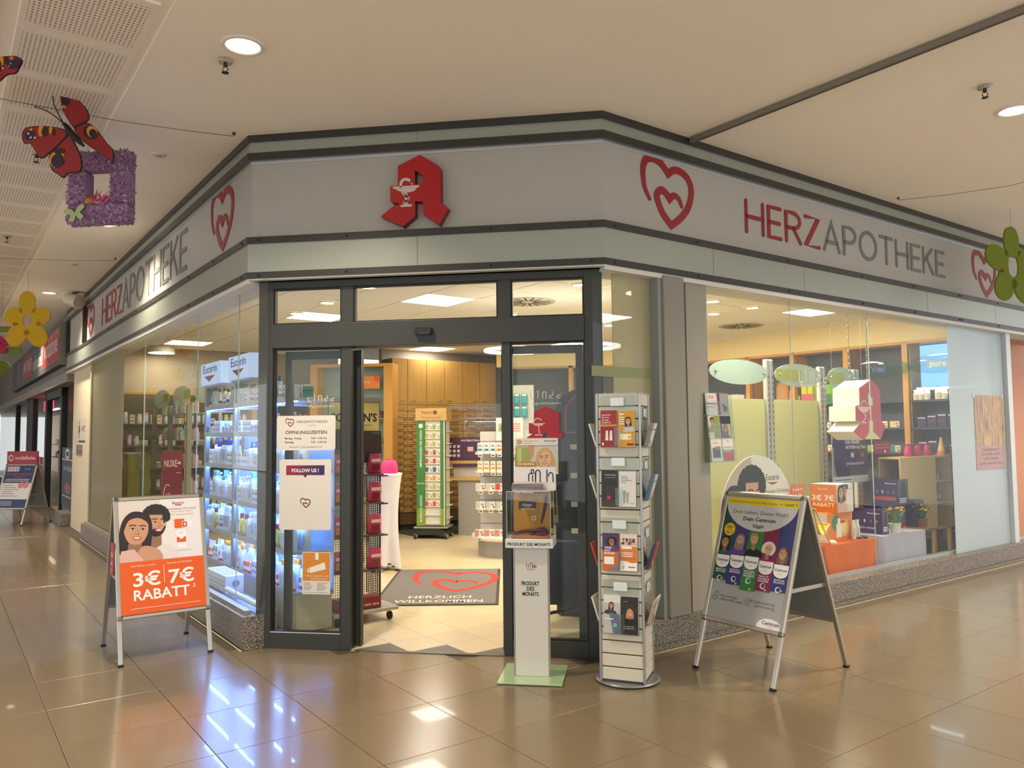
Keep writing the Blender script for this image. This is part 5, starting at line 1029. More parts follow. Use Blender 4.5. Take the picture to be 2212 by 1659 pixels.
bg=thing('toiletry_bag','bright pink soft bag on the high table','bag',TT@Matrix.Translation((.085,-.06,0))); mb=M(); prs=[(.10,.055,0),(.105,.06,.03),(.10,.055,.09),(.085,.035,.135),(.08,.018,.155)]
def softbox(prs,mat,mb,n=20,e=3.0):
    vs=[]
    for a,b,z in prs:
        for k in range(n):
            th=2*math.pi*k/n; c,s=math.cos(th),math.sin(th); q=(abs(c)**e+abs(s)**e)**(-1/e); vs.append((a*c*q,b*s*q,z))
    mb.add(vs,[(i*n+k,i*n+(k+1)%n,(i+1)*n+(k+1)%n,(i+1)*n+k) for i in range(len(prs)-1) for k in range(n)],mat,None,True); mb.add(vs[-n:],[list(range(n))],mat); mb.add(vs[:n],[list(range(n))[::-1]],mat)
softbox(prs,K('d63a78',.6,bump=.3,ns=25),mb); mb.obj('body',bg); M().tube([(-.05,0,.15),(-.03,0,.17),(.03,0,.17),(.05,0,.15)],.006,K('c02e68',.6),6).obj('handle',bg)
b2=thing('gift_bag','cream folded gift bag with handle on the high table','bag',TT@Matrix.Translation((-.075,-.05,0))); mb=M(); softbox([(.05,.035,0),(.054,.038,.02),(.058,.04,.11),(.062,.03,.13)],K('d3c193',.6),mb); mb.obj('body',b2); M().tube(smoothpts([(-.035,0,.13),(-.03,0,.165),(0,0,.178),(.03,0,.165),(.035,0,.13)],4,False),.008,K('dccb9c',.6),6).obj('handle',b2)
c2=thing('price_card','small white card leaning beside the cream bag on the high table','card',TT@Matrix.Translation((-.155,-.10,0))); printed('card_sheet',c2,face((-.03,0,0),FX),.07,.09,lambda mb,w,h:(mb.rect(w*.2,w*.8,h*.55,h*.6,K('c06a60',.5)),mb.rect(w*.2,w*.7,h*.4,h*.44,K('c06a60',.5))),'e3ddd2',.002)
# doormat
cs4=[V((-2.438,7.12,0)),V((-1.26,7.287,0)),V((-1.563,9.194,0)),V((-2.733,8.987,0))]
T=frame((cs4[0]+cs4[1]+cs4[2]+cs4[3])/4+V((0,0,.003)),(cs4[1]-cs4[0])+(cs4[2]-cs4[3])); w2=((cs4[1]-cs4[0]).length+(cs4[2]-cs4[3]).length)/4; h2=((cs4[3]-cs4[0]).length+(cs4[2]-cs4[1]).length)/4
dm=thing('doormat','grey welcome mat with red heart logo inside the entrance','mat',T); M().bbox(-w2,w2,-h2,h2,0,.008,K('3d3b3a',.8),.003).obj('rubber_edge',dm); M().box(-w2+.03,w2-.03,-h2+.03,h2-.03,.006,.0095,K('746f6c',.95,noise=.12,ns=60,bump=.2)).obj('pile',dm)
mb=M(); heart(mb,-w2*.62,-h2*.42,w2*1.62,h2*1.34,K('c9362a',.8),.0105,lw=.085); mb.clip=None; mb.obj('heart_motif',dm)
mb=M(); wh=K('d8d2c8',.8); mb.text('HERZLICH',0.02,-h2*.70,.16,wh,.0105,bold=.01,fit=w2*1.02); mb.text('WILLKOMMEN',0.02,-h2*.90,.16,wh,.0105,bold=.01,fit=w2*1.42); mb.obj('lettering',dm)
# candy rack
RT=at(P(2.98,6.45,0)); rk=thing('candy_rack','dark wire mesh candy rack on a grey castor base behind the left door leaf','rack',RT)
M().bbox(-.30,.30,-.30,.30,.085,.115,K('a8a29a',.35,.3),.004).obj('base_plate',rk)
for a in (-1,1):
    for b in (-1,1): M().tube([(a*.24-.014,b*.24,.035),(a*.24+.014,b*.24,.035)],.034,K('1c1b1a',.4),12).obj('castor',rk); 
mk=K('3a3532',.5,.4)
mb=M()
for y in (-.05,):
    for k in range(25): x=-.26+.5*k/24; mb.box(x-.0016,x+.0016,y-.0016,y+.0016,.16,1.62,mk)
    for k in range(72): z=.16+1.46*k/71; mb.box(-.26,.24,y-.0016,y+.0016,z-.0016,z+.0016,mk)
mb.frame2(-.27,.25,.15,1.63,.012,-.006,.006,mk,face((0,-.05,0),FX)); mb.obj('mesh_panel',rk)
mb=M()
for k in range(13): y=-.04+.26*k/12; mb.box(.238,.2412,y-.0016,y+.0016,.16,1.62,mk)
for k in range(72): z=.16+1.46*k/71; mb.box(.238,.2412,-.05,.22,z-.0016,z+.0016,mk)
mb.obj('mesh_panel',rk)
for k,z in enumerate((.42,.72,1.0,1.25)): M().box(-.25,.24,-.13,-.052,z-.012,z,K('5a544e',.4,.3)).obj('tray',rk); M().box(.242,.33,-.04,.2,z-.03,z-.018,K('5a544e',.4,.3)).obj('side_tray',rk)
M().prism([(-.27,0),(.25,0),(.25,.24)]+bez((.25,.24),(.1,.27),(-.1,.36),(-.27,.26),8)[1:],-.008,.008,K('3c2a20',.5),face((0,-.06,1.35),FX)).obj('scalloped_board',rk)
sg=M(); sg.box(0,.50,0,.27,-.012,0,K('8a6a30',.5)); sg.rect(.012,.488,.012,.258,K('c9b56c',.4),.0005); sg.text('DR. C.',.2,.17,.06,bk,.001,bold=.02); sg.text("SOLDAN'S",.25,.095,.10,bk,.001,bold=.03,fit=.44); sg.stroke([arc(.2,.05,.05,.02,0,300,10)],.006,bk,.001); sg.rect(.3,.42,.06,.064,bk,.001); sg.obj('header_sign',rk,face((-.26,-.055,1.62),FX)); M().box(-.27,.26,-.05,.06,1.885,1.93,K('8f8b84',.4)).obj('header_cap',rk)
def pouchmesh(c1,c2):
    key=('pouch',c1,c2)
    if key not in _pl:
        mb=M(); softbox([(.055,.004,0),(.062,.022,.02),(.065,.03,.09),(.06,.02,.15),(.055,.003,.18)],K(c1,.3),mb,12,2.5); F=face((0,0,0),FX); mb.rect(-.045,.045,.11,.14,K('e3c9c0',.4),.0295,F); mb.rect(-.04,.04,.03,.09,K(c2,.3),.031,F); _pl[key]=mesh_of(mb,'candy_pouch')
    return _pl[key]
n=0
for z in (.42,.72,1.0,1.25):
    for k in range(3):
        n+=1; c1,c2=(('b83a5a','7a1f30'),('c04a6a','c9862c'),('b0344e','5a1628'))[(n)%3]; inst(pouchmesh(c1,c2),'candy_pouch',None,RT@Matrix.Translation((-.17+.165*k,-.092,z+.002))@Matrix.Rotation(.18,4,'X'),0,None,'glossy pink candy pouch, '+('left','middle','right')[k]+' on the '+{.42:'lowest',.72:'second lowest',1.0:'third',1.25:'highest'}[z]+' tray of the candy rack','pouch','candy pouches on the rack')
rb=thing('candy_box','dark red candy carton standing on the floor shelf of the candy rack','box',RT@Matrix.Translation((-.05,-.20,.116))); M().bbox(-.2,.2,-.06,.06,0,.10,K('7a1a22',.4),.002).obj('carton',rb); mb=M(); [mb.text('Lakritz',-.15+.075*k,.03,.028,K('e0c8c0',.4),.0005,face((0,-.0602,0),FX),bold=.02,fit=.06) for k in range(5)]; mb.obj('print',rb)
# green natural medicine tower
GT_=frame((-3.06,11.75,0),(1,.02,0)); gd=thing('medicine_tower','green and white revolving medicine display on castors','display stand',GT_)
m_grn=K('3e7a3a',.45,noise=.15,ns=3); m_gr2=K('7f9c2e',.5,noise=.35,ns=30)
M().bbox(-.22,.20,0,.02,.20,1.80,K('d6d3c6',.45),.002).obj('left_wall',gd).location=(0,0,0)
M().box(-.225,-.095,-.03,0,.46,1.80,m_grn).obj('green_panel',gd); M().box(-.225,-.095,-.03,0,.20,.46,m_gr2).obj('grass_panel',gd)
M().box(.15,.20,-.03,0,.46,1.80,m_grn).obj('green_strip',gd); M().box(.15,.20,-.03,0,.20,.46,m_gr2).obj('grass_strip',gd)
mb=M(); F=face((-.225,-.0305,0),FX)@Matrix.Translation((.085,.62,0))@Matrix.Rotation(math.pi/2,4,'Z'); w_=K('dfe6d3',.4); mb.text('EMPFEHLUNGEN DER SAISON',.47,0,.05,w_,.0005,F,al='L',bold=.015,fit=.56); mb.text('MUSKELN & GELENKE',-.36,0,.05,w_,.0005,F,al='L',bold=.015,fit=.40); mb.disc(1.10,.018,.034,w_,.0005,T=F); mb.text('Raxonat',-.0,.07,.04,w_,.0005,face((-.225,-.0305,.76),FX),al='L'); mb.obj('panel_lettering',gd)
for k in range(12):
    z=.235+k*.13; M().box(-.095,.15,-.03,.22,z-.01,z,K('d9d7cc',.4)).obj('shelf_board',gd)
    if k>=2:
        for j in range(2):
            c=(('c9523a','8fae3c','9fb04a','d99a3c','3a5f8a','b5563a','b5563a','a3b050','b5a048','8faa48')[k-2])
            prod('wbox',('e6e3d6',c,'6a6a60'),GT_@Matrix.Translation((-.034+.12*j,-.0,z)),cname(c)+' and white medicine box, '+('left','right')[j]+' on the '+ordi(12-k)+' shelf from top of the green tower','boxes on the green tower',1.0)
M().box(.20,.215,-.03,.34,.20,1.80,K('cfccc0',.45)).obj('side_wall',gd); M().box(.2155,.219,.0,.05,.20,1.80,m_grn).obj('side_green_strip',gd)
for k in range(8): M().box(.215,.27,.08,.32,.30+k*.19,.31+k*.19,K('d9d7cc',.4)).obj('side_shelf',gd)
M().bbox(-.24,.25,-.045,.35,1.80,1.99,K('c09a5c',.5,noise=.15,ns=8),.003).obj('header_box',gd)
mb=M(); F=face((-.24,-.0455,1.80),FX); d=K('4a3418',.5); mb.text('Natur',.18,.105,.07,d,.0005,F); mb.disc(.31,.125,.032,d,.0005,T=F); mb.text('2',.31,.108,.05,K('c09a5c',.5),.001,F); mb.text('Wissenschaft',.25,.03,.058,K('8a6a38',.5),.0005,F); mb.obj('header_lettering',gd)
M().prism([(-.27,0),(.27,0),(.24,.06),(.12,.10),(-.12,.10),(-.24,.06)],-.33,.05,K('1f2a1c',.35),face((0,0,.06),FX)).obj('base_cover',gd); M().box(-.26,.26,-.07,.36,.165,.185,K('b9b7b0',.3,.6)).obj('base_plate',gd)
for a in (-1,1):
    for b in (-.05,.30): M().tube([(a*.24-.02,b,.05),(a*.24+.02,b,.05)],.048,K('2a2a28',.4),14).obj('castor',gd); M().tube([(a*.24-.022,b,.05),(a*.24+.022,b,.05)],.03,K('c9c7c0',.4),12).obj('castor_hub',gd)
# round white gondola
gc=V((-1.62,10.40,0)); GO=frame(gc,(1,0,0)); go=thing('round_gondola','white round gondola with medicine shelves right of the mat','display stand',GO)
M().lathe([(.44,0),(.44,.22)],K('a3a3a0',.35,.4),40).obj('base_drum',go); M().lathe([(.52,.22),(.525,.225),(.525,.265),(.52,.27),(.0001,.27)],K('dcd6c8',.4),40).obj('base_deck',go)
M().bbox(-.40,.30,-.06,.06,.27,1.62,K('cfccc4',.45),.004).obj('slat_core',go)
for k in range(8): M().box(-.402,.302,-.062,.062,.40+k*.155,.408+k*.155,K('6f6d68',.6)).obj('slat_groove',go)
for z in (.62,.86,1.10,1.34): M().bbox(-.42,.32,-.30,-.06,z-.012,z,K('dedad0',.4),.002).obj('shelf_board',go)
n=0
for z,cl,kd in ((.27,('e6d9d2','c98a7c','9a4a4a'),'wbox'),(.62,('e6e4dc','b9c4b0','5a6a70'),'wbox'),(.86,('e3e0d8','c9c4bc','7a7a78'),'wbox'),(1.10,('e6e2d3','d99a2c','b06a20'),'box'),(1.34,('e3e6e4','2f7a94','3a6a80'),'box')):
    x=-.36
    while x<.28:
        n+=1; c=cl
        if z==1.34 and x>-.12: c=('e6e0da','d05a2c','a83a20')
        if z==.86 and -.15<x<.05: c=('e6dcd8','d0483c','c03a34')
        prod(kd,c,GO@Matrix.Translation((x,-.25 if z>.3 else -.33,z+.0005)),cname(c[1])+' and white medicine box, '+ordi(n)+' counted upward on the round gondola','boxes on the round gondola',1.12); 
        if kd=='wbox' or int(x*100)%2==0: t=thing('price_tag','small white price tag, '+ordi(n)+' counted upward on the round gondola','price tag',GO@face((x-.02,-.302 if z>.3 else -.40,z-.05),FX),'price tags on the round gondola'); M().box(0,.06,0,.035,0,.002,K('e6e3da',.4)).obj('tag_card',t); M().rect(.008,.05,.01,.025,K('3a3835',.5),.0024).obj('tag_print',t)
        x+=.135 if kd=='wbox' else .085
gp=thing('health_poster','white health poster with heart logo on top of the round gondola','poster',GO@face((-.16,-.18,1.50),FX)); printed('poster_sheet',gp,None,.36,.30,lambda mb,w,h:(heart(mb,w*.40,h*.80,w*.14,h*.16,K('8a2a30',.5)),mb.rect(w*.08,w*.4,h*.38,h*.75,K('a8a890',.5),.0003),mb.poly([(w*.12,h*.45),(w*.36,h*.45),(w*.34,h*.66),(w*.2,h*.7)],K('6f8a70',.5),.0005),mb.disc(w*.42,h*.24,w*.10,K('d98a80',.5),.0003,ry=h*.08),[mb.rect(w*.52,w*.9,h*(.7-.1*k),h*(.74-.1*k),K('c06a60',.5),.0003) for k in range(4)]),'e3d9d3',.004)
M().box(.1,.26,-.14,-.004,0,.004,K('d9d6cc',.4)).obj('easel_foot',gp)
hg=thing('hanging_rack','teal blister packs on the top pegs of the round gondola','rack',GO@Matrix.Translation((.02,.02,1.62))); M().box(-.12,.30,-.01,.01,0,.62,K('b9b6ac',.4)).obj('peg_board',hg)
for k in range(6): prod('blister',('16707a','2f9aa0','dfe6e0'),GO@Matrix.Translation((.0+.10*(k%3),-.03,1.80+.17*(k//3))),'teal hanging pack, '+('left','middle','right')[k%3]+' in the '+('lower','upper')[k//3]+' row above the round gondola','teal hanging packs',1.0)
# counter with purple poster and protective screen
CTT=frame((-2.95,12.15,0),FX); cn_=thing('sales_counter','grey sales counter with two beech ledges behind the green tower','counter',CTT)
M().box(.22,.95,0,.5,0,.86,K('918e86',.5)).obj('body',cn_); M().bbox(-.02,1.0,-.04,.5,.86,.91,m_wood,.004).obj('lower_ledge',cn_); M().box(.12,.95,.1,.5,.91,1.12,K('b5b2aa',.5)).obj('riser',cn_); M().bbox(.02,1.0,.04,.5,1.12,1.17,m_wood,.004).obj('upper_ledge',cn_)
ap=thing('antibiotic_poster','purple medicine poster standing on the sales counter','poster',CTT@face((.02,.06,1.171),FX)); printed('poster_sheet',ap,None,.62,.36,lambda mb,w,h:(mb.rect(0,w,0,h,K('4a2a44',.4)),mb.text('ANTIBIOTIKA',w*.62,h*.84,h*.11,K('d9ccd6',.4),.0004,bold=.02,fit=w*.5),[mb.rect(w*(.06+.11*i),w*(.13+.11*i),h*(.16+.2*j),h*(.28+.2*j),K('c9bcc4',.4),.0004) for i in range(3) for j in range(3)],mb.rect(w*.55,w*.7,h*.4,h*.6,K('c9a8a0',.4),.0004),mb.rect(w*.75,w*.92,h*.25,h*.4,K('b8a0b0',.4),.0004)),'4a2a44',.012); M().box(.1,.5,-.1,-.012,0,.01,K('4a2a44',.4)).obj('easel_foot',ap)
ps=thing('protective_screen','clear protective screen with shelf above the sales counter','screen',CTT@Matrix.Translation((.02,.25,1.172))); M().box(0,.95,0,.006,.0,.90,ACRYL).obj('screen_pane',ps); M().box(0,.95,-.01,.012,.66,.68,K('8f969c',.3,.6)).obj('cross_bar',ps)
mo=thing('counter_monitor','dark monitor on the sales counter behind the screen','monitor',CTT@Matrix.Translation((.62,.36,1.172))); M().bbox(-.2,.2,0,.03,.08,.34,K('1b1d22',.3),.004).obj('display',mo); M().box(-.05,.05,.03,.05,0,.12,K('1b1d22',.4)).obj('neck',mo); M().box(-.1,.1,-.05,.1,0,.01,K('1b1d22',.4)).obj('foot',mo)
# low beech shelf corner left of the green tower
lw_=thing('low_cabinet','low beech cabinet between high table and drawer wall','cabinet',frame((-4.0,11.4,0),FX)); M().box(0,.42,0,.4,.12,.62,K('a89a76',.5)).obj('body',lw_); M().box(.2,.42,-.02,.4,.12,.62,m_woodl).obj('door',lw_); M().bbox(-.02,.44,-.03,.42,.62,.65,m_wood,.004).obj('top',lw_); M().box(.02,.4,.03,.38,0,.12,K('6a655c',.6)).obj('plinth',lw_)
# diagonal back wall with yellow band and shelves
YW=13.3; wh=struct('wall_diagonal','diagonal shop wall with yellow band behind the right door leaf')
M().box(-2.3,.85,YW+.36,YW+.42,0,HI,K('55595a',.6)).obj('wall_surface',wh); M().box(-2.3,.85,YW,YW+.36,2.735,HI,K('f2dc9a',.6)).obj('yellow_band',wh)
def shelfwall(name,label,T,L,posts,shelves,zt=2.735):
    t=thing(name,label,'shelf',T)
    for p in posts: M().box(p-.035,p+.035,0,.34,0,zt,m_woodl).obj('post',t); M().box(p+.04,p+.055,.04,.08,.2,zt-.1,K('a49570',.4,.5)).obj('perforated_rail',t)
    M().box(0,L,0,.30,zt-.035,zt,m_woodl).obj('top_beam',t)
    for z in shelves:
        for a,b in zip(posts,posts[1:]): M().bbox(a+.04,b-.04,.02,.33,z-.025,z,K('3a3d40',.4),.002).obj('shelf_board',t)
    return t
DT=frame((-2.2,YW-.001,0),FX); dposts=[.04,1.18,2.28,3.0]; dsh=[1.88,1.62,1.32,1.0,.65,.3]
shelfwall('wall_shelf','honey wood wall shelf with medicine boxes on the diagonal wall',DT,3.04,dposts,dsh)
random.seed(9)
COLS=('c9a23c','7fa03c','d0602c','b83a34','5a8ab0','d9c26a','3a7a5a','c97a9a')
for z in dsh[:4]:
    n=0
    for a,b in zip(dposts,dposts[1:]):
        x=a+.14
        while x<b-.1:
            n+=1; c=random.choice(COLS); prod('wbox',('e3ddcc',c,'6a665c'),DT@Matrix.Translation((x,.1,z+.0005)),cname(c)+' and white medicine box, '+ordi(n)+' on the '+{1.88:'top',1.62:'second',1.32:'third',1.0:'fourth'}[z]+' board of the diagonal wall shelf','boxes on the diagonal wall shelf',random.choice((1,1.1,1.2)),random.choice((1,1.5))); x+=.14
# dark arched display and blue walker behind the right leaf
q=ony(1222,815,6.75); AD=frame((-.66,6.92,0),(1,-.12,0)); ad=thing('arched_display','tall dark display with arched top outlined in red behind the right door leaf','display stand',AD)
arch=[(-.02,.02),(.52,.02),(.52,1.75)]+arc(.25,1.75,.27,.24,0,180,14)
M().prism(arch,-.26,0,K('15191b',.35),face((0,0,0),FX)).obj('body',ad); mb=M(); mb.stroke([[(.08,1.60),(.08,1.78)]+arc(.27,1.78,.19,.16,180,0,10)+[(.46,1.60),(.08,1.60)]],.012,K('b8342c',.4),.0006,None,face((0,-.001,0),FX)); mb.obj('red_outline',ad)
for z in (1.45,1.2,.95,.72): M().box(.12,.30,-.006,.02,z,z+.045,K('cfc8b0',.5)).obj('bright_label',ad)
M().box(.36,.43,-.012,.0,.62,1.42,K('b9b3a4',.4)).obj('white_strip',ad)
wk=thing('walking_frame','dark blue walking aid with seat and castors behind the right door leaf','walker',frame((-.62,6.42,0),FX)); bl=K('16203c',.5)
mb=M(); softbox([(.20,.06,.22),(.24,.10,.35),(.22,.09,.62),(.18,.07,.72)],bl,mb); mb.obj('seat_bag',wk); M().tube([(-.22,0,.08),(-.05,.02,.14),(.25,.02,.2)],.014,K('2a3350',.3,.6),8).obj('frame_tube',wk); M().tube([(.25,.02,.2),(.30,.05,.95),(.22,-.04,1.02)],.014,K('22283a',.3,.5),8).obj('handle_tube',wk)
for x in (-.2,.28): M().tube([(x-.012,0,.042),(x+.012,0,.042)],.04,K('1a1a1a',.4),14).obj('castor',wk); M().box(x-.016,x+.016,-.012,.012,.045,.11,K('8a8c92',.3,.8)).obj('castor_fork',wk)
for z,tl in ((.55,.0),(.93,.12)):
    ph=thing('photo_print','sepia photograph taped to the right door leaf, '+('lower','upper')[z>.7],'photo',face((-.78 if z<.7 else -.70,YD+.155,z),(1,0,.25 if z<.7 else .05))); printed('photo_sheet',ph,None,.15,.27,lambda mb,w,h:(mb.rect(w*.06,w*.94,h*.2,h*.95,K('3d3a2c',.5)),person2d(mb,w*.6,h*.62,w*.24,.0005,None,'8a8468','2a2820','6a6650','short'),person2d(mb,w*.35,h*.42,w*.2,.004,None,'8a8468','1f1d18','4a4636','short')),'8f8a6e',.001)
# ceiling fixtures inside
def vent(px,py,label):
    p=P(*onz(px,py,HI-.008)); t=thing('air_diffuser',label,'air vent',frame(p,DU),'round air diffusers in the shop ceiling'); mb=M().lathe([(.0001,-.004),(.30,-.004),(.305,.001)],K('b8b2a4',.6),32); mb.obj('plate',t); 
    for k in range(16): M().box(.07,.26,-.011,.011,-.006,-.0045,K('2c2a27',.7),Matrix.Rotation(k*math.pi/8,4,'Z')).obj('slot',t)
vent(1140,652,'round slotted air diffuser seen through the right transom light'); vent(1600,704,'round slotted air diffuser seen through the right window'); vent(1165,766,'round slotted air diffuser seen through the right door pane')
for k,(px,py,w_) in enumerate(((707,653,'right of the two seen through the left transom light'),(641,676,'left of the two seen through the left transom light'),(795,619,'at the left end of the middle transom light'),(1253,614,'at the right end of the right transom light'),(1540,650,'beside the column in the right window'),(1541,677,'lower one beside the column in the right window'),(1625,664,'tilted in the upper right window'),(1315,702,'next to the narrow side light'),(1105,678,'at the foot of the right transom light'))):
    downlight(px,py,HI-.008,.07,'small warm shop downlight '+w_,'warm downlights in the shop ceiling',False,16 if 1500<px else 5)
def dlamp(px,py,r,label):
    p=P(*onz(px,py,HI-.06)); t=thing('ceiling_drum_lamp',label,'ceiling light',frame(p,FX),'round drum lamps in the shop ceiling'); M().lathe([(r,-.05),(r,.04),(r*.98,.05)],K('c9c2ae',.5),32).obj('drum',t); M().lathe([(.0001,-.055),(r*.97,-.052)],K('ffffff',.5,emit=7,ec='ffe9c8'),32).obj('diffuser',t)
dlamp(1395,621,.20,'round drum lamp behind the narrow frosted side light'); dlamp(349,756,.2,'round drum lamp seen in the left window below the square lamp'); dlamp(262,787,.2,'round drum lamp at the far end of the left window')
rl=thing('ring_lamp','pair of glowing ring lamps behind the right door pane','ceiling light',frame(ony(1190,755,8.2),FX)); 
for k,(cx,r) in enumerate(((-.34,.36),(.36,.36))): M().tube([(cx+r*math.cos(2*math.pi*i/40),r*.8*math.sin(2*math.pi*i/40),.02*k) for i in range(41)],.018,K('ffffff',.5,emit=5,ec='fff4de'),6).obj('light_ring',rl)
for x in (-.34,.36): M().tube([(x,0,0),(x,0,HI-rl.matrix_world.translation.z if False else .4)],.002,K('555555',.5),4).obj('suspension_wire',rl)

# wall shelf at the far end of the left window
LT=frame(P(2.15,13.45,0),DU); lsh=[.4,.75,1.1,1.45,1.8]; lps=[.05,1.15,2.25,3.3]
shelfwall('wall_shelf','beech wall shelf with bottles at the far end behind the left window',LT,3.35,lps,lsh,2.3)
M().box(-.1,3.5,.345,.39,0,2.3,K('8f8a70',.6),LT).obj('shelf_back_board',[o for o in bpy.data.objects if o.get('label','').startswith('beech wall shelf')][0]).matrix_local=LT.inverted()
random.seed(31)
for z in lsh:
    n=0
    for a,b in zip(lps,lps[1:]):
        x=a+.1
        while x<b-.08:
            n+=1; kd,cl=random.choice((('flask',('d8d3c4','2a5a52')),('tub',('d9d3c0','c9c3b0')),('pump',('cfa49a','a03038')),('box',('d9c9a0','b08a3a')),('tall',('d9d6c8','3a4a5c')),('wbox',('e0d9c8','7a8a4a','5a5a50')))); prod(kd,cl,LT@Matrix.Translation((x,.12,z+.0005)),cname(cl[1])+' and pale '+PN[kd][1]+', '+ordi(n)+' on the '+{.4:'lowest',.75:'second',1.1:'third',1.45:'fourth',1.8:'top'}[z]+' board, far end shelf','products on the far end shelf',1.2); x+=.16 if kd=='wbox' else .1
# ================================================================ RIGHT WINDOW
EU=10.08
ET=frame(P(EU,9.1,0),-DV); ep=[9.1-x for x in (9.05,7.57,6.79,5.95,5.13,4.25)]
es=shelfwall('wall_shelf','honey wood wall shelf with blinds and medicine boxes on the right end wall',ET,4.9,ep,[1.97,1.62,1.3,.95,.6,.25])
random.seed(21); n=0
def bx(label,u,v,z,w,d,h,c,group,arts=None,name='carton_box',cat='box'):
    """box aligned with the front: w along u, d along v; left face looks to -u, front face to -v"""
    t=thing(name,label,cat,at(P(u,v,z)),group); M().bbox(0,w,0,d,0,h,K(c,.4),.002).obj('carton',t)
    if arts:
        for key,fn in arts.items():
            if key=='l': T=face((-.0006,d,0),(0,-1,0)); a=d
            else: T=face((0,-.0006,0),(1,0,0)); a=w
            mb=M(); mb.clip=(0,a,0,h); fn(mb,a,h); mb.obj('print',t,T)
    return t
# tall packs on the end wall shelf (upper board)
for (px0,px1,c1,c2,h,nm) in ((1560,1573,'e3ddcc','c9604a',.2,'white carton with red print, far left'),(1573,1584,'dcd8c8','8a8a80',.2,'white carton with grey print, left'),(1584,1596,'dcd8c8','7a8080',.2,'white carton with dark print, left of post'),(1596,1607,'d9d6c9','b85a3a',.19,'white carton with red and green base'),(1672,1700,'b88a50','9a6a38',.34,'brown paper bag'),(1702,1713,'d6ab84','e3ddd3',.26,'peach paper bag'),(1716,1728,'86ae34','3a5a20',.13,'small green carton'),(1731,1743,'c9c832','d0507a',.30,'lime and pink carton, left'),(1744,1756,'c9c832','d0507a',.30,'lime and pink carton, right'),(1757,1764,'8a9a30','7a8a28',.30,'olive carton'),(1783,1797,'7fb02c','3f7a34',.27,'green carton, leftmost of three'),(1797,1812,'6fae38','2f8a90',.26,'green and teal carton, middle of three'),(1812,1822,'b8c832','5f9a2c',.26,'lime carton, rightmost of three')):
    a=onu(px0,850,EU+.05); b=onu(px1,850,EU+.05); t=thing('carton_box' if 'bag' not in nm else 'paper_bag',nm+' on the upper end wall board','box' if 'bag' not in nm else 'bag',frame(P(EU+.05,a.y,1.971),-DV),'packs on the right end wall shelf'); w_=a.y-b.y-.004
    if 'bag' in nm: mb=M(); softbox([(w_/2,.06,0),(w_/2*1.02,.06,.04),(w_/2*.95,.05,h*.8),(w_/2*.8,.02,h)],K(c1,.7,bump=.5,ns=12),mb,16,3.5); mb.obj('bag_body',t,Matrix.Translation((w_/2,.07,0)))
    else: M().bbox(0,w_,0,.08,0,h,K(c1,.4),.002).obj('carton',t); M().rect(.004,w_-.004,.01,h*.5,K(c2,.4),.0006,face((0,0,0),FX)).obj('print',t)
COL2=('1c2140','232850','191c30','2c2450','1f2a4a')
for zi,z in enumerate((1.621,1.301,.951,.601,.251)):
    v=5.02; k=0
    while v>4.32:
        k+=1; c=random.choice(COL2); h=random.uniform(.10,.19); t=thing('carton_box','dark blue carton, '+ordi(k)+' from the post, '+ordi(zi+2)+' board under the blue opening','box',frame(P(EU+.04,v,z),-DV),'dark blue cartons below the daylight window'); M().bbox(0,.115,0,.1,0,h,K(c,.35),.002).obj('carton',t); mb=M(); F=face((0,0,0),FX); mb.rect(.01,.105,h*.82,h*.9,K('c9c6d0',.4),.0006,F); mb.rect(.01,.09,h*.45,h*.5,K('8a3a5a',.4),.0006,F); mb.obj('print',t); v-=.125
    if zi<2: 
        v=7.4;k=0
        while v>5.3:
            k+=1; c=random.choice(COLS); prod('wbox',('d9d3c4',c,'6a665c'),frame(P(EU+.08,v,z),-DV),cname(c)+' and white medicine box, '+ordi(k)+' from left, '+ordi(zi+2)+' board of end wall shelf','boxes on the right end wall shelf',1.15); v-=.16
k=0
for px in (1979,1990,2003,2028,2041,2057,2069):
    k+=1; p=onu(px,848,EU+.06); prod('tub',('e6e2d4','efece2','d3cdbb'),frame(P(EU+.06,p.y,1.971),-DV),'white tablet tub, '+ordi(k)+' from the left below the blue opening','white tubs below the daylight window',1.25 if k in(4,) else 1.05,1.1 if k in (3,6) else .95)
t=thing('strip_light','glowing strip light above the white tubs','lamp',frame(P(EU+.02,5.0,2.10),-DV)); M().box(0,.72,0,.03,0,.025,K('ffffff',.4,emit=4,ec='eaf4ff')).obj('tube',t); M().box(0,.72,.03,.06,-.01,.035,K('3a3d42',.4)).obj('housing',t)
# frosted partition with slotted uprights and leaf-shaped header plates
VP=5.40; pt=thing('frosted_partition','frosted green glass partition with slotted uprights behind the right window','partition',at(P(0,VP,0)))
m_fp=frostmat('frosted_partition_glass','c6cca0',.12,.5)
for a,b in ((6.2,7.50),(7.62,8.54)): M().box(a,b,.01,.018,.12,1.95,m_fp).obj('frosted_pane',pt)
for u in (6.12,7.56,8.60,9.35):
    for d in (-.035,.035):
        M().bbox(u+d-.028,u+d+.028,-.03,.03,.0,2.40 if u<8 else 2.36,K('b4b4aa',.35,.5),.01).obj('upright',pt)
        tmp=M()
        for k in range(30): tmp.box(u+d-.005,u+d+.005,-.0315,-.029,.3+k*.065,.33+k*.065,K('4a4a46',.6))
        tmp.obj('slot_row',pt,kind='stuff')
    for z in (.6,1.2): M().lathe([(.018,0),(.014,.02)],K('8a8880',.3,.7),10).obj('clamp',pt,face((u+.1,-.005,z),FX))
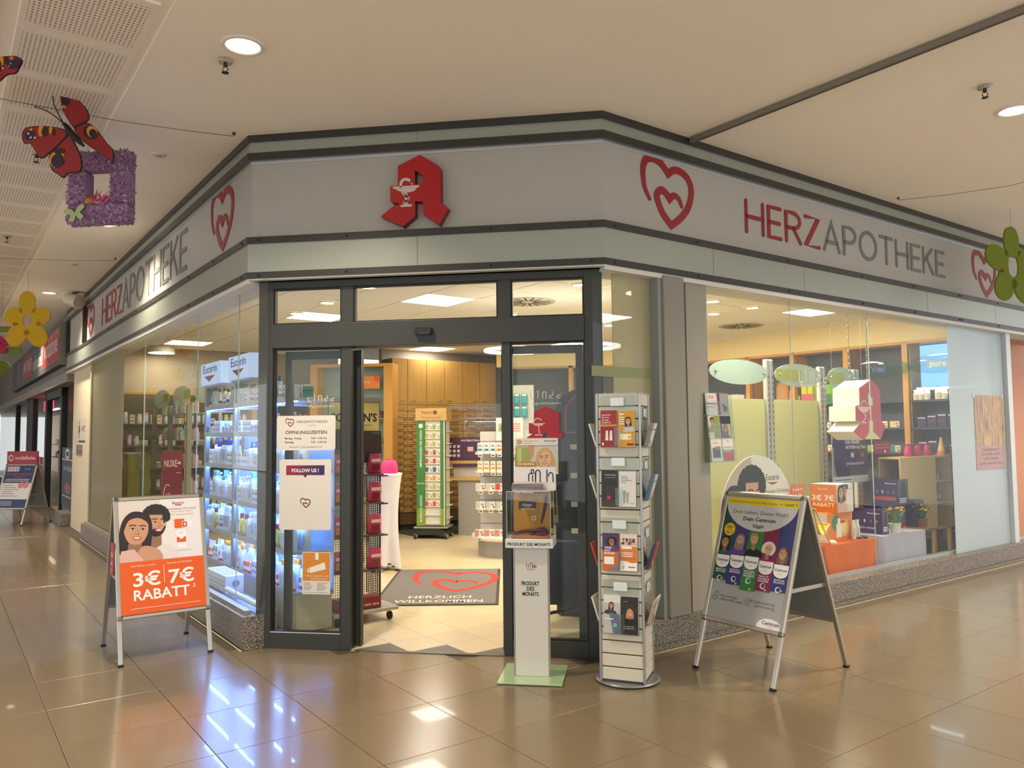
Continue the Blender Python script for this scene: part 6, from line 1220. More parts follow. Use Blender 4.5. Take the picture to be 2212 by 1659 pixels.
for k,(a,b,lime) in enumerate(((6.5,7.50,0),(7.62,8.54,1),(8.68,9.3,1))):
    t=thing('header_plate','frosted leaf-shaped header plate '+('left','in the middle','right')[k]+' above the partition','sign',face(P((a+b)/2,VP-.04,2.235),DU),'frosted header plates above the partition'); hw_=(b-a)/2
    M().prism([(hw_*x,y) for x,y in [(-1,.0)]+[(math.cos(th)*1.0,.135*math.sin(th)) for th in [math.pi*(1-i/12) for i in range(1,12)]]+[(1,0)]+[(math.cos(th)*1.0,-.135*math.sin(th)) for th in [math.pi*(i/12) for i in range(1,12)]]],-.004,.004,K('b9cfb8',.3,name='frosted_leaf_glass')).obj('plate',t)
    if lime: M().box(-hw_*.95,hw_*.1,-.065,.065,.005,.007,K('b5c24a',.4)).obj('lime_panel',t)
    for x in (-hw_*.8,hw_*.85): M().lathe([(.018,0),(.018,.012),(.012,.02)],K('c9c7be',.2,.8),10).obj('clamp',t,Matrix.Translation((x,0,.007)))
for k,(px,py,tx,c,u_) in enumerate(((1900,798,'Vital','3a62a8',9.95),(2030,785,'pure','dfe8f0',9.95))):
    a=onu(px,py,u_); t=thing('header_plate','pale leaf-shaped header plate with '+('blue','white')[k]+' word on the right end wall shelf','sign',face(P(u_,a.y,a.z),-DV),'header plates on the end wall shelf'); M().prism(arc(0,0,.42,.12,0,360,22)[:-1],-.004,.004,glassmat('header_glass',(.8,.9,.85),1.5) if k==0 else bpy.data.materials['header_glass']).obj('plate',t); mb=M()
    if k: mb.rect(-.16,.12,-.05,.05,K('8fb8dc',.4),.0045)
    mb.text(tx,-.02,-.03,.11,K(c,.4),.006,bold=.015); mb.obj('word',t); M().box(-.02,.02,-.02,.02,-.12,-.004,K('9a9a94',.4)).obj('bracket',t)
# pale lettering on the glass
a=onv(1727,835,V0+.097); b=onv(1785,778,V0+.097); linda(face(P(a.x,V0+.097,a.z),DU),(b.x-a.x),'thin pale lettering on the right window glass')
# hanging 3D letter emblem
VA=4.46; fA2=lambda pts:[(lambda p:(p.x-7.9,p.z-1.8))(onv(1780+a/4.148,600+b/4.148,VA)) for a,b in pts]
HA=thing('hanging_emblem','three-dimensional red and white letter A hanging on chains in the right window','emblem',face(P(7.9,VA,1.8),DU))
OUT=[(418,912),(480,970),(498,1010),(503,1060),(515,1282),(548,1325),(512,1445),(440,1375),(442,1280),(404,1280),(405,1385),(350,1455),(262,1378),(330,1298),(330,1288),(283,1283),(280,1148),(318,1142),(314,988)]
pts=fA2(OUT); mb=M(); mb.prism(pts,-.30,0,K('bf1a20',.35),side=K('e3dfcb',.5)); mb.obj('letter_body',HA)
M().prism(fA2([(390,1030),(433,1085),(433,1145),(395,1143)]),.0005,.003,K('ddd3a0',.5)).obj('window_cutout',HA); M().prism(fA2([(404,1282),(442,1282),(442,1372),(508,1446),(372,1448),(404,1385)]),-.01,-.002,K('d9cf8c',.5)).obj('leg_cutout',HA)
mb=M(); k_=K('e0bda8',.4); mb.poly(fA2([(303,1166),(410,1166),(385,1205),(345,1208),(322,1195)]),k_,.002); mb.stroke([fA2([(300,1160),(412,1160)]),fA2([(350,1208),(375,1240),(360,1270),(345,1290)]),fA2([(332,1158),(335,1120),(352,1100),(372,1110),(380,1135)]),fA2([(340,1298),(378,1298)])],.014,k_,.002); mb.obj('chalice_motif',HA)
for k,(px,py,px2,py2) in enumerate(((1829,664,1836,830),(1869,668,1874,822))):
    a=onv(px,py,VA+.1); b=onv(px2,py2,VA+.1); t=thing('chain',('left','right')[k]+' steel chain holding the hanging letter','chain',I4,'chains of the hanging letter'); n=26; mb=M(); A_=P(a.x,VA+.1,2.97); B_=P(b.x,VA+.1,b.z-.02)
    for i in range(n):
        c_=A_.lerp(B_,(i+.5)/n); hl=(A_-B_).length/n*.62; ax=DU if i%2 else DV; mb.tube([c_+V((0,0,hl)),c_+ax*.008+V((0,0,hl*.5)),c_+ax*.008-V((0,0,hl*.5)),c_-V((0,0,hl)),c_-ax*.008-V((0,0,hl*.5)),c_-ax*.008+V((0,0,hl*.5)),c_+V((0,0,hl))],.003,K('c9c6b8',.3,.8),4)
    mb.obj('chain_links',t,kind='stuff')
# purple sport poster
VQ=5.05; a=onv(1800,1046,VQ); b=onv(1869,882,VQ)
def art_sport(mb,w,h):
    mb.rect(0,w,0,h,K('8a8a88',.4)); mb.rect(0,w*.35,h*.9,h,K('4a2c6a',.4),.0002); mb.poly([(w*.45,h*.1),(w,h*.1),(w,h*.62),(w*.5,h*.55)],K('4c4a30',.6),.0002); mb.poly(smoothpts([(w*.1,h*.12),(w*.05,h*.5),(w*.1,h*.68),(w*.3,h*.74),(w*.5,h*.66),(w*.52,h*.4),(w*.48,h*.12)]),K('38235a',.5),.0006)
    person2d(mb,w*.3,h*.74,w*.22,.001,None,'a87a58','1c1410','38235a','short',.3,False,0,1); mb.rect(w*.1,w*.25,h*.0,h*.3,K('1a1a20',.5),.0045); mb.rect(w*.32,w*.46,h*.0,h*.3,K('1a1a20',.5),.0045)
    mb.rect(w*.3,w,h*.2,h*.32,K('4a2c6a',.4),.005); k=K('e6e2ea',.4); mb.text('FÜR DEINEN',w*.36,h*.52,h*.06,k,.005,al='L',bold=.03,fit=w*.42); mb.text('AKTIVEN ALLTAG:',w*.36,h*.455,h*.06,k,.005,al='L',bold=.03,fit=w*.6); mb.text('ENTDECKE JETZT',w*.64,h*.24,h*.04,k,.0055,bold=.02,fit=w*.5)
    for i in range(4): mb.rect(w*(.36+.15*i),w*(.45+.15*i),h*.34,h*.40,K(('2a2048','d9d6dc','2a2048','b05038')[i],.4),.005)
    mb.rect(0,w,0,h*.09,K('d3d0d3',.4),.0055); mb.rect(w*.05,w*.5,h*.04,h*.05,K('3a3a40',.5),.006)
t=thing('sport_poster','purple and grey sport poster hanging beside the hanging letter','poster',face(P(a.x,VQ,a.z),DU)); printed('poster_sheet',t,None,b.x-a.x,b.z-a.z,art_sport,th=.004)
for x in (.05,b.x-a.x-.05): M().box(x-.001,x+.001,b.z-a.z,HI-a.z-.02,-.003,-.001,K('9a9a94',.4)).obj('cord',t)
# dark red card on the glass
a=onv(1887,981,V0+.097); b=onv(1923,952,V0+.097); t=thing('window_card','small dark red card with white print on the right window glass','card',face(P(a.x,V0+.0965,a.z),DU)); printed('card_sheet',t,None,b.x-a.x,b.z-a.z,lambda mb,w,h:(mb.text('OHNE REZEPT',w*.5,h*.66,h*.15,K('c9908c',.4),.0003,fit=w*.8),mb.text('GANZ BEQUEM',w*.5,h*.42,h*.15,K('c9908c',.4),.0003,fit=w*.8),mb.rect(w*.62,w*.7,h*.1,h*.26,K('d9c9c6',.4),.0003)),'6e1c26',.001)
# low tables with cloths
def cloth(name,label,u0,u1,v0,v1,z,c,drop,taper=0,lean=0,seed=1):
    t=thing(name,label,'table',at(P(u0,v0,0))); w,d=u1-u0,v1-v0
    M().box(.02,w-.02,.02,d-.02,z-.03,z-.003,K('8a6a44',.5)).obj('table_top',t)
    for a in (.05,w-.09):
        for b in (.04,d-.08): M().box(a,a+.04,b,b+.04,0,z-.03,K('4a3a2a',.5)).obj('leg',t)
    rng=random.Random(seed); ph=[rng.uniform(0,6) for _ in range(4)]; nx=60; nz=8; vs=[]
    def wv(s): return .5*math.sin(s*9+ph[0])+.3*math.sin(s*23+ph[1])+.2*math.sin(s*41+ph[2])
    per=[(0,d)]+[(0,d*(1-i/8)) for i in range(1,8)]+[(w*i/30,0) for i in range(31)]+[(w,d*i/8) for i in range(1,9)]
    n=len(per)
    for j in range(nz+1):
        f=j/nz
        for i,(x,y) in enumerate(per):
            s=i*.06; nxn,nyn=((-1,0) if x<=0 and y>0 else (1,0) if x>=w and y>0 else (0,-1)); o=(.004+.028*wv(s)*f+.02*f); xx=x+nxn*o; yy=y+nyn*o
            if taper: xx=xx+(w*.42-xx)*taper*f*f
            vs.append((xx,yy,z-(drop*f)*(1-.08*math.sin(s*2+ph[3])*f)))
    mb=M(); mb.add(vs,[(j*n+i,j*n+i+1,(j+1)*n+i+1,(j+1)*n+i) for j in range(nz) for i in range(n-1)],K(c,.75,bump=.15,ns=40),None,True); mb.add([(0,0,z),(w,0,z),(w,d,z),(0,d,z)],[(0,1,2,3)],K(c,.75,bump=.15,ns=40)); mb.obj('cloth',t); return t
cloth('display_table','low display table under an orange cloth behind the A-board',6.85,7.80,4.33,4.98,.485,'d0621a',.40,.35,seed=3)
cloth('display_table','low display table under a lilac-grey cloth in the right window',7.92,8.80,4.33,4.98,.493,'a9a3b4',.44,0,seed=5)
zO,zL=.486,.494
def uo(px,v,py=1100): return onv(px,py,v).x
u0=uo(1786,4.50); u1=uo(1838,4.50); g='promotion cartons on the low tables'
def a_or(mb,w,h): mb.rect(0,w,0,h,K('d9781c',.4)); mb.text('Eucerin',w*.5,h*.80,h*.10,K('f2dfc6',.4),.0004,fit=w*.35); mb.text('3€ 7€',w*.5,h*.42,h*.26,K('f4ece2',.4),.0004,bold=.02,fit=w*.82); mb.text('RABATT',w*.52,h*.20,h*.18,K('f4ece2',.4),.0004,bold=.02,fit=w*.8)
def a_cp(mb,w,h): mb.rect(0,w,0,h,K('d6cfc4',.4)); person2d(mb,w*.48,h*.58,w*.3,.0005,None,'b98562','1a110e','d9d0c6','curly',1); person2d(mb,w*.25,h*.5,w*.3,.004,None,'c08a66','1a110e','d3b0a2','long',.3); mb.text('Eucerin',w*.8,h*.82,h*.06,K('3a3a3a',.5),.001,fit=w*.3)
bx('orange and white carton with serum picture on the orange table',u0,4.50,zO,u1-u0,.28,.28,'d9781c',g,{'f':lambda mb,w,h:(mb.rect(0,w,0,h,K('d9781c',.4)),mb.disc(w*.35,h*.62,w*.18,K('4f7a5c',.4),.0003),mb.disc(w*.7,h*.42,w*.2,K('d9b45a',.4),.0003),mb.disc(w*.7,h*.42,w*.13,K('e6cf8a',.4),.0005),mb.rect(w*.36,w*.58,h*.1,h*.58,K('e3ddd0',.4),.0007),mb.rect(w*.42,w*.52,h*.58,h*.78,K('e9e4da',.4),.0007),mb.rect(w*.56,w*.72,h*.6,h*.7,K('b8342c',.4),.0007)),'l':lambda mb,w,h:mb.rect(0,w,0,h,K('ddd6cc',.4))})
u2=uo(1808,4.46); bx('orange discount carton with couple picture, upper one on the orange table',u2,4.46,zO+.281,.30,.30,.28,'e6e1d8',g,{'l':a_or,'f':a_cp})
for k,px in enumerate((1842,1850)): prod('tall',('ddd8cc','e3dfd6','c9c4ba'),at(P(uo(px,4.45),4.45,zO),0),('left','right')[k]+' small white bottle on the orange table','white bottles on the orange table',.85)
sg_=thing('sunglasses','dark sunglasses lying on the orange table','glasses',at(P(uo(1862,4.42,1160),4.42,zO),-30)); 
for x in (-.035,.035): M().lathe([(.0001,.004),(.026,.004),(.028,.012),(.024,.016)],K('15130f',.15),12).obj('lens',sg_,Matrix.Translation((x,0,.002)))
M().tube([(-.065,0,.012),(-.06,.09,.012)],.003,m_black,5).obj('temple',sg_); M().tube([(.065,0,.012),(.06,.09,.012)],.003,m_black,5).obj('temple',sg_); M().tube([(-.012,0,.014),(.012,0,.014)],.003,m_black,5).obj('bridge',sg_)
# miniature deck chair
dk=thing('toy_deck_chair','miniature wooden deck chair with yellow seat on the orange table','deck chair',at(P(uo(1778,4.37,1160),4.37,zO),0)); wd=K('d3b47c',.5)
for y in (0,.16): M().tube([(-.12,y,.36),(.12,y,.006)],.008,wd,6).obj('frame_bar',dk); M().tube([(-.1,y,.006),(.12,y,.2)],.008,wd,6).obj('frame_bar',dk)
for p in ((-.12,.36),(.12,.01),(.12,.2)): M().tube([(p[0],0,p[1]),(p[0],.16,p[1])],.007,wd,6).obj('cross_bar',dk)
mb=M(); pth=bez((-.115,0,.35),(-.05,0,.10),(.03,0,.02),(.12,0,.2),10); mb.add([(x,y,z) for x,_,z in pth for y in (.012,.148)],[(2*i,2*i+1,2*i+3,2*i+2) for i in range(10)],K('d9c21c',.6)); mb.obj('seat_cloth',dk)
sd=thing('sea_shell','pale sea shell lying beside the deck chair','shell',at(P(uo(1798,4.40,1172),4.40,zO),0)); M().lathe([(.0001,0),(.05,.002),(.045,.02),(.02,.035),(.0001,.04)],K('dccdb4',.5),10).obj('shell_body',sd)
# purple cartons
def a_pl(mb,w,h): mb.rect(0,w,0,h,K('33205c',.4)); k=K('d9d3e3',.4); mb.text('flexicream',w*.72,h*.82,h*.09,k,.0004,bold=.02,fit=w*.4); mb.rect(w*.06,w*.92,h*.50,h*.505,K('a35a6a',.4),.0004); [mb.rect(w*(.2+.2*i),w*(.25+.2*i),h*.46,h*.58,K(('8a6a9a','d9cfd9','6a6a9a','c05a40')[i],.4),.0006) for i in range(4)]; mb.rect(w*.06,w*.9,h*.2,h*.34,K('b83a44',.4),.0004) if h>.27 else mb.text('JETZT TESTEN!',w*.5,h*.2,h*.09,k,.0004,bold=.02,fit=w*.5)
def a_sp(mb,w,h): mb.rect(0,w,0,h,K('3a2c4a',.4)); mb.rect(0,w,h*.3,h,K('5c5a50',.5),.0002); mb.poly(smoothpts([(w*.2,h*.1),(w*.15,h*.5),(w*.4,h*.9),(w*.7,h*.85),(w*.8,h*.4),(w*.7,h*.1)]),K('2a2430',.5),.0004); [mb.rect(w*.1,w*.8,h*(.26-.07*i),h*(.30-.07*i),K('d9d6dc',.4),.0006) for i in range(3)]
u3=uo(1905,4.40); bx('small purple carton with white print, front left on the lilac table',u3,4.40,zL,.12,.34,.255,'2c2150',g,{'l':a_pl,'f':a_sp})
u4=uo(1925,4.62); bx('purple carton with grey side, lower middle on the lilac table',u4,4.62,zL,.38,.30,.235,'3a2a60',g,{'l':a_pl,'f':lambda mb,w,h:(mb.rect(0,w,0,h,K('6a6878',.4)),mb.rect(0,w,0,h*.2,K('a03a40',.4),.0002))})
u5=uo(1942,4.60); bx('large purple carton with red stripe stacked on top on the lilac table',u5,4.60,zL+.2355,.22,.32,.30,'2f1f58',g,{'l':a_pl,'f':a_sp})
u6=uo(1966,4.56); bx('purple carton with dark sport picture, right on the lilac table',u6,4.50,zL,.20,.10,.30,'3a2a50',g,{'f':a_sp})
# potted plants
def plant(name,label,px,py,v,potc,z,leafc,flc,sc_):
    p=onv(px,py,v); t=thing(name,label,'potted plant',at(P(p.x,v,z))); M().lathe([(.038*sc_,0),(.05*sc_,.075*sc_),(.053*sc_,.08*sc_),(.046*sc_,.08*sc_)],K(potc,.5),16).obj('pot',t); M().lathe([(.0001,.072*sc_),(.047*sc_,.072*sc_)],K('2c2018',.9),14).obj('soil',t); rng=random.Random(int(px)); lf=K(leafc,.5)
    for i in range(20):
        a=rng.uniform(0,6.28); r=rng.uniform(.05,.16)*sc_; h=rng.uniform(.12,.24)*sc_; w=.009*sc_; b=V((math.cos(a),math.sin(a),0)); s_=V((-b.y,b.x,0))*w
        q=[V((0,0,.07*sc_))+b*.015*sc_,V((0,0,h*.8))+b*r*.5,V((0,0,h))+b*r]; M().add([q[0]-s_,q[0]+s_,q[1]+s_,q[1]-s_,q[2]],[(0,1,2,3),(3,2,4)],lf).obj('leaf',t)
    for i in range(6):
        a=rng.uniform(0,6.28); r=rng.uniform(.02,.07)*sc_; h=rng.uniform(.15,.21)*sc_; c_=V((r*math.cos(a),r*math.sin(a),h)); mb=M(); mb.tube([(0,0,.07*sc_),tuple(c_)],.003*sc_,lf,4); st_=mb.obj('stem',t)
        mb=M()
        for k in range(6): b=V((math.cos(k*1.047),math.sin(k*1.047),.25)); e=V((-b.y,b.x,0))*.011*sc_; mb.add([c_,c_+b*.014*sc_+e,c_+b*.032*sc_,c_+b*.014*sc_-e],[(0,1,2,3)],K(flc,.5))
        mb.lathe([(.008*sc_,0),(.012*sc_,.018*sc_)],K('d9a81c',.5),8,Matrix.Translation(c_)); mb.obj('flower',t)
plant('potted_plant','narrow-leaved yellow-flowering plant in a white pot on the lilac table',1934,1155,4.42,'d9d6cf',zL,'6a8a4c','d9c83c',1.25)
plant('potted_daffodil','daffodil with bright yellow flowers in a brown pot on the lilac table',1992,1140,4.46,'7a4030',zL,'2f5a34','e0c81c',1.2)
# arched standee
a=onv(1553,1085,4.58); b=onv(1716,1085,4.58); top=onv(1650,983,4.58); w_=b.x-a.x; T=face(P(a.x,4.58,0),DU); h_=top.z
sd2=thing('arched_standee','large arched cardboard standee with a couple behind the A-board','standee',T); oo=[(0,.03),(w_,.03)]+[(w_/2+w_/2*math.cos(th),h_-.62+.62*math.sin(th)) for th in [math.pi*i/24 for i in range(25)]]
M().prism(oo,-.01,0,K('d8cfc2',.45)).obj('board',sd2); mb=M(); mb.poly([(w_*.03,.03),(w_*.42,.03),(w_*.42,h_-.01)]+[(w_/2+w_/2*math.cos(th),h_-.62+.62*math.sin(th)) for th in [math.pi*(13+i)/24 for i in range(12)]],K('b9a492',.45),.0006); person2d(mb,w_*.42,h_-.58,w_*.27,.001,None,'c4906c','1d1310','d9d0c6','curly',1.1); person2d(mb,w_*.20,h_-.72,w_*.27,.0045,None,'c9966f','16100e','d9b5a6','long',.2)
mb.text('Eucerin',w_*.70,h_-.24,.085,K('2a2a2a',.5),.001,fit=w_*.18); mb.poly([(w_*.62,h_-.26),(w_*.78,h_-.26),(w_*.7,h_-.285)],K('b3202a',.4),.001); mb.text('Hochwirksamer UV-Schutz',w_*.70,h_-.36,.05,K('3a3a3a',.5),.001,fit=w_*.44); mb.text('Mit Anti-Glanz Effekt',w_*.70,h_-.42,.045,K('d08a70',.5),.001,fit=w_*.34); mb.text('klinisch nachgewiesen',w_*.70,h_-.48,.045,K('d08a70',.5),.001,fit=w_*.36); mb.rect(w_*.66,w_*.78,.2,h_-.55,K('d9641c',.4),.001); mb.rect(w_*.77,w_*.89,.3,h_-.60,K('e3dccf',.4),.0014); mb.obj('print',sd2)
M().box(w_*.3,w_*.7,-.2,-.01,.0,.02,K('b9a98e',.6)).obj('easel_foot',sd2); M().box(0,w_,-.012,.002,0,.03,K('c9bfb0',.5)).obj('base_strip',sd2)
a=onv(1711,1090,4.55); b=onv(1736,1044,4.55); t=thing('discount_tag','orange discount tag beside the arched standee','tag',face(P(a.x,4.55,a.z-.1),DU)); printed('tag_card',t,None,b.x-a.x,b.z-a.z+.1,lambda mb,w,h:(mb.text('RABATT',w*.5,h*.78,h*.10,K('f2e6d6',.4),.0003,bold=.02,fit=w*.8),mb.text('3€',w*.5,h*.52,h*.2,K('f2e6d6',.4),.0003,fit=w*.6),mb.text('7€',w*.5,h*.2,h*.2,K('f2e6d6',.4),.0003,fit=w*.6)),'d9641c',.004); M().box((b.x-a.x)/2-.01,(b.x-a.x)/2+.01,-(a.z-.1)+.003,0,-.003,-.001,K('9a9a94',.4)).obj('stake',t)
# bookcase
VB=4.62; ub0,ub1,ub2=uo(1945,VB,1000),uo(2021,VB,1000),uo(2061,VB,1000)-.07; ztop=onv(2000,986,VB).z; bc=thing('bookcase','pale wood bookcase with open side behind the lilac table','bookcase',at(P(ub0,VB,0))); m_bw=K('c9ab72',.5,noise=.08,ns=3); L1,L2=ub1-ub0,ub2-ub0; zb=.40
M().bbox(0,L1,0,.02,zb,ztop-.02,m_bw,.002).obj('side_panel',bc); M().bbox(0,L2,0,.26,ztop-.02,ztop,m_bw,.002).obj('top_board',bc); M().box(0,L2,0,.26,zb,zb+.02,m_bw).obj('bottom_board',bc); M().box(L2-.02,L2,0,.26,zb+.02,ztop-.02,m_bw).obj('end_board',bc); M().box(L1-.02,L1,.02,.26,zb+.02,ztop-.02,m_bw).obj('divider',bc); M().box(0,L2,.25,.26,zb+.02,ztop-.02,K('b08f58',.5)).obj('back_board',bc)
for z in (zb+.30,zb+.56): M().box(L1,L2-.02,.01,.25,z,z+.018,m_bw).obj('shelf_board',bc)
for x in (.03,L1-.05,L2-.06): 
    for y in (.02,.2): M().box(x,x+.04,y,y+.04,0,zb,m_bw).obj('leg',bc)
for k,(kd,cl,z) in enumerate((('pump',('7a2a24','c9b8a0'),zb+.319),('flask',('8a2a24','5a2018'),zb+.319),('wbox',('8a2228','c9c0c4','6a6a6a'),zb+.021),('wbox',('2f7a70','c9d6cc','3a5a54'),zb+.579))): prod(kd,cl,at(P(ub1+.14+.09*(k%2),VB+.10,z+.0005)),cname(cl[0])+' '+PN[kd][1]+(', left,' if k%2==0 else ', right,')+' in the open side of the bookcase'+(' upper' if k==3 else ' bottom' if k==2 else ' middle'),'items in the bookcase',.9)
for k,px in enumerate((1962,1982,2003)):
    p=uo(px,VB+.12,975); t=thing('gift_pouch','pink tied gift pouch in a clear box, '+('left','middle','right')[k]+' on the bookcase','pouch',at(P(p,VB+.12,ztop+.0005)),'pink gift pouches on the bookcase'); mb=M(); softbox([(.055,.035,0),(.06,.04,.05),(.05,.03,.10),(.025,.015,.115),(.05,.02,.14),(.055,.012,.15)],K('c92a66',.5,bump=.3,ns=30),mb,14,2.4); mb.obj('pouch_body',t); M().lathe([(.03,.108),(.032,.115),(.03,.122)],K('e04a84',.4),12).obj('ribbon',t); mb=M(); openbox(mb,.07,.13,-.03,.03,0,.14,.002,ACRYL); mb.obj('clear_box',t)
p=uo(2034,VB+.1,980); t=thing('cone_tree','small beige cone with orange base on the bookcase','decoration',at(P(p,VB+.1,ztop+.0005))); M().lathe([(.05,0),(.045,.05)],K('d0703c',.6),12).obj('cone_base',t); M().lathe([(.045,.05),(.012,.22),(.0001,.225)],K('c9a05c',.6),12).obj('cone_top',t)
# swing tags: leaflet rack on the glass beside the column
a=onv(1511,998,V0+.095); b=onv(1564,850,V0+.095); RKT=face(P(a.x+.0,V0+.046,a.z),DU); rk2=thing('wall_leaflet_rack','clear three-tier leaflet rack fixed beside the column','leaflet holder',RKT); w_=.30; h_=b.z-a.z
M().box(0,w_,0,h_,.002,.005,ACRYL).obj('rack_back',rk2)
for k in range(3): M().box(0,w_,h_*(.0+.33*k),h_*(.22+.33*k),.075-.02*k,.078-.02*k,ACRYL).obj('tier_front',rk2); M().box(0,w_,h_*.33*k,h_*.33*k+.004,.005,.078-.02*k,ACRYL).obj('tier_floor',rk2)
for x in (0,w_-.003): M().prism([(0,0),(.078,0),(.04,h_),(0,h_)],0,.003,ACRYL,face((x,0,0.005),(0,0,1),(0,1,0))).obj('side_panel',rk2)
arr=[('white leaflet with grey picture, left in the lowest tier',lambda mb,w,h:(mb.rect(w*.15,w*.85,h*.15,h*.6,K('4a4a44',.5)),mb.rect(w*.4,w*.85,h*.5,h*.66,K('6a8a3c',.5),.0002),mb.rect(w*.2,w*.7,h*.8,h*.84,K('c98a60',.5)))),('white leaflet with pink lower half, right in the lowest tier',lambda mb,w,h:(mb.rect(0,w,0,h*.5,K('c0485a',.5)),mb.rect(w*.1,w*.8,h*.38,h*.5,K('a8a098',.5),.0002),mb.text('TEST',w*.5,h*.86,h*.08,bk,.0003),mb.rect(w*.1,w*.9,h*.6,h*.63,K('d98a80',.5)))),('green and beige leaflet, left in the middle tier',lambda mb,w,h:(mb.rect(w*.5,w,0,h,K('8a9a34',.5)),person2d(mb,w*.35,h*.6,w*.3,.0003,None,'b98a68','2a1a14','9aa04a','short'))),('dark leaflet with two faces, right in the middle tier',lambda mb,w,h:(mb.rect(0,w,0,h,K('2a1c26',.4)),mb.rect(w*.15,w*.95,0,h*.62,K('c9b88a',.5),.0002),person2d(mb,w*.45,h*.25,w*.34,.0004,None,'c98a5c','7a3a1c','4a5a7a','wave'))),('white leaflet with red line, left in the top tier',lambda mb,w,h:(mb.rect(0,w,h*.5,h*.55,K('8a1c30',.5)),mb.rect(w*.25,w*.75,h*.75,h*.9,K('d9a888',.5)),mb.rect(w*.1,w*.8,h*.35,h*.4,K('a8a4a0',.5)))),('grey leaflet with purple stripe, right in the top tier',lambda mb,w,h:(mb.rect(0,w,0,h,K('9a9698',.4)),mb.rect(0,w*.2,0,h,K('6a1c48',.5),.0002),mb.disc(w*.65,h*.3,w*.2,K('5a3a24',.5),.0002),mb.disc(w*.5,h*.45,w*.12,K('6a4a30',.5),.0004)))]
for k,(lb,fn) in enumerate(arr):
    t=thing('leaflet',lb+' of the clear rack','leaflet',RKT@Matrix.Translation((.012+.145*(k%2),h_*.33*(k//2)+.006,.066-.02*(k//2)))@Matrix.Rotation(-.08,4,'X'),'leaflets in the clear rack'); printed('leaflet_sheet',t,None,.132,h_*.32,fn,'dcd6cc',.008)
# rose poster on the frosted end pane
a=onv(2111,1016,V0+.095); b=onv(2165,856,V0+.095)
def rose():
    m=K('b08a86',.35,name='rose_print'); nt=m.node_tree; bs=nt.nodes['Principled BSDF']; tc=nt.nodes.new('ShaderNodeTexCoord'); mp=nt.nodes.new('ShaderNodeMapping'); mp.inputs['Scale'].default_value=(9,1.2,1); nz=nt.nodes.new('ShaderNodeTexNoise'); nz.inputs['Scale'].default_value=4; cr=nt.nodes.new('ShaderNodeValToRGB'); cr.color_ramp.elements[0].color=(*lin('94706c'),1); cr.color_ramp.elements[0].position=.35; cr.color_ramp.elements[1].color=(*lin('d9b864'),1); cr.color_ramp.elements[1].position=.75
    L=nt.links.new; L(tc.outputs['Object'],mp.inputs[0]); L(mp.outputs[0],nz.inputs[0]); L(nz.outputs['Fac'],cr.inputs[0]); L(cr.outputs[0],bs.inputs['Base Color']); return m
t=thing('rose_poster','rose and gold poster taped to the frosted end pane','poster',face(P(a.x,V0+.098,a.z),DU)); w_,h_=b.x-a.x,b.z-a.z
M().box(0,w_,h_*.32,h_,0,.002,rose()).obj('poster_sheet',t); mb=M(); mb.box(0,w_,0,h_*.32,0,.002,K('b3908c',.4)); [mb.text(tx,w_*.5,h_*(.25-.06*i),h_*.045,K('6f504e',.5),.0024,fit=w_*(.6,.66,.5,.8)[i]) for i,tx in enumerate(('ZAUBERHAFT','SCHÖNE HAUT','UND HAARE','jetzt entdecken'))]; mb.obj('caption_strip',t)
for x in (0,w_): M().box(x-.02,x+.02,h_-.03,h_+.01,.002,.003,K('d9d9d6',.3)).obj('tape',t)
# ================================================================ HANGING DECORATIONS AND CEILING FIXTURES
def pd(px,py,d): r=ray(px,py); return CAM+r*d          # d = depth along the optical axis
def hangT(px,py,d,yaw=0):                               # upright frame at that place, facing about -y
    return face(pd(px,py,d),(math.cos(YAW+yaw),math.sin(YAW+yaw),0))
def wire(name,label,pts,r=.0022,cat='cable'):
    t=thing(name,label,cat,Matrix.Translation(pts[0])); M().tube([p-pts[0] for p in pts],r,K('4a4038',.5,.5),5).obj('strand',t)
    p=(pts[-1]-pts[0]); M().lathe([(.012,-.02),(.012,0)],K('5a5048',.4,.6),8).obj('ceiling_hook',t,Matrix.Translation((0,0,.03))); return t
wire('steel_cable','thin steel cable from the left fascia corner past the butterfly',[P(1.77,5.97,3.885),P(1.45,6.0,3.865),P(1.0,6.05,3.85),P(.28,6.12,3.86),P(-1.5,6.3,3.88)])
wire('steel_cable','thin steel cable above the yellow flower',[P(1.81,11.12,3.885),P(1.4,11.3,3.86),P(.6,11.65,3.86),P(-1.0,12.2,3.88)])
wire('steel_cable','thin steel cable holding the green flower at right',[P(7.69,3.91,3.885),P(7.85,3.5,3.865),P(8.02,3.03,3.86),P(8.0,2.2,3.88)])
Z1=2.9625
def wing(mb,pts,k,o,mat,z,sl=0,bx_=0,edge=None,th=.006):
    q=smoothpts([((a-o[0])*k,-(b-o[1])*k) for a,b in pts],3)
    def dz(x,y): return sl*(x-bx_)
    n=len(q); f=[(x,y,dz(x,y)+z) for x,y in q]; b=[(x,y,dz(x,y)+z-th) for x,y in q]
    mb.add(f+b,[list(range(n)),list(range(n,2*n))[::-1]]+[(i,(i+1)%n,n+(i+1)%n,n+i) for i in range(n)],mat)
def spot(mb,x,y,rx,ry,mat,k,o,z,sl,rot=0):
    X,Y=(x-o[0])*k,-(y-o[1])*k; c,s=math.cos(rot),math.sin(rot); pts=[]
    for i in range(14):
        t=2*math.pi*i/14; a,b=rx*k*math.cos(t),ry*k*math.sin(t); xx=X+a*c-b*s; yy=Y+a*s+b*c; pts.append((xx,yy,sl*xx+z))
    mb.add(pts,[list(range(14))],mat)
D1=5.35; o=(480,860); k=D1/FPX/Z1; BT=hangT(480/Z1,860/Z1,D1); bf=thing('butterfly','large red peacock butterfly decoration hanging at upper left','decoration',BT)
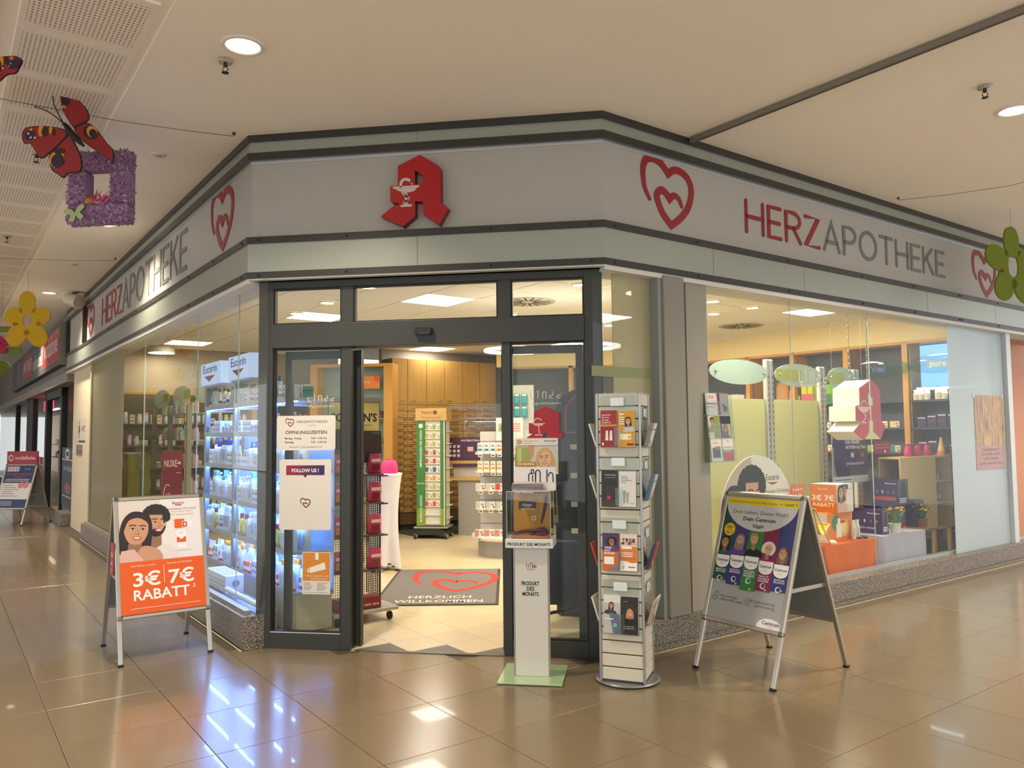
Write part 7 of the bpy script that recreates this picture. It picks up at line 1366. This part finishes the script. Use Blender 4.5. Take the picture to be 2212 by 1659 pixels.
mr=K('8c1412',.55,noise=.25,ns=30); md=K('2a0d0c',.6); my=K('d08a1c',.5); mn=K('1d1430',.5); mw_=K('d9b8c0',.5)
WL=[(415,825),(330,795),(210,775),(120,772),(85,790),(75,830),(95,880),(140,885),(190,950),(210,985),(250,990),(300,960),(400,890),(430,855)]
WH=[(430,860),(350,930),(295,970),(290,1010),(310,1075),(360,1110),(405,1138),(440,1110),(535,1105),(530,1010),(490,930),(460,880)]
WR=[(470,815),(425,720),(415,620),(425,545),(440,533),(480,575),(485,620),(530,680),(538,745),(500,790),(480,815)]
WQ=[(480,815),(530,765),(570,790),(620,870),(650,910),(650,1000),(620,970),(560,930),(510,890),(480,840)]
def shrink(p,f=.93): cx=sum(a for a,b in p)/len(p); cy=sum(b for a,b in p)/len(p); return [(cx+(a-cx)*f,cy+(b-cy)*f) for a,b in p]
for nm,pp,sl,sp in (('left_forewing',WL,.25,((140,830,40,36,mn),(225,810,20,40,my),(255,820,25,30,md),(300,815,14,26,my),(320,830,12,22,md),(150,795,12,9,my),(130,820,8,8,mw_),(150,848,9,7,mw_),(182,853,9,7,mw_))),('left_hindwing',WH,.25,((352,1010,58,55,my),(358,1020,50,46,md),(355,1030,34,34,mn),(370,960,40,20,md))),('right_forewing',WR,-.9,((452,600,20,34,md),(450,605,12,20,mn),(440,660,20,28,md),(432,625,12,12,my),(452,600,6,8,mw_),(432,700,10,8,my))),('right_hindwing',WQ,-.9,((550,825,34,48,md),(555,820,24,40,my),(560,830,18,30,md),(565,838,11,20,mn)))):
    mb=M(); wing(mb,pp,k,o,md,0,sl); wing(mb,shrink(pp),k,o,mr,.003,sl,th=.001)
    for x,y,rx,ry,mm in sp: spot(mb,x,y,rx,ry,mm,k,o,.0055+.0004*sp.index((x,y,rx,ry,mm)),sl)
    mb.obj(nm,bf)
L2=lambda x,y,z=0:((x-o[0])*k,-(y-o[1])*k,z)
M().tube([L2(418,798,.02),L2(440,820,.025),L2(470,860,.03),L2(510,905,.025),L2(550,945,.02)],[.012,.018,.022,.02,.008],K('14110e',.7,bump=.4,ns=60),8).obj('body',bf)
for e in ([L2(415,795,.02),L2(370,755,.05),L2(320,725,.07),L2(260,708,.08)],[L2(415,795,.02),L2(390,730,.05),L2(372,680,.06),L2(370,630,.07)]): M().tube(smoothpts([V(q) for q in e],3,False),.004,K('14110e',.6),5).obj('antenna',bf)
M().tube([L2(470,860,.03),L2(470,700,.03)],.001,K('6a6058',.5),4).obj('thread',bf)
o=(-60,430); BT2=hangT(-60/Z1,430/Z1,4.4); bf2=thing('butterfly','red butterfly decoration cut by the left picture edge','decoration',BT2); k2=4.4/FPX/Z1
WX=[(-60,420),(0,372),(60,366),(120,372),(155,392),(165,412),(148,445),(120,485),(60,490),(10,525),(-60,560)]
mb=M(); wing(mb,WX,k2,o,md,0,.15); wing(mb,shrink(WX),k2,o,mr,.003,.15,th=.001)
for x,y,rx,ry,mm in ((105,420,50,38,mn),(20,400,16,36,my),(50,395,14,24,md),(92,388,16,12,my),(85,420,8,7,mw_),(72,437,8,6,mw_),(30,447,8,6,mw_),(5,430,18,40,md)): spot(mb,x,y,rx,ry,mm,k2,o,.0056,.15)
mb.obj('right_forewing',bf2); mb=M(); WY=[(-(a)-120,b+10) for a,b in WX]; wing(mb,WY,k2,o,md,0,-.15); wing(mb,shrink(WY),k2,o,mr,.003,-.15,th=.001); mb.obj('left_forewing',bf2); M().tube([(-.0,.05,.02),(0,-.12,.02)],.016,K('14110e',.7),8).obj('body',bf2); M().tube([(0,.05,.02),(0,.35,.02)],.001,K('6a6058',.5),4).obj('thread',bf2)
# purple flower frame
D2=5.9; FT=hangT(220,408,D2,-.12); fk=D2/FPX; fr_=thing('flower_frame','square purple frame of paper petals with pink bird, hanging below the butterfly','decoration',FT)
W=.5*138*fk; Hh=.5*156*fk; bw=41*fk; m_pu=K('94708f',.8,noise=.3,ns=90); M().frame2(-W,W,-Hh,Hh,bw,-.06,.06,m_pu).obj('frame_core',fr_,bevel=.02)
rng=random.Random(4); mb=M(); pm=[K(c,.7) for c in ('a07a9c','b594b4','8a618c','c8aac4')]
for i in range(2600):
    e=rng.random()
    x=rng.uniform(-W,W); y=rng.uniform(-Hh,Hh)
    if abs(x)<W-bw and abs(y)<Hh-bw: continue
    zz=.06
    sidev=rng.random()
    if sidev<.25: x=rng.choice((-W,W)); zz=rng.uniform(-.05,.06)
    elif sidev<.4: y=rng.choice((-Hh,Hh)); zz=rng.uniform(-.05,.06)
    c_=V((x,y,zz)); s_=.011; a=V((rng.uniform(-1,1),rng.uniform(-1,1),rng.uniform(-.5,.5))).normalized()*s_; b=V((rng.uniform(-1,1),rng.uniform(-1,1),rng.uniform(.2,1.2))).normalized()*s_
    mb.add([c_-a,c_+a,c_+a*.6+b,c_-a*.6+b],[(0,1,2,3)],pm[i%4])
mb.obj('petal_covering',fr_,kind='stuff')
mb=M(); pk=[K(c,.6) for c in ('b83a6a','c96088','d98a9a','a82a4a')]
for i in range(46):
    x0,y0=rng.uniform(-.10,.08),rng.uniform(-.14,-.07); a=rng.uniform(.2,2.9); l=rng.uniform(.05,.13); w_=.012; d=V((math.cos(a),math.sin(a)*.6,rng.uniform(-.2,.3))); n_=V((-d.y,d.x,0))*w_; b0=V((x0,y0,0)); mb.add([b0-n_*.5,b0+n_*.5,b0+d*l*.6+n_,b0+d*l,b0+d*l*.6-n_],[(0,1,2,3,4)],pk[i%4])
mb.obj('pink_feathers',fr_,kind='stuff'); mb=M(); mb.lathe([(.0001,-.05),(.03,-.03),(.036,.02),(.02,.05),(.0001,.055)],K('d08a50',.6),12,Matrix.Translation((-.09,-.10,.0))); mb.obj('bird_body',fr_)
mb=M(); 
for s_ in (-1,1): mb.prism(smoothpts([(0,0),(s_*.03,.04),(s_*.075,.05),(s_*.08,.02),(s_*.04,-.005),(s_*.06,-.04),(s_*.03,-.06),(s_*.005,-.03)],3),0,.002,K('a9b880',.6))
mb.obj('green_butterfly',fr_,Matrix.Translation((-W+.09,-Hh+.07,.085))@Matrix.Rotation(.25,4,'Z')); M().tube([(0,Hh-.02,0),(0,Hh+.18,0)],.001,K('6a6058',.5),4).obj('thread',fr_)
# felt flowers
def flower(name,label,cx,cy,d,s,col,yaw,petals,hole=(.115,.165),thr=.5):
    T=hangT(cx,cy,d,yaw); t=thing(name,label,'decoration',T); mt=K(col,.9,noise=.16,ns=40,bump=.3); k=d/FPX*s
    for a,l,w_ in petals:
        a=math.radians(a); dx,dy=math.cos(a),math.sin(a); px_,py_=-dy,dx; r0=.14
        out=[(r0,-w_*.95),(r0+.12,-w_*1.0),(l*.72,-w_),(l*.93,-w_*.66),(l,0),(l*.93,w_*.66),(l*.72,w_),(r0+.12,w_*1.0),(r0,w_*.95)]
        M().prism([((u_*dx+v_*px_)*k,(u_*dy+v_*py_)*k) for u_,v_ in smoothpts(out,3)],-.008,.008,mt).obj('petal',t)
    hr=K(col,.9,noise=.16,ns=40,bump=.3); mb=M(); n=24
    for i in range(n):
        a0,a1=2*math.pi*i/n,2*math.pi*(i+1)/n; mb.prism([(hole[0]*k*math.cos(a0),hole[1]*k*math.sin(a0)),(.26*k*math.cos(a0),.28*k*math.sin(a0)),(.26*k*math.cos(a1),.28*k*math.sin(a1)),(hole[0]*k*math.cos(a1),hole[1]*k*math.sin(a1))],-.0075,.0075,hr)
    mb.obj('centre_ring',t); M().tube([(0,.5*k,0),(0,(.5+thr)*k,0)],.0015,K('6a6058',.5),4).obj('thread',t); return t
PET=((92,.54,.145),(18,.43,.155),(-56,.56,.165),(-124,.54,.165),(162,.42,.155))
flower('felt_flower','yellow five-petal felt flower hanging at left above the next shop','x' and 59,692,10.8,118,'c9a01c',0,PET,(.085,.125),.6)
flower('felt_flower','mossy green five-petal felt flower at the right picture edge',2188,576,8.25,168,'6a7818',.35,((92,.52,.13),(20,.50,.15),(-58,.52,.16),(-122,.50,.16),(160,.50,.15)),(.09,.17),.5)
lg=thing('felt_garland','green felt strips with a pink flower at the left picture edge','decoration',hangT(12,750,11.5)); kk=11.5/FPX
M().prism([(-80*kk,48*kk),(38*kk,44*kk),(38*kk,32*kk),(-80*kk,34*kk)],-.01,.01,K('6f7a2c',.9,noise=.2,ns=40)).obj('strip',lg); M().prism([(-80*kk,-2*kk),(36*kk,0),(36*kk,-14*kk),(-80*kk,-16*kk)],-.01,.01,K('6f7a2c',.9,noise=.2,ns=40)).obj('strip',lg)
for a in range(5): th=math.radians(72*a+20); M().prism([((-14+14*math.cos(t)+10*math.cos(th))*kk,(4+9*math.sin(t)+12*math.sin(th))*kk) for t in [2*math.pi*i/12 for i in range(12)]],.012+.004*a,.02+.004*a,K('a81c48',.8)).obj('pink_petal',lg)
M().tube([(-10*kk,40*kk,0),(-10*kk,150*kk,0)],.0015,K('6a6058',.5),4).obj('thread',lg); M().prism([((-8+20*math.cos(t))*kk,(-45+16*math.sin(t))*kk) for t in [2*math.pi*i/16 for i in range(16)]],-.008,.008,K('5f6a20',.9)).obj('green_disc',lg); M().tube([(-8*kk,-14*kk,0),(-8*kk,-30*kk,0)],.0015,K('6a6058',.5),4).obj('thread',lg)
# sprinklers, detectors, track, spot
for px,py,lb in ((487,133,'sprinkler head beside the near downlight'),(2127,189,'sprinkler head beside the right downlight'),(79,332,'sprinkler head on the perforated panels, nearer one'),(15,510,'sprinkler head on the perforated panels, farther one')):
    p=P(*onz(px,py,ZC-.013)); t=thing('sprinkler',lb,'sprinkler',frame(p,FX),'sprinkler heads in the mall ceiling'); M().lathe([(.045,0),(.042,-.008),(.018,-.012)],K('b9ae9c',.4,.4),20,cap=False).obj('escutcheon',t); M().lathe([(.012,-.005),(.012,-.03),(.006,-.036)],K('2f2a24',.3,.8),10).obj('nozzle',t)
    for s_ in (-1,1): M().tube([(s_*.013,0,-.03),(s_*.018,0,-.05),(s_*.006,0,-.07)],.003,K('3a342c',.3,.8),5).obj('frame_arm',t)
    M().lathe([(.0001,-.07),(.022,-.07),(.022,-.073),(.0001,-.075)],K('3a342c',.3,.8),12).obj('deflector',t)
for px,py,lb in ((343,334,'small flat ceiling detector right of the purple frame'),(158,571,'small flat ceiling detector above the yellow flower')):
    p=P(*onz(px,py,ZC-.006)); t=thing('ceiling_detector',lb,'detector',frame(p,FX),'flat detectors in the mall ceiling'); M().lathe([(.06,.004),(.055,-.008),(.03,-.012),(.0001,-.012)],K('d8ccba',.5),24).obj('disc',t); M().lathe([(.02,-.012),(.016,-.018),(.0001,-.018)],K('a89c88',.5),16).obj('sensor_eye',t)
tk=thing('ceiling_track','long grey ceiling track running from the right fascia','track',frame(P(4.745,-2.5,ZC),DV)); M().bbox(0,2.5+V0-.004,-.022,.022,-.045,-.001,K('8a857c',.35,.6),.004).obj('profile',tk); M().box(0,2.5+V0-.004,-.006,.006,-.0465,-.044,K('3a3834',.5)).obj('slot',tk)
p=P(1.73,14.09,ZC-.004); sp_=thing('ceiling_spotlight','white drum spotlight at the far end of the left fascia','spotlight',frame(p,FX)); M().lathe([(.05,0),(.05,-.02)],K('6a6258',.4),14).obj('mount',sp_); M().tube([(0,0,-.02),(0,0,-.09)],.015,K('4a443c',.4),8).obj('bracket',sp_); M().tube([(-.14,.02,-.10),(.09,-.02,-.17)],[.10,.115],K('c9bfae',.4),18).obj('drum',sp_)
# ================================================================ NEIGHBOURING SHOPS
nb=struct('wall_neighbour','neighbouring shop front with dark fascia beyond the left window')
for v in (14.25,16.25): M().box(v-.03,v+.03,-.02,.08,3.117,3.716,m_trim,frame(P(U0+.06,0,0),DV)).obj('sign_divider',WALL['left'])
M().box(16.36,46,-.3,.0,2.80,ZC-.002,K('6b6258',.5),frame(P(U0+.03,0,0),DV)).obj('fascia',nb)
M().box(16.36,46,-2.6,.0,2.62,2.80,K('8d8272',.5),frame(P(U0+.03,0,0),DV)).obj('soffit',nb)
M().box(13.85,16.1,-.25,0,0,2.79,K('d9c9a8',.6),frame(P(1.99,0,0),DV)).obj('cream_pier',nb)
M().box(16.35,17.2,-.3,.0,0,.22,m_gran,frame(P(1.86,0,0),DV)).obj('plinth_block',nb)
sb=thing('shop_sign_box','projecting fascia sign box with red panels of the neighbouring shop','sign',frame(P(1.78,16.42,2.93),DV)); 
M().bbox(0,11,-.14,0,0,.80,K('3d3a37',.5),.004).obj('box_body',sb); M().bbox(-.006,.0,-.14,.0,0,.80,K('8d8478',.4,.3),.002).obj('end_cap',sb)
Fs=lambda v0:face((v0,.0012,0),(-1,0,0))
for nm,v0,v1,c in (('red_panel',.12,2.75,'a8281e'),('grey_panel',2.8,4.9,'4a4744'),('red_panel',5.0,7.6,'8e2228'),('grey_panel',7.7,9.4,'4a4744')): M().rect(0,v1-v0,.10,.70,K(c,.4),0,Fs(v1)).obj(nm,sb)
mb=M(); mb.text('vodafone',1.3,.28,.55,K('cfc4bc',.4),.001,Fs(2.75),fit=2.2,bold=.01); mb.obj('red_panel_lettering',sb); mb=M(); mb.text('PARTNER',1.3,.3,.4,K('c9b8b0',.4),.001,Fs(7.6),fit=2.1); mb.obj('red_panel_lettering',sb); mb=M(); mb.text('unlimited',1.0,.22,.45,K('d9d0c0',.4),.001,Fs(4.9),fit=1.9); mb.obj('grey_panel_lettering',sb)
# shop front: posts, panes, interior
for v0,v1,mt in ((16.1,16.2,K('8d8272',.5)),(18.3,18.55,m_black),(21.0,21.3,m_black),(24.2,25.9,K('14110f',.4)),(29.5,29.8,m_black)): M().box(v0,v1,-.12,0,0,2.62,mt,frame(P(2.05,0,0),DV)).obj('post',nb)
M().box(18.3,21.3,-.12,0,2.45,2.62,m_black,frame(P(2.05,0,0),DV)).obj('door_header',nb); M().box(18.5,21.05,-.5,-.42,0,2.45,K('1c0f10',.3),frame(P(2.05,0,0),DV)).obj('dark_door_leaf',nb)
for v0,v1 in ((16.2,18.3),(21.3,24.2),(25.9,29.5),(29.8,45)): M().box(v0,v1,-.06,-.05,.12,2.62,GLASS,frame(P(2.05,0,0),DV)).obj('pane',nb)
M().box(16.1,46,-2.6,-2.5,0,2.8,K('b5a284',.7),frame(P(2.05,0,0),DV)).obj('inner_wall',nb); M().box(16.1,46,-2.5,-.13,0,.004,K('8a7a62',.4),frame(P(2.05,0,0),DV)).obj('inner_floor',nb)
for k,v in enumerate((17.2,22.5,26.5,31)):
    t=thing('tube_lamp','glowing tube lamp in the neighbouring shop, '+('nearest','second','third','farthest'),'ceiling light',frame(P(3.3,v,2.60),DV),'tube lamps in the neighbouring shop') if False else thing('tube_lamp','glowing tube lamp in the neighbouring shop, '+('nearest','second','third','farthest')[k],'ceiling light',frame(P(3.3,v,2.55),DV),'tube lamps in the neighbouring shop'); M().box(-.9,.9,-.06,.06,0,.03,K('ffffff',.5,emit=2.6,ec='ffe0bc')).obj('tube',t); M().box(-.9,.9,-.08,.08,.03,.07,K('c9c3b8',.5)).obj('housing',t)
sh=thing('phone_shelf','long lit product shelf inside the neighbouring shop','shelf',frame(P(3.4,16.5,0),DV)); 
for z in (.9,1.35): M().box(0,17,-.3,0,z-.03,z,K('c9bfae',.5)).obj('shelf_board',sh)
M().box(0,17,-.3,-.28,0,1.35,K('a89a86',.5)).obj('shelf_back',sh)
rng=random.Random(3); n=0
for z in (.9,1.35):
    v=16.8
    while v<33:
        n+=1; c=rng.choice(('b83a3a','d9d3c8','c9604a','3a4a6a','d9a88a','6a6a68')); t=thing('phone_carton',cname(c)+' carton, '+ordi(n)+' counted along the shelf of the neighbouring shop','box',frame(P(3.5,v,z),DV),'cartons in the neighbouring shop'); w_=rng.uniform(.2,.45); M().bbox(0,w_,-.17,-.02,0,rng.uniform(.12,.3),K(c,.5),.004).obj('carton',t); v+=w_+rng.choice((.05,.3,.6))
sc2=thing('blue_screen','glowing blue screen in the neighbouring shop window','screen',frame(P(2.3,26.6,1.02),DV)); M().box(0,2.2,-.04,0,0,.42,K('8fd0e8',.4,emit=.9,ec='8fd0ea')).obj('display',sc2); M().box(.9,1.3,-.06,-.02,-1.018,0,K('3a3a3a',.4)).obj('stand',sc2)
for v0,v1,lb,c1 in ((16.4,18.1,'dark blue poster with white ring in the neighbouring window','22304a'),(21.5,23.6,'magenta poster low in the neighbouring window','8e1c40'),(26.2,29.2,'dark blue panel at the foot of the neighbouring window','1c2c54')):
    t=thing('window_poster',lb,'poster',face(P(2.06,v1,.28),-DV),'posters in the neighbouring window'); w_=v1-v0; h_=1.12 if v0<20 else .85
    printed('poster_sheet',t,None,w_,h_,lambda mb,w,h:(mb.rect(0,w,h*.78,h*.80,K('c9c6c0',.4)),mb.stroke([arc(w*.45,h*.89,w*.16,h*.07,0,360,18)],.05,K('d3dce6',.4),.0004),mb.text('WECHSELN',w*.5,h*.6,h*.1,K('c9ccd3',.4),.0004,fit=w*.7),mb.disc(w*.5,h*.3,w*.25,K('9a5a58',.4),.0004,ry=h*.1),mb.rect(w*.1,w*.8,h*.15,h*.17,K('c9c6c0',.4),.0004)),c1,.004); M().box(.1,w_-.1,-.275,0,-.006,-.002,K('4a4a4a',.5)).obj('support',t)
mg=thing('magenta_screen','small glowing magenta sign high in the neighbouring window','sign',face(P(2.3,24.0,2.28),-DV)); M().box(0,2.0,0,.26,0,.03,K('c92a5a',.4,emit=.8,ec='d93a6a')).obj('panel',mg); M().box(.9,1.0,.26,.36,.0,.02,K('3a3a3a',.5)).obj('hanger',mg)
# WC sign and switch plate on the cream pier
q=onu(174,935,1.985); t=thing('restroom_sign','white restroom sign with a female figure on the cream pier','sign',face(P(1.9895,q.y+.75,q.z-.17),-DV)); w_=1.25; printed('panel',t,None,w_,.40,lambda mb,w,h:(mb.disc(w*.45,h*.86,h*.07,bk,.0004),mb.poly([(w*.45-.09,h*.45),(w*.45+.09,h*.45),(w*.45+.05,h*.76),(w*.45-.05,h*.76)],bk,.0004),mb.rect(w*.45-.03,w*.45+.03,h*.2,h*.45,bk,.0004),mb.text('WC',w*.82,h*.48,h*.35,bk,.0004,fit=w*.3),mb.rect(w*.42,w,h*.02,h*.1,bk,.0004)),'d3c6ac',.002)
q=onu(171,972,1.985); t=thing('switch_plate','small metal plate under the restroom sign on the cream pier','plate',face(P(1.989,q.y+.35,q.z-.09),-DV)); M().bbox(0,.7,0,.18,0,.006,K('9a948a',.3,.6),.002).obj('plate_body',t); M().rect(.1,.6,.03,.09,K('5a564e',.5),.0065).obj('plate_mark',t)
# A-board of the neighbour
def art_dsl(mb,w,h):
    nv=K('22345e',.4); wh=K('d9d6d3',.4); mb.rect(0,w,0,h,K('cfccca',.4)); mb.rect(0,w,h*.58,h,nv,.0003); mb.rect(0,w,0,h*.2,nv,.0003); mb.rect(w*.06,w*.46,h*.86,h*.97,wh,.0006)
    for i,c in enumerate(('b3202a','b3202a','22345e')): mb.stroke([arc(w*(.13+.13*i),h*.915,w*.04,h*.03,0,360,12)],.014,K(c,.4),.001)
    mb.text('Für alle',w*.75,h*.9,h*.05,wh,.001); mb.text('INTERNET KABELGLAS',w*.5,h*.77,h*.055,K('b83a3c',.4),.001,bold=.02,fit=w*.85); mb.text('FÜR ALLE',w*.5,h*.71,h*.05,K('b83a3c',.4),.001,bold=.02); mb.rect(w*.1,w*.9,h*.66,h*.672,wh,.001); mb.rect(w*.06,w*.9,h*.62,h*.632,wh,.001)
    for i in range(6): mb.rect(w*.08,w*(.4+.12*(i%3)),h*(.52-.05*i),h*(.53-.05*i),K('4a4a4a',.5),.001)
    for x in (.66,.84): mb.disc(w*x,h*.53,w*.1,K('c9767c',.4),.001)
    for i in range(3): mb.rect(w*.06,w*.5,h*(.14-.04*i),h*(.15-.04*i),wh,.001)
BTN=frame((-11.32,13.2,0),FX)
ab=aboard('aluminium A-board with red header and blue internet poster before the next shop',BTN,.66,.75,1.16,.3,art_dsl)
hd=M(); zt=math.sqrt(1.16**2-(.355)**2); hd.bbox(-.32,.32,-.02,.02,zt-.01,zt+.24,K('9a1420',.4),.004); wv=K('d9ccca',.4); hd.text('vodafone',.06,zt+.085,.1,wv,.001,face((0,-.0215,0),FX),bold=.015,fit=.42); hd.stroke([arc(-.23,zt+.115,.042,.048,0,360,14)],.02,wv,.001,None,face((0,-.0215,0),FX)); hd.obj('header_board',ab)
# right neighbour beyond the end post
rn=struct('wall_neighbour_right','peach wall of the shop beyond the right end post'); M().box(10.75,15,1.4,1.5,0,2.0,K('c98a68',.6),frame(P(0,V0,0),DU)).obj('wall_surface',rn); M().box(10.7,12.6,.3,.62,2.78,2.82,K('c99a7c',.6),frame(P(0,V0,0),DU)).obj('ceiling_surface',rn)
cb=thing('display_cabinet','dark display cabinet in the shop beyond the right end post','cabinet',frame(P(10.95,V0+.55,0),DU)); M().box(0,1.6,.3,.8,0,.9,K('8a6a48',.5)).obj('body',cb)
for z in (1.25,1.65,2.04): M().box(0,1.6,.3,.7,z-.02,z,K('3a2f2a',.5)).obj('shelf_board',cb)
M().box(0,1.6,.7,.74,.9,2.06,K('1f1a1a',.5)).obj('back_board',cb); M().box(0,.03,.3,.74,.9,2.06,K('2a2422',.5)).obj('side_board',cb)
for k,(z,c) in enumerate(((.901,'8a4a28'),(1.251,'c9c6c8'),(1.651,'b02a28'))):
    t=thing('ceramic_vase',cname(c)+' round vase on the '+('lowest','middle','top')[k]+' level of the cabinet beyond the end post','vase',frame(P(11.1,V0+.95,z),DU),'vases beyond the right end post'); M().lathe([(.05,0),(.10,.06),(.11,.12),(.06,.19),(.045,.2)],K(c,.4),14).obj('vase_body',t)
ex=thing('exit_sign','small glowing green exit sign beyond the right end post','sign',frame(P(10.9,V0+.5,2.32),DU)); M().bbox(0,.3,0,.04,0,.15,K('1f9a6a',.4,emit=1.2,ec='2fc98a'),.004).obj('sign_body',ex); M().poly([(.04,.05),(.12,.03),(.12,.06),(.2,.06),(.2,.09),(.12,.09),(.12,.12)],K('e6f4ec',.4),.001,face((0,-.0008,0),FX)).obj('arrow_mark',ex)

M().box(16.3,46,-3.2,-3.1,0,ZC,K('a8987c',.7),frame(P(2.05,0,0),DV)).obj('rear_wall',nb) if False else None
pe=struct('wall_passage_end','pale end wall far down the left passage'); M().box(-8,2,0,.1,0,ZC,K('a3947a',.7),frame(P(0,39.8,0),DU)).obj('wall_surface',pe)

M().box(12.0,14.5,.68,.78,0,3.0,K('c98a68',.6),frame(P(0,V0,0),DU)).obj('wall_surface',rn)
